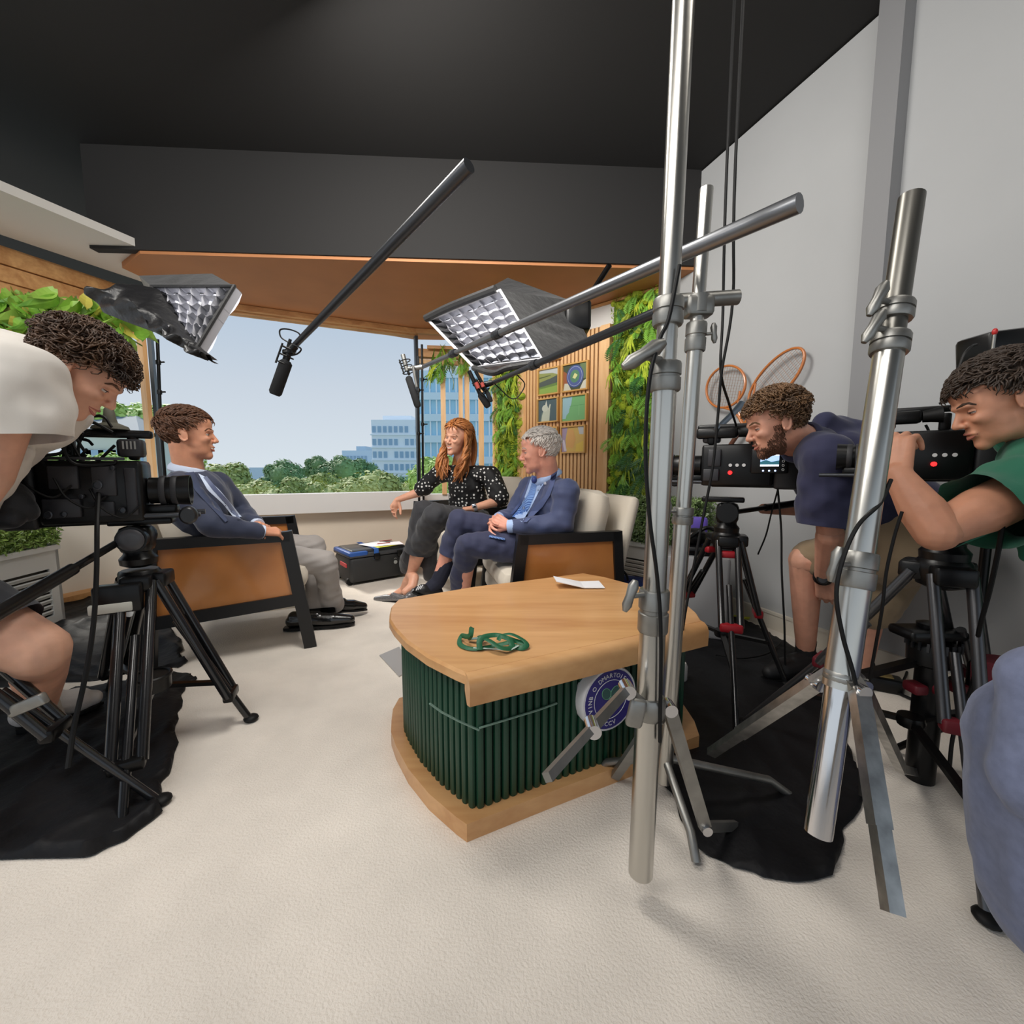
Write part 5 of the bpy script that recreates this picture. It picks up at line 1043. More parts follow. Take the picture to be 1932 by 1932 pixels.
# ---------------- broadcast cameras ----------------
def camera_rig(label, loc, yaw, v):
    """built along local +x (lens forward), origin at the base plate"""
    o = root('broadcast_camera', (0, 0, 0), label, 'camera')
    bx = lambda c, s, r=.008, rot=None: MB().rbox(c, s, r, rot)
    build(bx((0, 0, .10), (.26, .12, .17), .012), 'body', black, o)
    build(bx((-.03, 0, .02), (.24, .09, .02), .005), 'base_plate', blackm, o)
    bp = build(bx((-.175, 0, .105), (.09, .11, .20), .014), 'battery', M_('dark_battery', (30, 30, 33), .5), o)
    build(MB().lathe([(.018, 0), (.018, .003), (.0, .003)], (-.175, -.055, .08), (0, -1, 0), 18), 'emblem', M_('grey_emblem', (86, 88, 90), .5), bp)
    for i, (x, z, sx_, sz_) in enumerate([(-.06, .14, .07, .06), (.035, .13, .06, .08), (.10, .10, .03, .13), (-.07, .06, .09, .05), (.03, .055, .05, .04)]): build(bx((x, -.064, z), (sx_, .014, sz_), .004), 'side_panel', M_('panel_grey', (42, 42, 46), .45), o)
    for i in range(3 if v.get('flip') else 0): build(MB().lathe([(.005, 0), (.0065, .002), (.0065, .006), (.003, .006)], (v.get('bx', .03)-.024*i, .064 if v.get('flip') else -.072, .10), (0, 1 if v.get('flip') else -1, 0), 12), 'button', M_('button_white', (206, 206, 206), .4), o)
    if v.get('flip'):
        build(MB().lathe([(.006, 0), (.008, .002), (.008, .005), (.0, .005)], (v.get('bx', .03)-.0, .063, .07), (0, 1, 0), 14), 'record_button', redglow, o)
        for i, (x, z, sx_, sz_) in enumerate([(.08, .13, .05, .07), (.09, .06, .06, .05)]): build(bx((x, .064, z), (sx_, .012, sz_), .004), 'side_panel', M_('panel_grey', (42, 42, 46), .45), o)
    # lens: stepped barrel, rings, hood
    r = v.get('lr', .042); L = v.get('ll', .17)
    build(MB().lathe([(r*.8, 0), (r*.95, .005), (r*.95, .05), (r, .055), (r, L*.55), (r*.92, L*.57), (r*.92, L*.66), (r*1.05, L*.7), (r*1.12, L), (r*1.02, L), (r*.9, L-.04)], (.13, 0, .10), (1, 0, 0), 28), 'lens', black, o)
    for k in range(2): build(MB().lathe([(r*1.03, -.009), (r*1.07, -.007), (r*1.07, .007), (r*1.03, .009)], (.13+L*(.35+.27*k), 0, .10), (1, 0, 0), 28), 'focus_ring', M_('ring_rubber', (44, 44, 47), .6), o)
    build(MB().lathe([(r*.86, 0), (r*.4, .012), (0, .016)], (.13+L-.045, 0, .10), (1, 0, 0), 24), 'front_glass', M_('lens_glass', (20, 24, 40), .05, spec=1), o)
    build(bx((.16, 0, -.005 if v.get('low') else .045), (.10, .05, .03), .008), 'lens_support', black, o)
    build(MB().tube([(.12, -.05, .03), (.28, -.05, .03)], .0075, 10), 'rod', dkal, o); build(MB().tube([(.12, .05, .03), (.28, .05, .03)], .0075, 10), 'rod', dkal, o)
    build(MB().lathe([(.02, -.02), (.026, -.012), (.026, .012), (.02, .02)], (.25, -.075, .03), (0, 1, 0), 20), 'follow_focus', M_('knob_black', (30, 30, 32), .4), o)
    # top handle, viewfinder, mounts
    hd = MB(); hd.rbox((.02, 0, .26), (.27, .03, .022), .008); hd.rbox((.10, 0, .222), (.03, .026, .07), .008); hd.rbox((-.06, 0, .215), (.03, .026, .06), .006); build(hd, 'top_handle', black, o)
    build(MB().rbox((.10, -.02, .22), (.07, .05, .05), .01), 'control_box', M_('panel_grey', (42, 42, 46), .45), o)
    for i in range(4): build(MB().box((.085+.01*i, -.047, .228), (.004, .003, .022)), 'marking', M_('grey_print', (160, 162, 160), .5), o)
    if v.get('cone'):
        build(MB().lathe([(.05, 0), (.046, .008), (.02, .018), (.017, .03), (.013, .055), (.004, .066)], (.045, 0, .272), (0, 0, 1), 18), 'antenna_cap', M_('khaki_rubber', (84, 82, 70), .7), o)
        build(MB().rbox((-.12, .03, .30), (.10, .10, .10), .02, Matrix.Rotation(.5, 3, 'Y')), 'viewfinder', M_('eyepiece', (26, 26, 32), .7), o)
        build(MB().lathe([(.03, 0), (.038, .03), (.05, .05), (.044, .052)], (-.15, .03, .32), (-.9, 0, .5), 18), 'eye_cup', rubber, o)
    else:
        build(MB().rbox((.08, v.get('ey', .05), .235), (.16, .045, .045), .012), 'microphone_tube' if 0 else 'viewfinder', black, o)
        build(MB().lathe([(.02, 0), (.022, .02), (.028, .05), (.022, .052)], (0.0, v.get('ey', .05), .235), (-1, 0, .1), 18), 'eye_cup', rubber, o)
    if v.get('cone'):
        for (x, z, r_) in ((-.10, .045, .011), (-.065, .045, .008), (.02, .12, .013), (.075, .05, .009), (.06, .165, .007), (-.02, .09, .006)):  # small metal fittings added to catch highlights on the camera side
            build(MB().lathe([(r_, 0), (r_, .012), (r_*.75, .013), (r_*.7, .006), (0, .006)], (x, -.066, z), (0, -1, 0), 16), 'glint_connector', dkal, o)
        build(MB().rbox((-.02, -.064, .19), (.22, .008, .008), .002), 'edge_rail', dkal, o)
    rr = random.Random(len(label))
    for i in range(v.get('loops', 5)):
        c = V((-.045 if v.get('cone') else -.09)+rr.uniform(-.05, .07), -.05+rr.uniform(-.03, .05), .21+rr.uniform(-.02, .07)); r_ = rr.uniform(.035, .07); ax1 = V(1, rr.uniform(-.3, .3), 0); build(MB().tube(curve([c+ax1*r_*math.cos(t)+V(0, 0, 1)*r_*math.sin(t) for t in [i_*.9+rr.random() for i_ in range(7)]], 4), .0042, 6), 'cable_loop', rubber, o)
    for i in range(3): a = V(-.16+.08*i, -.07, .17-.03*i); build(MB().tube(curve([a, a+V(.03, -.02, -.05), a+V(.08, -.02, -.08), a+V(.12, -.005, -.05)], 4), .003, 6), 'side_cable', rubber, o)
    if v.get('screen'):
        sy = 1 if v.get('flip') else -1; sxx = v['screen']
        build(MB().rbox((sxx, sy*.075, .115), (.125, .02, .095), .005), 'monitor', black, o)
        scr = MB(); scr.cur = 0; scr.box((sxx-.0, sy*.0862, .118), (.062, .002, .045)); build(scr, 'screen', M_('screen_white', (150, 178, 214), .3, emit=1.4), o, False)
        q = MB(); q.add([(sxx-.031, sy*.0877, .097), (sxx+.031, sy*.0877, .097), (sxx+.031, sy*.0877, .112), (sxx+.012, sy*.0877, .119), (sxx-.006, sy*.0877, .112), (sxx-.031, sy*.0877, .117)], [(0, 1, 2, 3, 4, 5)]); build(q, 'screen_image', M_('screen_teal', (40, 96, 110), .3, emit=.8), o, False)
        q = MB(); q.box((sxx, sy*.0875, .098), (.062, .0012, .007)); q.box((sxx, sy*.0875, .138), (.062, .0012, .005)); build(q, 'screen_bar', M_('screen_bar', (226, 232, 240), .3, emit=1.2), o, False)
        for k in range(3): q = MB(); q.lathe([(.0035, 0), (.0035, .002), (0, .002)], (sxx-.02+.02*k, sy*.085, .078), (0, sy, 0), 10); q.lathe([(.0035, 0), (.0035, .002), (0, .002)], (sxx-.02+.02*k, sy*.085, .154), (0, sy, 0), 10); build(q, 'lit_key', M_('key_glow', (190, 210, 255), .3, emit=1.5), o)
        for k in range(4): q = MB(); q.tube([V(sxx-.045*sy*-1*-1, sy*.086, .082+.016*k)+V(.004*math.cos(t), 0, .004*math.sin(t)) for t in [i*1.05 for i in range(6)]], .0012, 4, close=True); build(q, 'ring_key', M_('button_white', (206, 206, 206), .4), o)
        q = MB(); q.lathe([(.005, 0), (.006, .003), (0, .003)], (sxx+(.052 if sy < 0 else -.052), sy*.085, .145), (0, sy, 0), 12); build(q, 'record_lamp', redglow, o)
    place(o, loc, yaw, 1); o.scale = v['s'] if isinstance(v.get('s'), tuple) else (v.get('s', 1),)*3; return o
camera_rig('black broadcast camera in the left foreground with cable loops and grey cone on top', TA+V(-.085, -.03, .158), 62, dict(cone=1, loops=9, lr=.040, ll=.12, s=(.98, 1, 1.18)))
camera_rig('black camera with lit side monitor used by the man in navy polo', TB+V(.03, 0, .20), -60, dict(flip=1, screen=-.115, bx=.02, lr=.045, ll=.20, s=1.06, loops=3, ey=.0))
camera_rig('black camera with red record light held by the man in green polo', TC+V(.055, .16, .205), -52, dict(flip=1, bx=-.035, lr=.045, ll=.10, s=.84, loops=2, ey=.02))
# telescopic silver bar above the middle camera
mb = MB(); mb.tube([P(1350, 812, 1.9), P(1385, 778, 1.98), P(1400, 762, 2.0)], [.012, .014, .018], 12); tag(build(mb, 'support_bar', M_('blue_steel', (120, 134, 150), .3, .9)), 'grey telescopic bar rising behind the middle camera to the wall rackets', 'bar')
# transmitter at top right
tx = root('transmitter', P(1890, 650, 1.15), 'black wireless transmitter pack with red-tipped antenna behind the right cameraman', 'transmitter')
mb = MB(); mb.rbox(P(1900, 662, 1.2), (.19, .10, .10), .012, Matrix.Rotation(-.12, 3, 'Y')); build(mb, 'body', black, tx)
mb = MB(); mb.cyl(P(1873, 660, 1.14), P(1877, 628, 1.14), .0035, 8); build(mb, 'antenna', steel2, tx); mb = MB(); mb.sph(P(1877, 626, 1.14), (.006, .006, .009)); build(mb, 'antenna_tip', M_('tip_red', (190, 40, 40), .4), tx)
loop(tx, [P(1843, 650, 1.15), P(1832, 654, 1.14), P(1818, 670, 1.13), P(1808, 695, 1.12)], .003); mb = MB(); mb.cyl(P(1900, 690, 1.2), V(P(1900, 690, 1.2).x, 1.2, .2), .012, 10); build(mb, 'mount_pole', blackm, tx)
mb = MB()
for k in range(3): t = 2.1*k; mb.tube([V(P(1900, 690, 1.2).x, 1.2, .21), V(P(1900, 690, 1.2).x+.16*math.cos(t), 1.2+.16*math.sin(t), .01)], .01, 8)
build(mb, 'mount_leg', blackm, tx)

# red safety clip on the cloth by the middle tripod foot
mb = MB(); c = G(1472, 1262, .03); mb.tube(curve([c, c+V(.01, -.02, .05), c+V(.035, 0, .045), c+V(.02, .02, .0), c+V(.06, .01, -.01)], 5), .007, 7); tag(build(mb, 'cable_clip', M_('coral_red', (206, 74, 66), .5)), 'small coral red cable clip on the black cloth by the middle tripod foot', 'clip')
# ---------------- people ----------------
def head_mesh(M, neck, nr=.055, jaw=1.0, nose=1.0, smile=0.0, seed=1):
    Mi = M.inverted(); nb = Mi @ Vector(neck); m = MB()
    m.sph((-.018, 0, .038), (.098, .078, .083), nu=24, nv=16); m.sph((.022, 0, .012), (.070, .067, .075), nu=20, nv=14)
    m.sph((.030, 0, -.032), (.056, .059, .064), nu=18, nv=12); m.sph((.030, 0, -.066), (.052*jaw, .052*jaw, .040), nu=16, nv=10); m.sph((.066, 0, -.092), (.022, .025, .023))
    m.sph((.060, 0, .056), (.032, .054, .036)); m.sph((.052, 0, -.050), (.038, .036, .034))
    for s in (-1, 1): m.sph((.050, .036*s, -.018), (.032, .026, .026))
    m.limb([(-.03, 0, -.04), nb], [nr, nr*1.12], n=16); m.limb([(-.005, 0, -.06), nb+V(.015, 0, 0)], [nr*.8, nr*.9])
    b = blob(m, .005, 16); m = MB(); m.join(b)
    m.limb([(.076, .038, .024), (.0845, .015, .0235), (.0845, -.015, .0235), (.076, -.038, .024)], [.0085, .0095, .0095, .0085])
    m.limb([(.082, 0, .018), (.093, 0, -.004), (.1035+.004*(nose-1), 0, -.023)], [.0078, .0085, .0098*nose]); m.sph((.094, .0105, -.0275), .0082); m.sph((.094, -.0105, -.0275), .0082)
    for s in (-1, 1):
        m.sph((.062+.003*smile, .036*s, -.017+.004*smile), (.023, .020, .017))
        m.limb([(.083-.010*smile, .022*s, -.056+.008*smile), (.0885, .006*s, -.0525)], [.0045, .0062]); m.limb([(.082-.010*smile, .018*s, -.062+.006*smile), (.0875, 0, -.0655)], [.0045, .0068])
    def post(a, n):
        a = a.copy()
        for s in (-1, 1):
            d2 = ((a-np.array((.080, .030*s, .006)))**2*np.array([.4, .8, 1.6])).sum(1); a[:, 0] -= np.exp(-d2/(2*.0105**2))*.0115
        w = np.exp(-((a[:, 2]+.0592-.33*smile*np.abs(a[:, 1]))/.0022)**2)*np.exp(-(a[:, 1]/.02)**2)*(a[:, 0] > .07); a[:, 0] -= .004*w
        return a
    h = blob(m, .0034, 5, post)
    e = MB()
    for s in (-1, 1):     # ears
        c = V(-.010, .0745*s, .0); r = Matrix.Rotation(.28*s, 3, 'Z') @ Matrix.Rotation(-.25, 3, 'Y')
        e.sph(c, (.017, .006, .029), r, 14, 10); e.tube([c+r @ V(.0175*math.cos(t), .005*s, .029*math.sin(t)) for t in [k_/15*4.9+.5 for k_ in range(16)]], [.004]*14+[.0035, .0045], 7); e.sph(c+V(.004, 0, -.026), (.007, .005, .008))
    h.join(blob(e, .0026, 2)); return h.xf(M)
def face_parts(o, body, M, hairm, skinlip, smile=0, iris=(70, 90, 110), brow=1.0, teeth=False, closed=.0, skin=None):
    ew = M_('eye_white', (206, 198, 192), .25); im = M_('iris_%d' % iris[0], iris, .15); lash = M_('lash_%d' % skinlip[0], tuple(int(x*.35) for x in skinlip), .7); lm = M_('lip_%d' % skinlip[0], skinlip, .45); sm = skin or body.data.materials[0]
    for s in (-1, 1):
        c = V(.0665, .0305*s, .0055); R0 = .0118; eb = build(MB().sph(c, R0, nu=16, nv=10).xf(M), 'eye', ew, body)
        build(MB().sph(c+V(.0078, .0*s, -.001), (.0046, .0052, .0052), nu=12, nv=8).xf(M), 'iris', im, eb)
        up = 22-26*closed; lo = -24+8*closed
        for nm, e0, e1 in (('upper_eyelid', up, 88), ('lower_eyelid', -88, lo)):
            g = MB(); g.grid(lambda u, v: c+V(math.cos(math.radians(e0+(e1-e0)*v))*math.cos(math.radians(-100+200*u)), math.cos(math.radians(e0+(e1-e0)*v))*math.sin(math.radians(-100+200*u)), math.sin(math.radians(e0+(e1-e0)*v)))*(R0+.0016), 14, 6); build(g.xf(M), nm, sm, body)
        g = MB(); q = [c+V(math.cos(math.radians(up))*math.cos(math.radians(a)), math.cos(math.radians(up))*math.sin(math.radians(a)), math.sin(math.radians(up)))*(R0+.0022) for a in range(-70, 71, 20)]; g.tube(q, [.0006]+[.0013]*(len(q)-2)+[.0006], 5); build(g.xf(M), 'eyelashes', lash, body)
        m = MB(); m.tube([(.066, .051*s, .0215), (.0755, .043*s, .0305), (.0835, .031*s, .0315), (.0905, .015*s, .0265)], [.0012, .0030*brow, .0036*brow, .0026*brow], 7, flat=((0, 0, 1), 1.3)); build(m.xf(M), 'eyebrow', hairm, body)
    z = .010*smile; k = smile
    m = MB(); m.tube([(.079-.012*k, .025+.006*k, -.0575+z*1.1), (.0875-.006*k, .014, -.0545+z*.4), (.0930-.002*k, .004, -.0525), (.0925-.002*k, 0, -.0535), (.0930-.002*k, -.004, -.0525), (.0875-.006*k, -.014, -.0545+z*.4), (.079-.012*k, -.025-.006*k, -.0575+z*1.1)], [.0012, .003, .0036, .003, .0036, .003, .0012], 7)
    m.tube([(.079-.012*k, .024+.006*k, -.059+z), (.0865-.006*k, .013, -.0645), (.0915-.003*k, 0, -.0675-.002*k), (.0865-.006*k, -.013, -.0645), (.079-.012*k, -.024-.006*k, -.059+z)], [.001, .0034, .0045, .0034, .001], 7); build(m.xf(M), 'lips', lm, body)
    if teeth: m = MB(); m.tube([(.074, .023, -.0540), (.0835, .012, -.0580), (.0870, 0, -.0592), (.0835, -.012, -.0580), (.074, -.023, -.0540)], [.001, .0040, .0046, .0040, .001], 7); build(m.xf(M), 'teeth', M_('teeth', (236, 232, 224), .3), body)
def hair(o, body, M, mat, kind, seed, n=420, L=.055, thick=.006, zf=.066, curl=0, name='hair', comb=(-.6, 0, .2), beard=None, lift=.006):
    rr = random.Random(seed); m = MB(); C = V(-.018, 0, .038); Rr = V(.101, .080, .087)
    def ok(d):
        p = V(C.x+d.x*Rr.x, C.y+d.y*Rr.y, C.z+d.z*Rr.z)
        if p.x > .035: return p.z > zf
        if p.x > .0: return p.z > zf-(.035-p.x)*1.3
        if p.x > -.035: return p.z > .022
        return p.z > -.036
    pts = []
    cap = MB(); nu, nv = 40, 26; vs = []; fs = []; id_ = {}
    for j in range(nv+1):
        for i in range(nu):
            t = math.pi*j/nv; a = 2*math.pi*i/nu; d = V(math.sin(t)*math.cos(a), math.sin(t)*math.sin(a), math.cos(t)); k = 1.0+lift*6*(.5+.5*math.sin(i*1.7)*math.sin(j*1.3))*.4+lift*5*(.35+.65*max(0, min(1, d.z*2+.4))); id_[i, j] = len(vs)
            p = V(C.x+d.x*Rr.x*k, C.y+d.y*Rr.y*k, C.z+d.z*Rr.z*k)
            if not ok(d): p = C+(p-C)*.86
            vs.append(p)
    for j in range(nv):
        for i in range(nu):
            i2 = (i+1) % nu; d = V(math.sin(math.pi*(j+.5)/nv)*math.cos(2*math.pi*(i+.5)/nu), math.sin(math.pi*(j+.5)/nv)*math.sin(2*math.pi*(i+.5)/nu), math.cos(math.pi*(j+.5)/nv))
            if ok(d): fs.append((id_[i, j], id_[i2, j], id_[i2, j+1], id_[i, j+1]))
    m.add(vs, fs)
    k = 0
    while k < n:
        d = V(rr.gauss(0, 1), rr.gauss(0, 1), rr.gauss(.35, 1)).normalized()
        if not ok(d): continue
        k += 1; p = V(C.x+d.x*Rr.x*1.02, C.y+d.y*Rr.y*1.02, C.z+d.z*Rr.z*1.02); nrm = V(d.x/Rr.x, d.y/Rr.y, d.z/Rr.z).normalized()
        cb = Vector(comb); f = (cb-nrm*cb.dot(nrm))
        if d.z < .45: f += V(-.15, 0, -.8)
        f = f.normalized() if f.length > .05 else V(0, 1, 0); w_ = .14 if not curl else .3+.5*curl; f = (f+V(rr.gauss(0, w_), rr.gauss(0, w_), rr.gauss(0, w_))).normalized(); f = (f-nrm*f.dot(nrm)).normalized(); b = nrm.cross(f)
        l = L*rr.uniform(.6, 1.15)*(1 if d.z > .1 else .55); q = []; ph = rr.uniform(0, 6.28); N = 7 if curl else 4
        for i in range(N+1):
            t = i/N; h = (lift+.010*math.sin(min(1, t*1.1)*2.6)*(1+.5*curl))*(1 if d.z > .15 else .4 if d.x < .2 else .6); e = p+f*l*t*(1-.35*t)+nrm*(h-.010*t*t)
            if curl: e += (b*math.cos(ph+t*7.5)+nrm*math.sin(ph+t*7.5)*.8+f*math.sin(ph+t*7.5)*.5)*.009*curl*(.4+t)
            q.append(e)
        m.tube(q, [thick*(.9-.75*i/N) for i in range(N+1)], 5)
    h = build(m.xf(M), name, mat, body, 80)
    if beard:
        m = MB(); Mi = M.inverted(); nv_ = [(Mi @ (WM[body.name] @ v.co), v.normal) for v in body.data.vertices if rr.random() < .5]
        R3 = Mi.to_3x3().normalized()
        for p, nn_ in nv_:
            ay = abs(p.y)
            if not (-.125 < p.z < .0 and p.x > -.005 and ay < .075): continue
            jaw_ = p.z < -.030-.9*max(0, p.x-.035) or (ay > .045 and p.x < .03 and p.z < .0) or p.z < -.072
            mst = p.x > .082 and ay < .024 and -.050 < p.z < -.036
            lipz = p.x > .076 and ay < .026 and -.071 < p.z < -.050
            if (jaw_ and not lipz and p.z > -.122 and not (p.x > .06 and p.z > -.066)) or mst:
                n3 = (R3 @ nn_).normalized(); d_ = (n3*.35+V(.1, 0, -1)).normalized(); m.tube([p-n3*.001, p+d_*.004+n3*.0012, p+d_*.008], [.0016, .0013, .0004], 3)
        build(m.xf(M), 'beard', beard[0], body, 80)
    return h
def hand(wrist, knuck, palm_n, side=1, s=1.0, curl=(.5, .55, .6, .65), bend=(1, 1, .8), thumb=.5, spread=.05, sp=0):
    """skin pieces of a hand. knuck: direction wrist>knuckles; palm_n: where the palm faces; side: +1 thumb on (dir x palm) side"""
    f = Vector(knuck).normalized(); n = Vector(palm_n); n = (n-f*n.dot(f)).normalized(); t = f.cross(n)*side; w = Vector(wrist); m = MB()
    ks = [w+f*.088*s+t*.027*s, w+f*.092*s+t*.009*s, w+f*.088*s-t*.009*s, w+f*.080*s-t*.026*s]; Ls = [(.042, .025, .02), (.046, .029, .022), (.043, .027, .021), (.034, .021, .018)]
    for i, k in enumerate(ks):
        m.limb([w+t*(.014-.009*i)*s+f*.012*s, k], [.0145*s, .0115*s]); d = (f+t*(.10-.07*i)*(1+spread*8)).normalized(); p = k; a = 0
        for j in range(3):
            a += curl[i]*bend[j]; dd_ = d*math.cos(a)+n*math.sin(a); q = p+dd_*Ls[i][j]*s; m.limb([p, q], [(.0098-.0010*j-(.001 if i == 3 else 0))*s, (.0088-.0010*j-(.001 if i == 3 else 0))*s]); p = q
    m.sph(w+f*.05*s+n*.004*s, (.030*s, .030*s, .016*s), Matrix((f, t, n)).transposed())
    b = w+f*.022*s+t*.018*s+n*.006*s; d1 = (f*.75+t*.62+n*(.25+.3*thumb)).normalized(); k1 = b+d1*.042*s; d2 = (f*.92+t*(.3-.5*thumb)+n*(.25+.5*thumb)).normalized(); k2 = k1+d2*.034*s; k3 = k2+(d2+n*.3*thumb-t*.3*thumb).normalized()*.026*s
    m.limb([b, k1, k2, k3], [.0165*s, .0125*s, .0105*s, .0085*s]); return m
def arm_hand(elbow, wrist, hm, r=(.044, .036, .027)):
    m = MB(); e = Vector(elbow); w = Vector(wrist); m.limb([e, e.lerp(w, .35), w], r); m.join(hm); return blob(m, .0038, 3)
def garment(o, name, limbs, mat, amp=.004, fr=15, seed=1, vox=.0085, it=4, cut=None, ell=(), label=None, planes=()):
    m = MB()
    for pts, rs in limbs: m.limb(pts, rs, 14)
    for c, r, rot in ell: m.sph(c, r, rot, 18, 12)
    g = blob(m, vox, it, folds(amp*.8, fr*2.6, seed))
    if planes:   # clean hems: (point, outward normal, reach)
        A_ = np.array(g.v); kill = np.zeros(len(A_), bool)
        for q, n_, rch in planes:
            n1 = np.array(Vector(n_).normalized()); dd_ = (A_-np.array(q))@n1; w_ = (dd_ > 0) & (np.linalg.norm(A_-np.array(q), axis=1) < rch); kill |= w_ & (dd_ > .0); A_[w_] -= dd_[w_, None]*n1
        g.v = [tuple(x) for x in A_]; kf = [f for f in g.f if not all(kill[i] for i in f)]; g.f = kf; g.mi = [0]*len(kf)
    
    if cut: 
        keep = [f for f in g.f if cut(sum((Vector(g.v[i]) for i in f), V(0, 0, 0))/len(f))]; g.f = keep; g.mi = [0]*len(keep)
    c = MB(); c.v = list(g.v); c.f = list(g.f); c.n = g.n; build(g, name, mat, o, 80, label); return c
def fabric(name, rgb, rough=.8, sheen=.15, bump=(220, .25, .001), var=None): return M_(name, rgb, rough, sheen=sheen, bump=bump, var=var)
def shoe(o, heel, toe, r=.036, mat=None, name='shoe', h=.05, up=(0, 0, 1), sole=True, vox=.005):
    heel = Vector(heel); toe = Vector(toe); u = Vector(up); d = (toe-heel).normalized(); u = (u-d*u.dot(d)).normalized(); m = MB(); L = (toe-heel).length
    m.limb([heel+u*r, heel+d*L*.3+u*r*1.05, heel+d*L*.65+u*r*.8, toe-d*r*.6+u*r*.62], [r*.95, r, r*1.08, r*.68]); m.limb([heel+u*(r+h*.5)+d*.01, heel+u*(r+.02)+d*L*.4], [r*.85, r*.8])
    def post(a, n):
        uu = np.array(u); hh = (a-np.array(heel))@uu; a = a-np.outer(np.minimum(hh-.004, 0), uu); return a
    g = blob(m, vox, 4, post); s = build(g, name, mat, o)
    if sole:
        sd = d.cross(u); q = MB(); pts = []
        for t, w in ((-.13, .55), (.0, .92), (.2, .95), (.45, .92), (.7, 1.08), (.88, .85), (1.0, .35)): pts.append((t, w))
        poly = [heel+d*L*t+sd*r*w for t, w in pts]+[heel+d*L*t-sd*r*w for t, w in reversed(pts)]; q.prism([p-u*.004 for p in poly], u*.011); q.prism([heel+d*L*t-sd*r*w*.9-u*.012 for t, w in pts[:3]]+[heel+d*L*t+sd*r*w*.9-u*.012 for t, w in reversed(pts[:3])], u*.012); build(q, 'sole', rubber, s, False)
    return s
def person(loc, label): return root('person', loc, label, 'person')
def skinmat(name, rgb): return M_(name, rgb, .5, sub=.12, var=(22, .10), bump=(160, .12, .001))
sk_a = skinmat('skin_tan', (206, 146, 116)); sk_b = skinmat('skin_warm', (222, 164, 136)); sk_c = skinmat('skin_rosy', (216, 152, 130)); sk_d = skinmat('skin_ruddy', (204, 148, 124)); sk_e = skinmat('skin_light', (214, 160, 134))
h_brown = M_('hair_brown', (92, 60, 40), .5, bump=(300, .6, .002), var=(60, .35)); h_red = M_('hair_auburn', (160, 92, 48), .42, bump=(260, .6, .002), var=(24, .35, (1, 1, .3), (206, 134, 74))); h_grey = M_('hair_silver', (214, 206, 198), .5, bump=(300, .5, .002), var=(60, .16))
h_dark = M_('hair_dark_curls', (52, 36, 27), .5, bump=(300, .5, .002), var=(20, .4, (1, 1, 1), (92, 64, 42))); h_sand = M_('hair_brown_curls', (84, 60, 40), .5, var=(20, .4, (1, 1, 1), (120, 88, 58))); h_dk2 = M_('hair_dark_brown', (58, 44, 34), .5, bump=(300, .5, .002), var=(30, .35))
def bodyblob(parts, vox=.007): 
    m = MB()
    for pts, rs in parts: m.limb(pts, rs, 12)
    return blob(m, vox, 3)
# ===== seated man in navy jacket =====
o = person((-1.5, 2.2, 0), 'seated man in navy jacket, grey trousers and pale blue shirt, smiling in profile')
HM = hM(P(358, 822, 2.08), 62, 0, 0, 1.03); nb = P(358, 893, 2.10)
sN = P(342, 925, 1.95); sF = P(408, 915, 2.24); eN = P(402, 990, 1.92); eF = P(455, 965, 2.35); wN = P(492, 1003, 2.06); wF = P(486, 990, 2.20); ch_ = P(372, 950, 2.1); pel = P(400, 1025, 2.26)
hN = P(440, 1045, 2.22); hF = P(425, 1030, 2.40); kN = P(612, 1060, 2.40); kF = P(592, 1030, 2.62); aN = P(628, 1142, 2.58); aF = P(592, 1148, 2.52)
bd = head_mesh(HM, nb, smile=.7)
bd.join(bodyblob([([nb, ch_, pel], [.05, .11, .12]), ([sN, eN, wN], [.045, .036, .024]), ([sF, eF, wF], [.045, .036, .024]), ([hN, kN, aN], [.07, .05, .035]), ([hF, kF, aF], [.07, .05, .035])]))
kd = (P(520, 1003, 2.12)-wN).normalized()
bd.join(arm_hand(eN.lerp(wN, .6), wN, hand(wN, kd, V(-.2, .5, -.8), 1, .95, (.55, .6, .6, .65)), (.03, .028, .025))); bd.join(arm_hand(eF.lerp(wF, .6), wF, hand(wF, P(512, 992, 2.10)-wF, V(.2, -.6, -.6), -1, .95, (.5, .5, .55, .6)), (.03, .028, .025)))
B_ = build(bd, 'body', sk_a, o, 70); face_parts(o, B_, HM, h_brown, (170, 92, 80), .7, (60, 50, 40), 1.0, True, .3); hair(o, B_, HM, h_brown, 0, 3, 1200, .055, .0044, .074, comb=(.7, .0, .35), lift=.008)
navyj = fabric('navy_wool', (42, 50, 74), .75, .25)
jk = garment(o, 'jacket', [([sN, sN.lerp(eN, .5), eN], [.074, .062, .056]), ([eN, eN.lerp(wN, .5), wN-(wN-eN)*.10], [.056, .050, .041]), ([sF, eF, wF-(wF-eF)*.12], [.070, .056, .041]), ([sN, nb+V(-.02, -.01, -.045), sF], [.078, .07, .072]), ([ch_+V(0, 0, .04), ch_, ch_.lerp(pel, .6), pel], [.135, .145, .145, .135]), ([ch_.lerp(sN, .6), pel+V(-.03, -.06, .02)], [.09, .09]), ([ch_.lerp(sF, .6), pel+V(.02, .07, .02)], [.09, .09])], navyj, .008, 13, 3)
tr = bvh(jk); shirtb = fabric('pale_blue_shirt', (196, 208, 230), .7)
collar_ = MB(); hx = HM.to_3x3().col[0].normalized(); hy = HM.to_3x3().col[1].normalized()
collar_.tube([nb+V(0, 0, .012)+hx*.066*math.cos(t)*1.05+hy*.064*math.sin(t)+V(0, 0, -.022*math.cos(t)) for t in [2*math.pi*i/24 for i in range(24)]], .016, 8, flat=((0, 0, 1), 1.5), close=True); build(collar_, 'collar', shirtb, o)
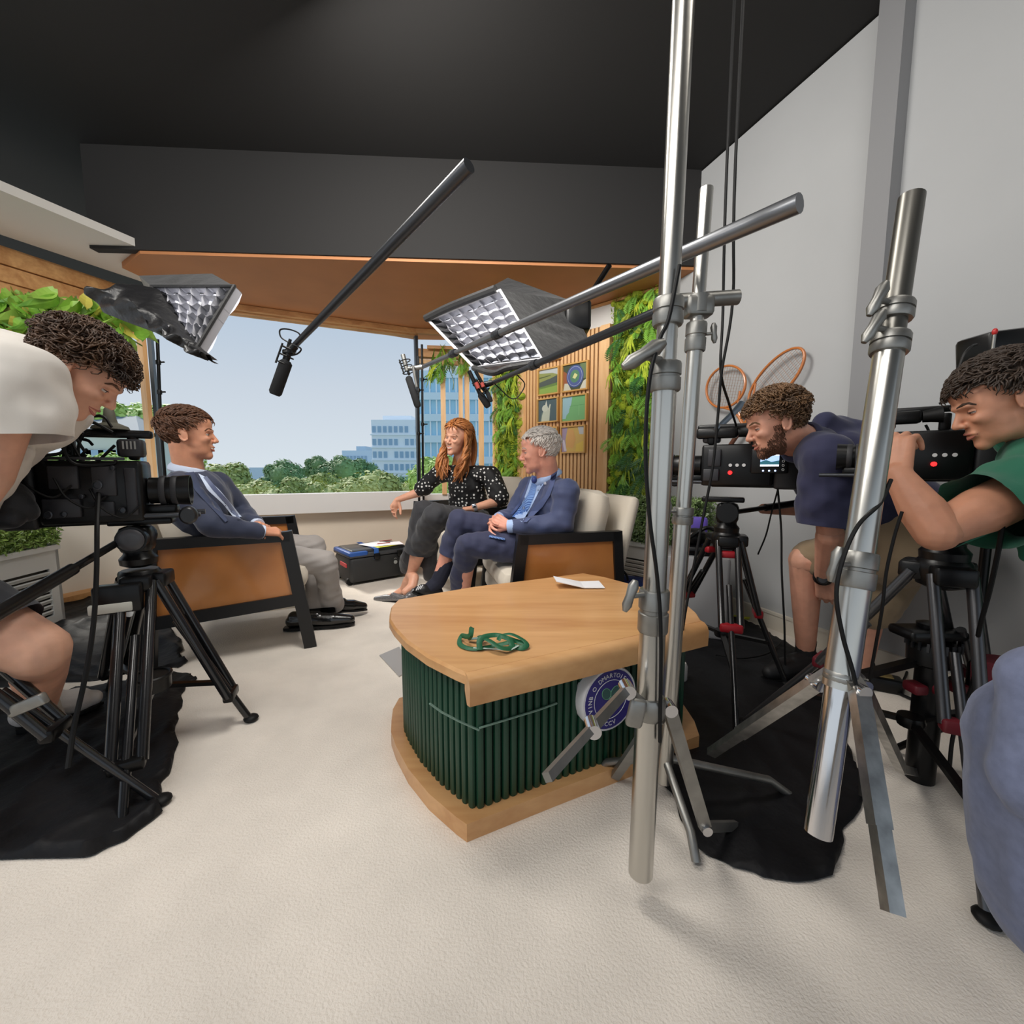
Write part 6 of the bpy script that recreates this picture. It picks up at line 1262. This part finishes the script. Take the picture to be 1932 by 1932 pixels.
m = drape(tr, [(374, 893), (392, 925), (420, 950), (440, 975)], [(388, 900), (415, 925), (440, 955), (456, 975)], 16, 4, .006); build(m, 'shirt_front', shirtb, o)
m = drape(tr, [(384, 900), (402, 925), (424, 948), (448, 980)], [(390, 898), (410, 922), (432, 946), (455, 980)], 12, 2, .010); build(m, 'tie', fabric('grey_blue_tie', (88, 98, 130), .5), o)
m = drape(tr, [(348, 892), (368, 925), (396, 955), (425, 985)], [(366, 890), (384, 925), (412, 952), (430, 982)], 14, 3, .009); build(m, 'lapel', M_('navy_lapel', (62, 72, 100), .7), o)
for (w_, e_) in ((wN, eN), (wF, eF)): d = (w_-e_).normalized(); m = MB(); m.lathe([(.030, -.03), (.034, -.01), (.033, .012), (.028, .012)], w_-d*.0, d, 16); build(m, 'cuff', shirtb, o)
greyt = fabric('grey_trousers', (158, 152, 148), .8)
garment(o, 'trousers', [([hN, hN.lerp(kN, .55), kN], [.095, .085, .070]), ([kN, kN.lerp(aN, .5), aN], [.070, .062, .066]), ([hF, hF.lerp(kF, .55), kF], [.095, .085, .068]), ([kF, kF.lerp(aF, .5), aF], [.068, .058, .056]), ([pel, hN], [.12, .095]), ([pel, hF], [.12, .095])], greyt, .008, 14, 5, planes=[(aN.lerp(kN, -.03), tuple(aN-kN), .13), (aF.lerp(kF, .0), tuple(aF-kF), .13)])
leather = M_('black_leather', (16, 15, 15), .22, bump=(60, .2, .002), coat=.5)
s_ = G(640, 1168); shoe(o, V(aN.x-.05, aN.y-.02, .06), P(692, 1150, 2.72), .038, leather, up=(-.18, 0, .98)); shoe(o, V(G(560, 1184).x, 2.42, .018), V(G(660, 1190).x, 2.50, .018), .040, leather)
for a_, k_ in ((aN, kN), (aF, kF)): m = MB(); m.tube([a_+(k_-a_).normalized()*.13, a_, V(a_.x-.02, a_.y, .05)], [.052, .041, .04], 12); build(m, 'sock', M_('black_sock', (20, 20, 22), .9), o)
# ===== seated woman =====
o = person((-.3, 3.1, 0), 'seated woman with long auburn hair, black blouse with white dots and charcoal trousers')
HM = hM(P(863, 829, 2.98), -150, 2, -8, 1.0); nb = P(878, 880, 3.04)
sR = P(826, 895, 3.17); sL = P(925, 896, 2.98); eR = P(789, 929, 3.20); eL = P(944, 944, 2.93); wR = P(750, 943, 3.17); wL = P(892, 959, 2.84); ch_ = P(876, 915, 3.07); pel = P(880, 972, 3.12)
hR = P(855, 980, 3.10); hL = P(905, 985, 3.02); kR = P(800, 965, 2.78); kL = P(822, 972, 2.62); aR = P(776, 1085, 2.86); aL = P(770, 1095, 2.95)
bd = head_mesh(HM, nb, .046, .92, .85, 1.25)
bd.join(bodyblob([([nb, ch_, pel], [.045, .10, .12]), ([sR, eR], [.042, .034]), ([sL, eL], [.042, .034]), ([hR, kR, aR], [.07, .05, .032]), ([hL, kL, aL], [.07, .05, .032])]))
bd.join(arm_hand(eR, wR, hand(wR, P(738, 968, 3.10)-wR, V(.6, -.3, .2), -1, .95, (.35, .45, .55, .6), thumb=.3), (.036, .03, .022))); bd.join(arm_hand(eL, wL, hand(wL, P(852, 962, 2.80)-wL, V(0, .1, -1), -1, .92, (.25, .3, .35, .4)), (.038, .032, .023)))
bd.join(blob(MB().limb([sR, eR], [.042, .038]).limb([sL, eL], [.042, .038]), .006, 2))
# bare feet and ankles
fA0 = P(766, 1102, 2.98); fB0 = P(783, 1100, 2.78)
bd.join(blob(MB().limb([aL, P(762, 1112, 3.0), P(746, 1124, 3.0), P(727, 1129, 3.0)], [.036, .030, .030, .022]).limb([aR, P(781, 1090, 2.80), P(778, 1106, 2.76), P(765, 1116, 2.72)], [.036, .034, .032, .024]), .005, 3))
B_ = build(bd, 'body', sk_b, o, 70); face_parts(o, B_, HM, M_('brow_auburn', (120, 76, 48), .6), (196, 96, 90), 1.25, (90, 110, 120), .7, True, .6)
hair(o, B_, HM, h_red, 0, 4, 700, .075, .0065, .082, comb=(-.5, 0, -.5), lift=.010)
m = MB(); rr = random.Random(5); HI = HM
for i in range(120):   # long wavy locks
    s = -1 if i % 2 else 1; a = rr.uniform(-.3, 1.0); st = V(-.03+.05*a, s*(.074+rr.uniform(-.004, .012)), .05-.02*a+rr.uniform(-.02, .03)); p0 = HI @ st
    fr_x = rr.uniform(0, 1); dirp = (HI @ V(.07*fr_x-.01, s*(.098+rr.uniform(-.012, .02)), -.13)); end = (HI @ V(.085*fr_x+.0, s*(.070+rr.uniform(-.035, .03)), -.235-rr.uniform(-.02, .055)))
    q = curve([p0, HI @ V(st.x*.6+.01, s*.092, -.04), dirp, end], 6); ph = rr.uniform(0, 6.3); N = len(q)
    q = [p+V(.011*math.sin(ph+t*.75)*min(1, t/7), .008*math.cos(ph+t*.7)*min(1, t/7), .004*math.sin(ph*2+t)) for t, p in enumerate(q)]
    m.tube(q, [.0085*(1-.0*t/N)*(1 if t < N-4 else (N-t)/5) for t in range(N)], 5)
for i in range(60):    # back fall
    y = rr.uniform(-.08, .08); q = curve([HI @ V(-.08, y, .06), HI @ V(-.115, y*1.1, -.04), HI @ V(-.105, y*1.2, -.14), HI @ V(-.08, y*1.1, -.2)], 4); m.tube(q, .009, 5)
build(m, 'long_hair', h_red, B_, 80)
def dots(scale, base, dot, th):
    def f(mt, t, b, mp):
        v = t.nodes.new('ShaderNodeTexVoronoi'); v.inputs['Scale'].default_value = scale; v.inputs['Randomness'].default_value = .45; t.links.new(mp.outputs[0], v.inputs['Vector'])
        c = t.nodes.new('ShaderNodeMath'); c.operation = 'LESS_THAN'; c.inputs[1].default_value = th; t.links.new(v.outputs['Distance'], c.inputs[0])
        x = t.nodes.new('ShaderNodeMix'); x.data_type = 'RGBA'; t.links.new(c.outputs[0], x.inputs[0]); x.inputs[6].default_value = (*lin(base), 1); x.inputs[7].default_value = (*lin(dot), 1); t.links.new(x.outputs[2], b.inputs['Base Color'])
    return f
spot = M_('spotted_blouse', (20, 20, 22), .7, node=dots(38, (14, 14, 16), (226, 224, 220), .27))
bl = garment(o, 'blouse', [([sR, sR.lerp(eR, .75)], [.066, .064]), ([sL, sL.lerp(eL, .88)], [.070, .074]), ([sR, nb+V(.0, .0, -.05), sL], [.066, .058, .066]), ([ch_+V(0, 0, .03), ch_, ch_.lerp(pel, .6), pel+V(0, 0, .03)], [.115, .125, .12, .13]), ([ch_+V(.06, -.02, 0), pel+V(.08, -.03, .05)], [.09, .09])], spot, .008, 14, 8)
chart = fabric('charcoal_trousers', (52, 52, 56), .8)
hemR = P(790, 1040, 2.84); hemL = P(772, 1085, 2.96)
garment(o, 'trousers', [([hR, kR], [.095, .078]), ([kR, kR.lerp(hemR, .5), hemR], [.080, .088, .098]), ([hL, kL], [.095, .078]), ([kL, P(800, 1020, 2.78), hemL+V(0, 0, .08)], [.078, .088, .075]), ([pel, hR.lerp(hL, .5)], [.12, .10]), ([P(806, 1000, 2.80), P(812, 1085, 2.95)], [.07, .05])], chart, .009, 14, 9, planes=[(hemR, tuple(aR-kR), .13)])
slv = M_('silver_shoe', (120, 120, 122), .35, .5, var=(200, .4))
shoe(o, P(768, 1136, 2.95), P(706, 1134, 3.02), .027, slv, h=.0, vox=.004); shoe(o, P(788, 1124, 2.78), P(764, 1134, 2.66), .027, slv, h=.0, vox=.004, up=(.1, -.2, .95))
wt = root('wristwatch', wL, 'square silver wristwatch on the left wrist of the woman', 'watch'); d = (wL-eL).normalized(); m = MB(); m.lathe([(.026, -.012), (.0275, -.008), (.0275, .008), (.026, .012)], wL-d*.012, d, 18); build(m, 'strap', M_('watch_strap', (150, 150, 156), .4), wt); m = MB(); m.rbox(wL-d*.012+V(0, -.024, .014), (.03, .012, .028), .004); build(m, 'watch_case', chrome, wt)
# ===== grey-haired man in blue suit =====
o = person((.2, 2.35, 0), 'grey-haired man in navy suit, light blue shirt and blue tie, hands clasped, legs crossed')
HM = hM(P(1017, 853, 2.32), -88, 8, 0, .99); nb = P(1036, 905, 2.36)
sN = P(1066, 930, 2.20); sF = P(998, 922, 2.52); eN = P(1062, 988, 2.16); eF = P(968, 972, 2.50); wN = P(962, 993, 2.22); wF = P(942, 978, 2.36); ch_ = P(1030, 955, 2.38); pel = P(1040, 1025, 2.40)
hN = P(1020, 1035, 2.30); hF = P(1015, 1015, 2.46); kF = P(866, 985, 2.36); kN = P(885, 1028, 2.22); aF = P(828, 1090, 2.38); aN = P(866, 1168, 2.48)
bd = head_mesh(HM, nb, .057, 1.02, 1.15, .1)
bd.join(bodyblob([([nb, ch_, pel], [.05, .11, .12]), ([sN, eN, wN], [.045, .036, .024]), ([sF, eF, wF], [.045, .036, .024]), ([hN, kN, aN], [.07, .05, .035]), ([hF, kF, aF], [.07, .05, .036])]))
bd.join(arm_hand(eN.lerp(wN, .7), wN, hand(wN, P(935, 980, 2.26)-wN, V(-.25, .9, -.1), 1, 1.0, (.5, .55, .6, .65), thumb=.4), (.03, .028, .026))); bd.join(arm_hand(eF.lerp(wF, .7), wF, hand(wF, P(925, 990, 2.28)-wF, V(.1, -.9, -.4), -1, 1.0, (.45, .5, .55, .6)), (.03, .028, .026)))
B_ = build(bd, 'body', sk_c, o, 70); face_parts(o, B_, HM, M_('brow_grey', (160, 148, 138), .6), (176, 104, 94), .1, (70, 90, 110), .8, False, .6)
hair(o, B_, HM, h_grey, 0, 6, 1300, .046, .0040, .080, comb=(.45, .3, .3), lift=.005)
suit = fabric('blue_suit', (58, 68, 104), .7, .25)
jk = garment(o, 'jacket', [([sN, sN.lerp(eN, .5), eN], [.074, .066, .058]), ([eN, eN.lerp(wN, .5), wN-(wN-eN)*.12], [.058, .050, .042]), ([sF, eF, wF-(wF-eF)*.15], [.070, .056, .042]), ([sN, nb+V(.02, 0, -.06), sF], [.08, .072, .074]), ([ch_+V(.02, 0, .03), ch_+V(.01, 0, 0), ch_.lerp(pel, .6), pel], [.13, .14, .14, .13]), ([ch_.lerp(sN, .6), pel+V(.04, -.07, .02)], [.09, .09]), ([ch_.lerp(sF, .6), pel+V(0, .07, .02)], [.09, .09])], suit, .008, 13, 13)
tr = bvh(jk); ls = fabric('light_blue_shirt', (166, 190, 230), .7)
hx = HM.to_3x3().col[0].normalized(); hy = HM.to_3x3().col[1].normalized(); m = MB(); m.tube([nb+V(-.006, 0, .016)+hx*.062*math.cos(t)+hy*.061*math.sin(t)+V(0, 0, -.024*math.cos(t)) for t in [2*math.pi*i/24 for i in range(24)]], .012, 8, flat=((0, 0, 1), 1.8), close=True); build(m, 'collar', ls, o)
m = drape(tr, [(1003, 897), (996, 920), (985, 950), (970, 975)], [(1034, 900), (1018, 925), (1003, 955), (985, 985)], 16, 5, .006); build(m, 'shirt_front', ls, o)
def tienode(mt, t, b, mp):
    w = t.nodes.new('ShaderNodeTexWave'); w.inputs['Scale'].default_value = 45; w.bands_direction = 'DIAGONAL'; t.links.new(mp.outputs[0], w.inputs['Vector']); r = t.nodes.new('ShaderNodeValToRGB'); t.links.new(w.outputs[0], r.inputs[0]); t.links.new(r.outputs[0], b.inputs['Base Color']); r.color_ramp.elements[0].color = (*lin((34, 70, 150)), 1); r.color_ramp.elements[1].color = (*lin((130, 166, 218)), 1); r.color_ramp.elements[1].position = .7
tiem = M_('blue_patterned_tie', (90, 130, 200), .5, node=tienode)
m = drape(tr, [(1004, 908), (997, 930), (982, 955), (966, 975)], [(1014, 908), (1010, 930), (1000, 955), (984, 980)], 14, 3, .011); build(m, 'tie', tiem, o)
m = MB(); m.sph(P(1008, 906, 2.27), (.016, .014, .018)); build(m, 'tie_knot', fabric('navy_knot', (30, 52, 120), .5), o)
m = drape(tr, [(1040, 896), (1036, 915), (1028, 935), (1006, 958), (988, 985)], [(1052, 888), (1048, 905), (1038, 934), (1024, 956), (994, 985)], 16, 3, .011); build(m, 'lapel', M_('suit_lapel', (78, 90, 130), .7), o)  # lapels coloured lighter than the suit, in place of edge shading
m = drape(tr, [(998, 902), (990, 925), (978, 950), (962, 970)], [(1004, 900), (998, 920), (986, 948), (968, 970)], 12, 2, .010); build(m, 'lapel', M_('suit_lapel', (78, 90, 130), .7), o)
m = drape(tr, [(1026, 909), (1030, 909)], [(1026, 914), (1031, 914)], 2, 2, .016); build(m, 'lapel_pin', M_('pin_silver', (214, 216, 222), .3, .6), o)
for (w_, e_) in ((wN, eN), (wF, eF)): d = (w_-e_).normalized(); m = MB(); m.lathe([(.032, -.035), (.036, -.012), (.035, .010), (.03, .010)], w_, d, 16); build(m, 'cuff', ls, o)
suit2 = fabric('dark_suit_trousers', (44, 48, 76), .8)
garment(o, 'trousers', [([hF, hF.lerp(kF, .5), kF], [.095, .085, .070]), ([kF, P(848, 1046, 2.38), P(844, 1056, 2.38)], [.072, .062, .062]), ([hN, hN.lerp(kN, .5), kN], [.095, .085, .070]), ([kN, P(868, 1085, 2.34), P(867, 1125, 2.42)], [.070, .060, .054]), ([pel, hN.lerp(hF, .5)], [.12, .11])], suit2, .008, 14, 15, planes=[(P(848, 1046, 2.38), tuple(aF-kF), .12)])
nsk = M_('navy_sock', (28, 30, 46), .9, bump=(300, .3))
m = MB(); m.limb([P(842, 1064, 2.38), P(826, 1098, 2.38), P(806, 1114, 2.35)], [.047, .043, .036]); build(blob(m, .005, 3), 'sock', nsk, o); m = MB(); m.limb([P(867, 1120, 2.42), aN, V(aN.x-.01, aN.y, .06)], [.043, .041, .040]); build(blob(m, .005, 3), 'sock', nsk, o)
shoe(o, P(822, 1130, 2.38), P(779, 1118, 2.30), .034, M_('black_trainer', (26, 26, 28), .5), h=.03, up=(.2, 0, .98)); shoe(o, V(aN.x+.03, aN.y+.01, .016), V(aN.x-.22, aN.y-.05, .016), .038, leather, h=.05)
m = MB()
for k in range(3): p = P(789+4*k, 1109-1.2*k, 2.27); m.tube([p+V(-.01, -.01, -.012), p+V(.004, 0, .010)], .003, 5)
build(m, 'shoe_stripes', M_('shoe_white', (210, 210, 212), .5), o)
tag(build(drape(tr, [(925, 1008), (938, 1010)], [(926, 1022), (952, 1020)], 3, 5, .02), 'tie_end', tiem, None), 'end of the blue patterned tie lying on the lap of the grey-haired man', 'tie') if 0 else build(MB().rbox(P(938, 1014, 2.20), (.085, .05, .008), .003, Matrix.Rotation(.2, 3, 'Y')), 'tie_end', tiem, o)
# ===== left cameraman =====
o = person((-1.6, 1.0, 0), 'curly-haired man in white T-shirt and dark shorts bending over the left camera')
HM = hM(P(150, 706, 1.14), 60, 42, 0, .92); nb = P(112, 735, 1.14)
sN = P(26, 716, .98); sF = P(66, 706, 1.30); eN = P(-25, 900, .98); eF = P(50, 860, 1.45); ch_ = P(0, 740, 1.15); pel = P(-330, 930, 1.12)
hip = P(-260, 1080, 1.0); kn = P(72, 1228, 1.08); an = P(78, 1330, 1.36)
bd = head_mesh(HM, nb, .060, 1.05, 1.1, .6)
bd.join(bodyblob([([nb, ch_, pel], [.055, .12, .13]), ([sN, eN], [.055, .045]), ([sF, eF], [.05, .04]), ([hip, hip.lerp(kn, .6), kn], [.10, .085, .068]), ([P(-360, 1050, 1.2), P(-330, 1300, 1.3), P(-420, 1500, 1.4)], [.09, .06, .045])]))
bd.join(blob(MB().limb([hip.lerp(kn, .5), kn+V(.0, 0, .0), kn.lerp(an, .38), an, an+(an-kn)*.05], [.078, .066, .060, .040, .038], 16), .0055, 5))
bd.join(arm_hand(eN, P(-170, 1130, .9), hand(P(-170, 1130, .9), V(0, .1, -1), V(0, 1, 0), 1, 1.0))); bd.join(arm_hand(eF, P(95, 905, 1.6), hand(P(95, 905, 1.6), V(.5, .1, -.2), V(0, .3, -1), 1, 1.0)))
B_ = build(bd, 'body', sk_e, o, 70); face_parts(o, B_, HM, h_brown, (176, 104, 94), .3, (70, 80, 90), 1.0, False, .6)
hair(o, B_, HM, h_dark, 0, 8, 1500, .046, .0036, .060, curl=1.3, comb=(.2, 0, .1), lift=.007)
wtee = fabric('white_cotton', (214, 208, 200), .85)
garment(o, 'tshirt', [([sN, P(22, 790, .97), P(22, 850, .97)], [.088, .100, .104]), ([sF, P(60, 800, 1.34)], [.075, .075]), ([sN, nb+V(-.075, 0, -.035), sF], [.085, .066, .075]), ([ch_+V(.03, 0, 0), ch_, pel], [.16, .17, .19]), ([P(10, 850, 1.08), P(-120, 920, 1.08)], [.06, .12])], wtee, .013, 9, 21, planes=[(P(22, 830, .97), (.12, 0, -1), .16)])
m = MB(); d = V(0, 0, -1); m.lathe([(.104, -.012), (.107, 0), (.104, .006), (.100, .006)], P(42, 815, .97)+V(0, 0, -.085), (-.05, 0, -1), 28)
blkj = M_('black_jacket_cloth', (18, 19, 26), .55, bump=(18, .5, .01), sheen=.2)
garment(o, 'black_bag', [([P(-50, 930, 1.25), P(0, 948, 1.2), P(48, 962, 1.22)], [.085, .066, .03]), ([P(-80, 960, 1.2), P(20, 978, 1.18)], [.075, .025])], blkj, .01, 12, 22)
shrt = fabric('dark_shorts', (48, 50, 56), .85)
garment(o, 'shorts', [([pel, hip], [.16, .14]), ([hip, hip.lerp(kn, .92)], [.12, .098]), ([P(-360, 1050, 1.2), P(-330, 1250, 1.28)], [.13, .10])], shrt, .006, 12, 24, planes=[(hip.lerp(kn, .80), tuple(kn-hip), .2)])
sock_w = M_('white_sock', (206, 198, 188), .9, bump=(200, .4, .002)); m = MB(); m.limb([an+V(0, 0, .03), an, P(92, 1358, 1.45)], [.045, .043, .045]); build(blob(m, .005, 3, folds(.002, 60, 3)), 'sock', sock_w, o)
shoe(o, V(P(75, 1370, 1.48).x, 1.44, .03), V(P(190, 1375, 1.58).x, 1.60, .03), .045, M_('white_shoe', (214, 206, 200), .6, bump=(30, .2)), h=.05)
# ===== middle cameraman, navy polo =====
o = person((1.3, 1.85, 0), 'bearded man in navy polo and tan shorts peering at the middle camera')
HM = hM(P(1462, 802, 1.62), -78, 18, 0, .97); nb = P(1512, 835, 1.66)
sN = P(1560, 868, 1.50); sF = P(1545, 850, 1.90); eN = P(1566, 1010, 1.55); eF = P(1520, 960, 1.98); wN = P(1552, 1092, 1.70); ch_ = P(1600, 880, 1.74); pel = P(1705, 985, 1.66)
hN = P(1695, 1040, 1.60); kN = P(1520, 1058, 1.80); aN = P(1520, 1225, 1.87); hF = P(1688, 1030, 1.72); kF = P(1640, 1150, 1.72); aF = P(1612, 1310, 1.80)
bd = head_mesh(HM, nb, .062, 1.05, 1.1, .3)
bd.join(bodyblob([([nb, ch_, pel], [.06, .12, .13]), ([sN, eN], [.05, .042]), ([sF, eF, P(1440, 960, 2.0)], [.045, .036, .025]), ([hN, kN], [.085, .066]), ([hF, kF, aF], [.08, .058, .04])]))
bd.join(blob(MB().limb([kN+V(.05, 0, -.01), kN, kN.lerp(aN, .4), aN], [.07, .064, .056, .038], 16), .0055, 4))
bd.join(arm_hand(eN, wN, hand(wN, P(1568, 1150, 1.74)-wN, V(.5, .6, .1), 1, 1.1, (.3, .4, .45, .5), thumb=.2), (.046, .040, .029)))
B_ = build(bd, 'body', sk_d, o, 70); face_parts(o, B_, HM, h_sand, (160, 90, 78), .2, (60, 70, 80), 1.1, False, .7)
hair(o, B_, HM, h_sand, 0, 12, 1300, .036, .0040, .068, curl=.8, comb=(.3, 0, .1), lift=.009, beard=(M_('beard_brown', (92, 62, 46), .7), 900))
npolo = fabric('navy_polo', (38, 40, 70), .85)
gp = garment(o, 'polo_shirt', [([sN, P(1560, 950, 1.52), P(1562, 985, 1.535)], [.084, .094, .094]), ([sF, P(1535, 920, 1.93)], [.08, .078]), ([sN, nb+V(.05, 0, -.01), sF], [.09, .072, .085]), ([ch_, pel+V(-.02, 0, .04)], [.155, .15]), ([P(1555, 800, 1.75), P(1640, 850, 1.8)], [.05, .10]), ([P(1590, 930, 1.7), P(1680, 990, 1.66)], [.10, .13])], npolo, .010, 11, 31, planes=[(P(1560, 992, 1.53), (-.08, 0, -1), .13)])
m = MB(); hx = (HM.translation-nb).normalized(); u = hx.orthogonal().normalized(); w = hx.cross(u); m.tube([nb-hx*.0+u*.072*math.cos(t)+w*.072*math.sin(t) for t in [2*math.pi*i/20 for i in range(20)]], .013, 8, flat=(tuple(hx), 1.7), close=True); build(m, 'collar', npolo, o)
tan = fabric('tan_shorts', (140, 120, 94), .85)
garment(o, 'shorts', [([pel, hN], [.15, .14]), ([hN, hN.lerp(kN, .5), kN+V(.035, 0, .01)], [.125, .112, .088]), ([hF, hF.lerp(kF, .5), kF.lerp(hF, .05)], [.125, .115, .10])], tan, .006, 14, 33)
m = MB(); m.limb([aN+V(0, 0, .03), aN, aN+V(0, 0, -.08)], [.043, .042, .04]); build(blob(m, .005, 3, folds(.002, 50, 4)), 'sock', M_('black_sock', (20, 20, 22), .9), o)
shoe(o, V(aN.x+.03, aN.y, .015), V(aN.x-.22, aN.y-.06, .015), .045, M_('black_shoe', (20, 20, 22), .6), h=.06); shoe(o, V(aF.x+.04, aF.y, .015), V(aF.x-.2, aF.y-.1, .015), .045, M_('black_shoe', (20, 20, 22), .6), h=.06)
wt = root('wristwatch', wN, 'black sports wristwatch of the man in navy polo', 'watch'); d = (wN-eN).normalized(); m = MB(); m.lathe([(.032, -.013), (.034, -.009), (.034, .009), (.032, .013)], wN-d*.01, d, 20); build(m, 'strap', rubber, wt); m = MB(); m.lathe([(.019, 0), (.021, .004), (.019, .012), (.0, .012)], wN-d*.01+V(-.018, -.024, 0), (-.6, -.8, 0), 20); build(m, 'watch_case', black, wt); m = MB(); m.lathe([(.014, 0), (0, .0005)], wN-d*.01+V(-.0255, -.0338, 0), (-.6, -.8, 0), 20); build(m, 'watch_dial', dkal, wt)
# ===== right cameraman, green polo =====
o = person((1.75, .85, 0), 'man in green polo at the right edge gripping the right camera')
HM = hM(P(1886, 760, 1.04), -66, 24, 0, .86); nb = P(1968, 812, 1.05)
sN = P(1975, 905, .96); eN = P(1768, 1003, .93); wN = P(1694, 895, 1.0); ch_ = P(2050, 930, 1.12); pel = P(2230, 1150, 1.02); sF = P(1990, 860, 1.32)
bd = head_mesh(HM, nb, .062, 1.02, 1.1, .1)
bd.join(bodyblob([([nb, ch_, pel], [.06, .12, .13]), ([sF, P(1960, 980, 1.3), P(1880, 900, 1.2)], [.05, .04, .03]), ([pel, P(2150, 1500, 1.1), P(2150, 1700, 1.1)], [.10, .07, .05])]))
bd.join(blob(MB().limb([sN, eN.lerp(sN, .4), eN], [.052, .052, .038], 16), .0055, 4)); bd.join(arm_hand(eN, wN, hand(wN, P(1690, 848, 1.03)-wN, V(.8, .5, .1), 1, 1.05, (.55, .75, .8, .85), bend=(1, 1, .8), thumb=.6), (.043, .044, .027)))
B_ = build(bd, 'body', sk_a, o, 70); face_parts(o, B_, HM, h_dk2, (168, 100, 86), 0, (60, 60, 60), 1.0, False, .8)
hair(o, B_, HM, h_dk2, 0, 15, 1300, .050, .0040, .066, curl=.2, comb=(.75, 0, .2), lift=.010)
gpol = fabric('green_polo', (26, 104, 78), .8)
garment(o, 'polo_shirt', [([sF, P(1982, 925, 1.32)], [.088, .086]), ([sF, nb+V(.05, .03, -.03)], [.09, .08]), ([sN+V(.02, 0, 0), sN.lerp(eN, .55), sN.lerp(eN, .72)], [.088, .088, .09]), ([sN, nb+V(.04, 0, -.03), sF], [.095, .08, .09]), ([ch_, pel], [.155, .17]), ([sN+V(.03, .02, -.05), P(1935, 1050, .95)], [.09, .018])], gpol, .010, 11, 41, planes=[(sN.lerp(eN, .62), tuple(eN-sN), .12)])
m = MB(); hx = (HM.translation-nb).normalized(); u = hx.orthogonal().normalized(); w = hx.cross(u); m.tube([nb-hx*-.01+u*.074*math.cos(t)+w*.074*math.sin(t) for t in [2*math.pi*i/20 for i in range(20)]], .013, 8, flat=(tuple(hx), 1.7), close=True); build(m, 'collar', gpol, o)
garment(o, 'trousers', [([pel, P(2150, 1500, 1.1), P(2150, 1720, 1.1)], [.15, .09, .08])], M_('dark_trousers', (50, 50, 56), .85), .006, 12, 42)
# ===== crouching person at the lower right edge =====
o = person((1.05, .55, 0), 'crouching person in blue-grey shirt, only the shoulder showing at the lower right corner')
sh = P(1992, 1300, .62); hb = P(2200, 1210, .62)
HM = hM(P(2230, 1130, .60), -30, 30, 0, 1.0)
bd = head_mesh(HM, hb, .06); bd.join(bodyblob([([hb, P(2080, 1400, .62), P(2100, 1650, .62)], [.06, .12, .13]), ([sh, P(1980, 1500, .6)], [.05, .04])])); B_ = build(bd, 'body', sk_e, o, 70); hair(o, B_, HM, h_dk2, 0, 18, 200, .05, .006, .066)
garment(o, 'shirt', [([sh, P(1985, 1480, .6)], [.062, .07]), ([hb+V(0, 0, -.07), P(2090, 1450, .62), P(2110, 1700, .62)], [.10, .16, .17]), ([sh, hb+V(0, 0, -.06)], [.065, .09])], fabric('blue_grey_shirt', (112, 120, 148), .85, var=(60, .12)), .005, 12, 44)
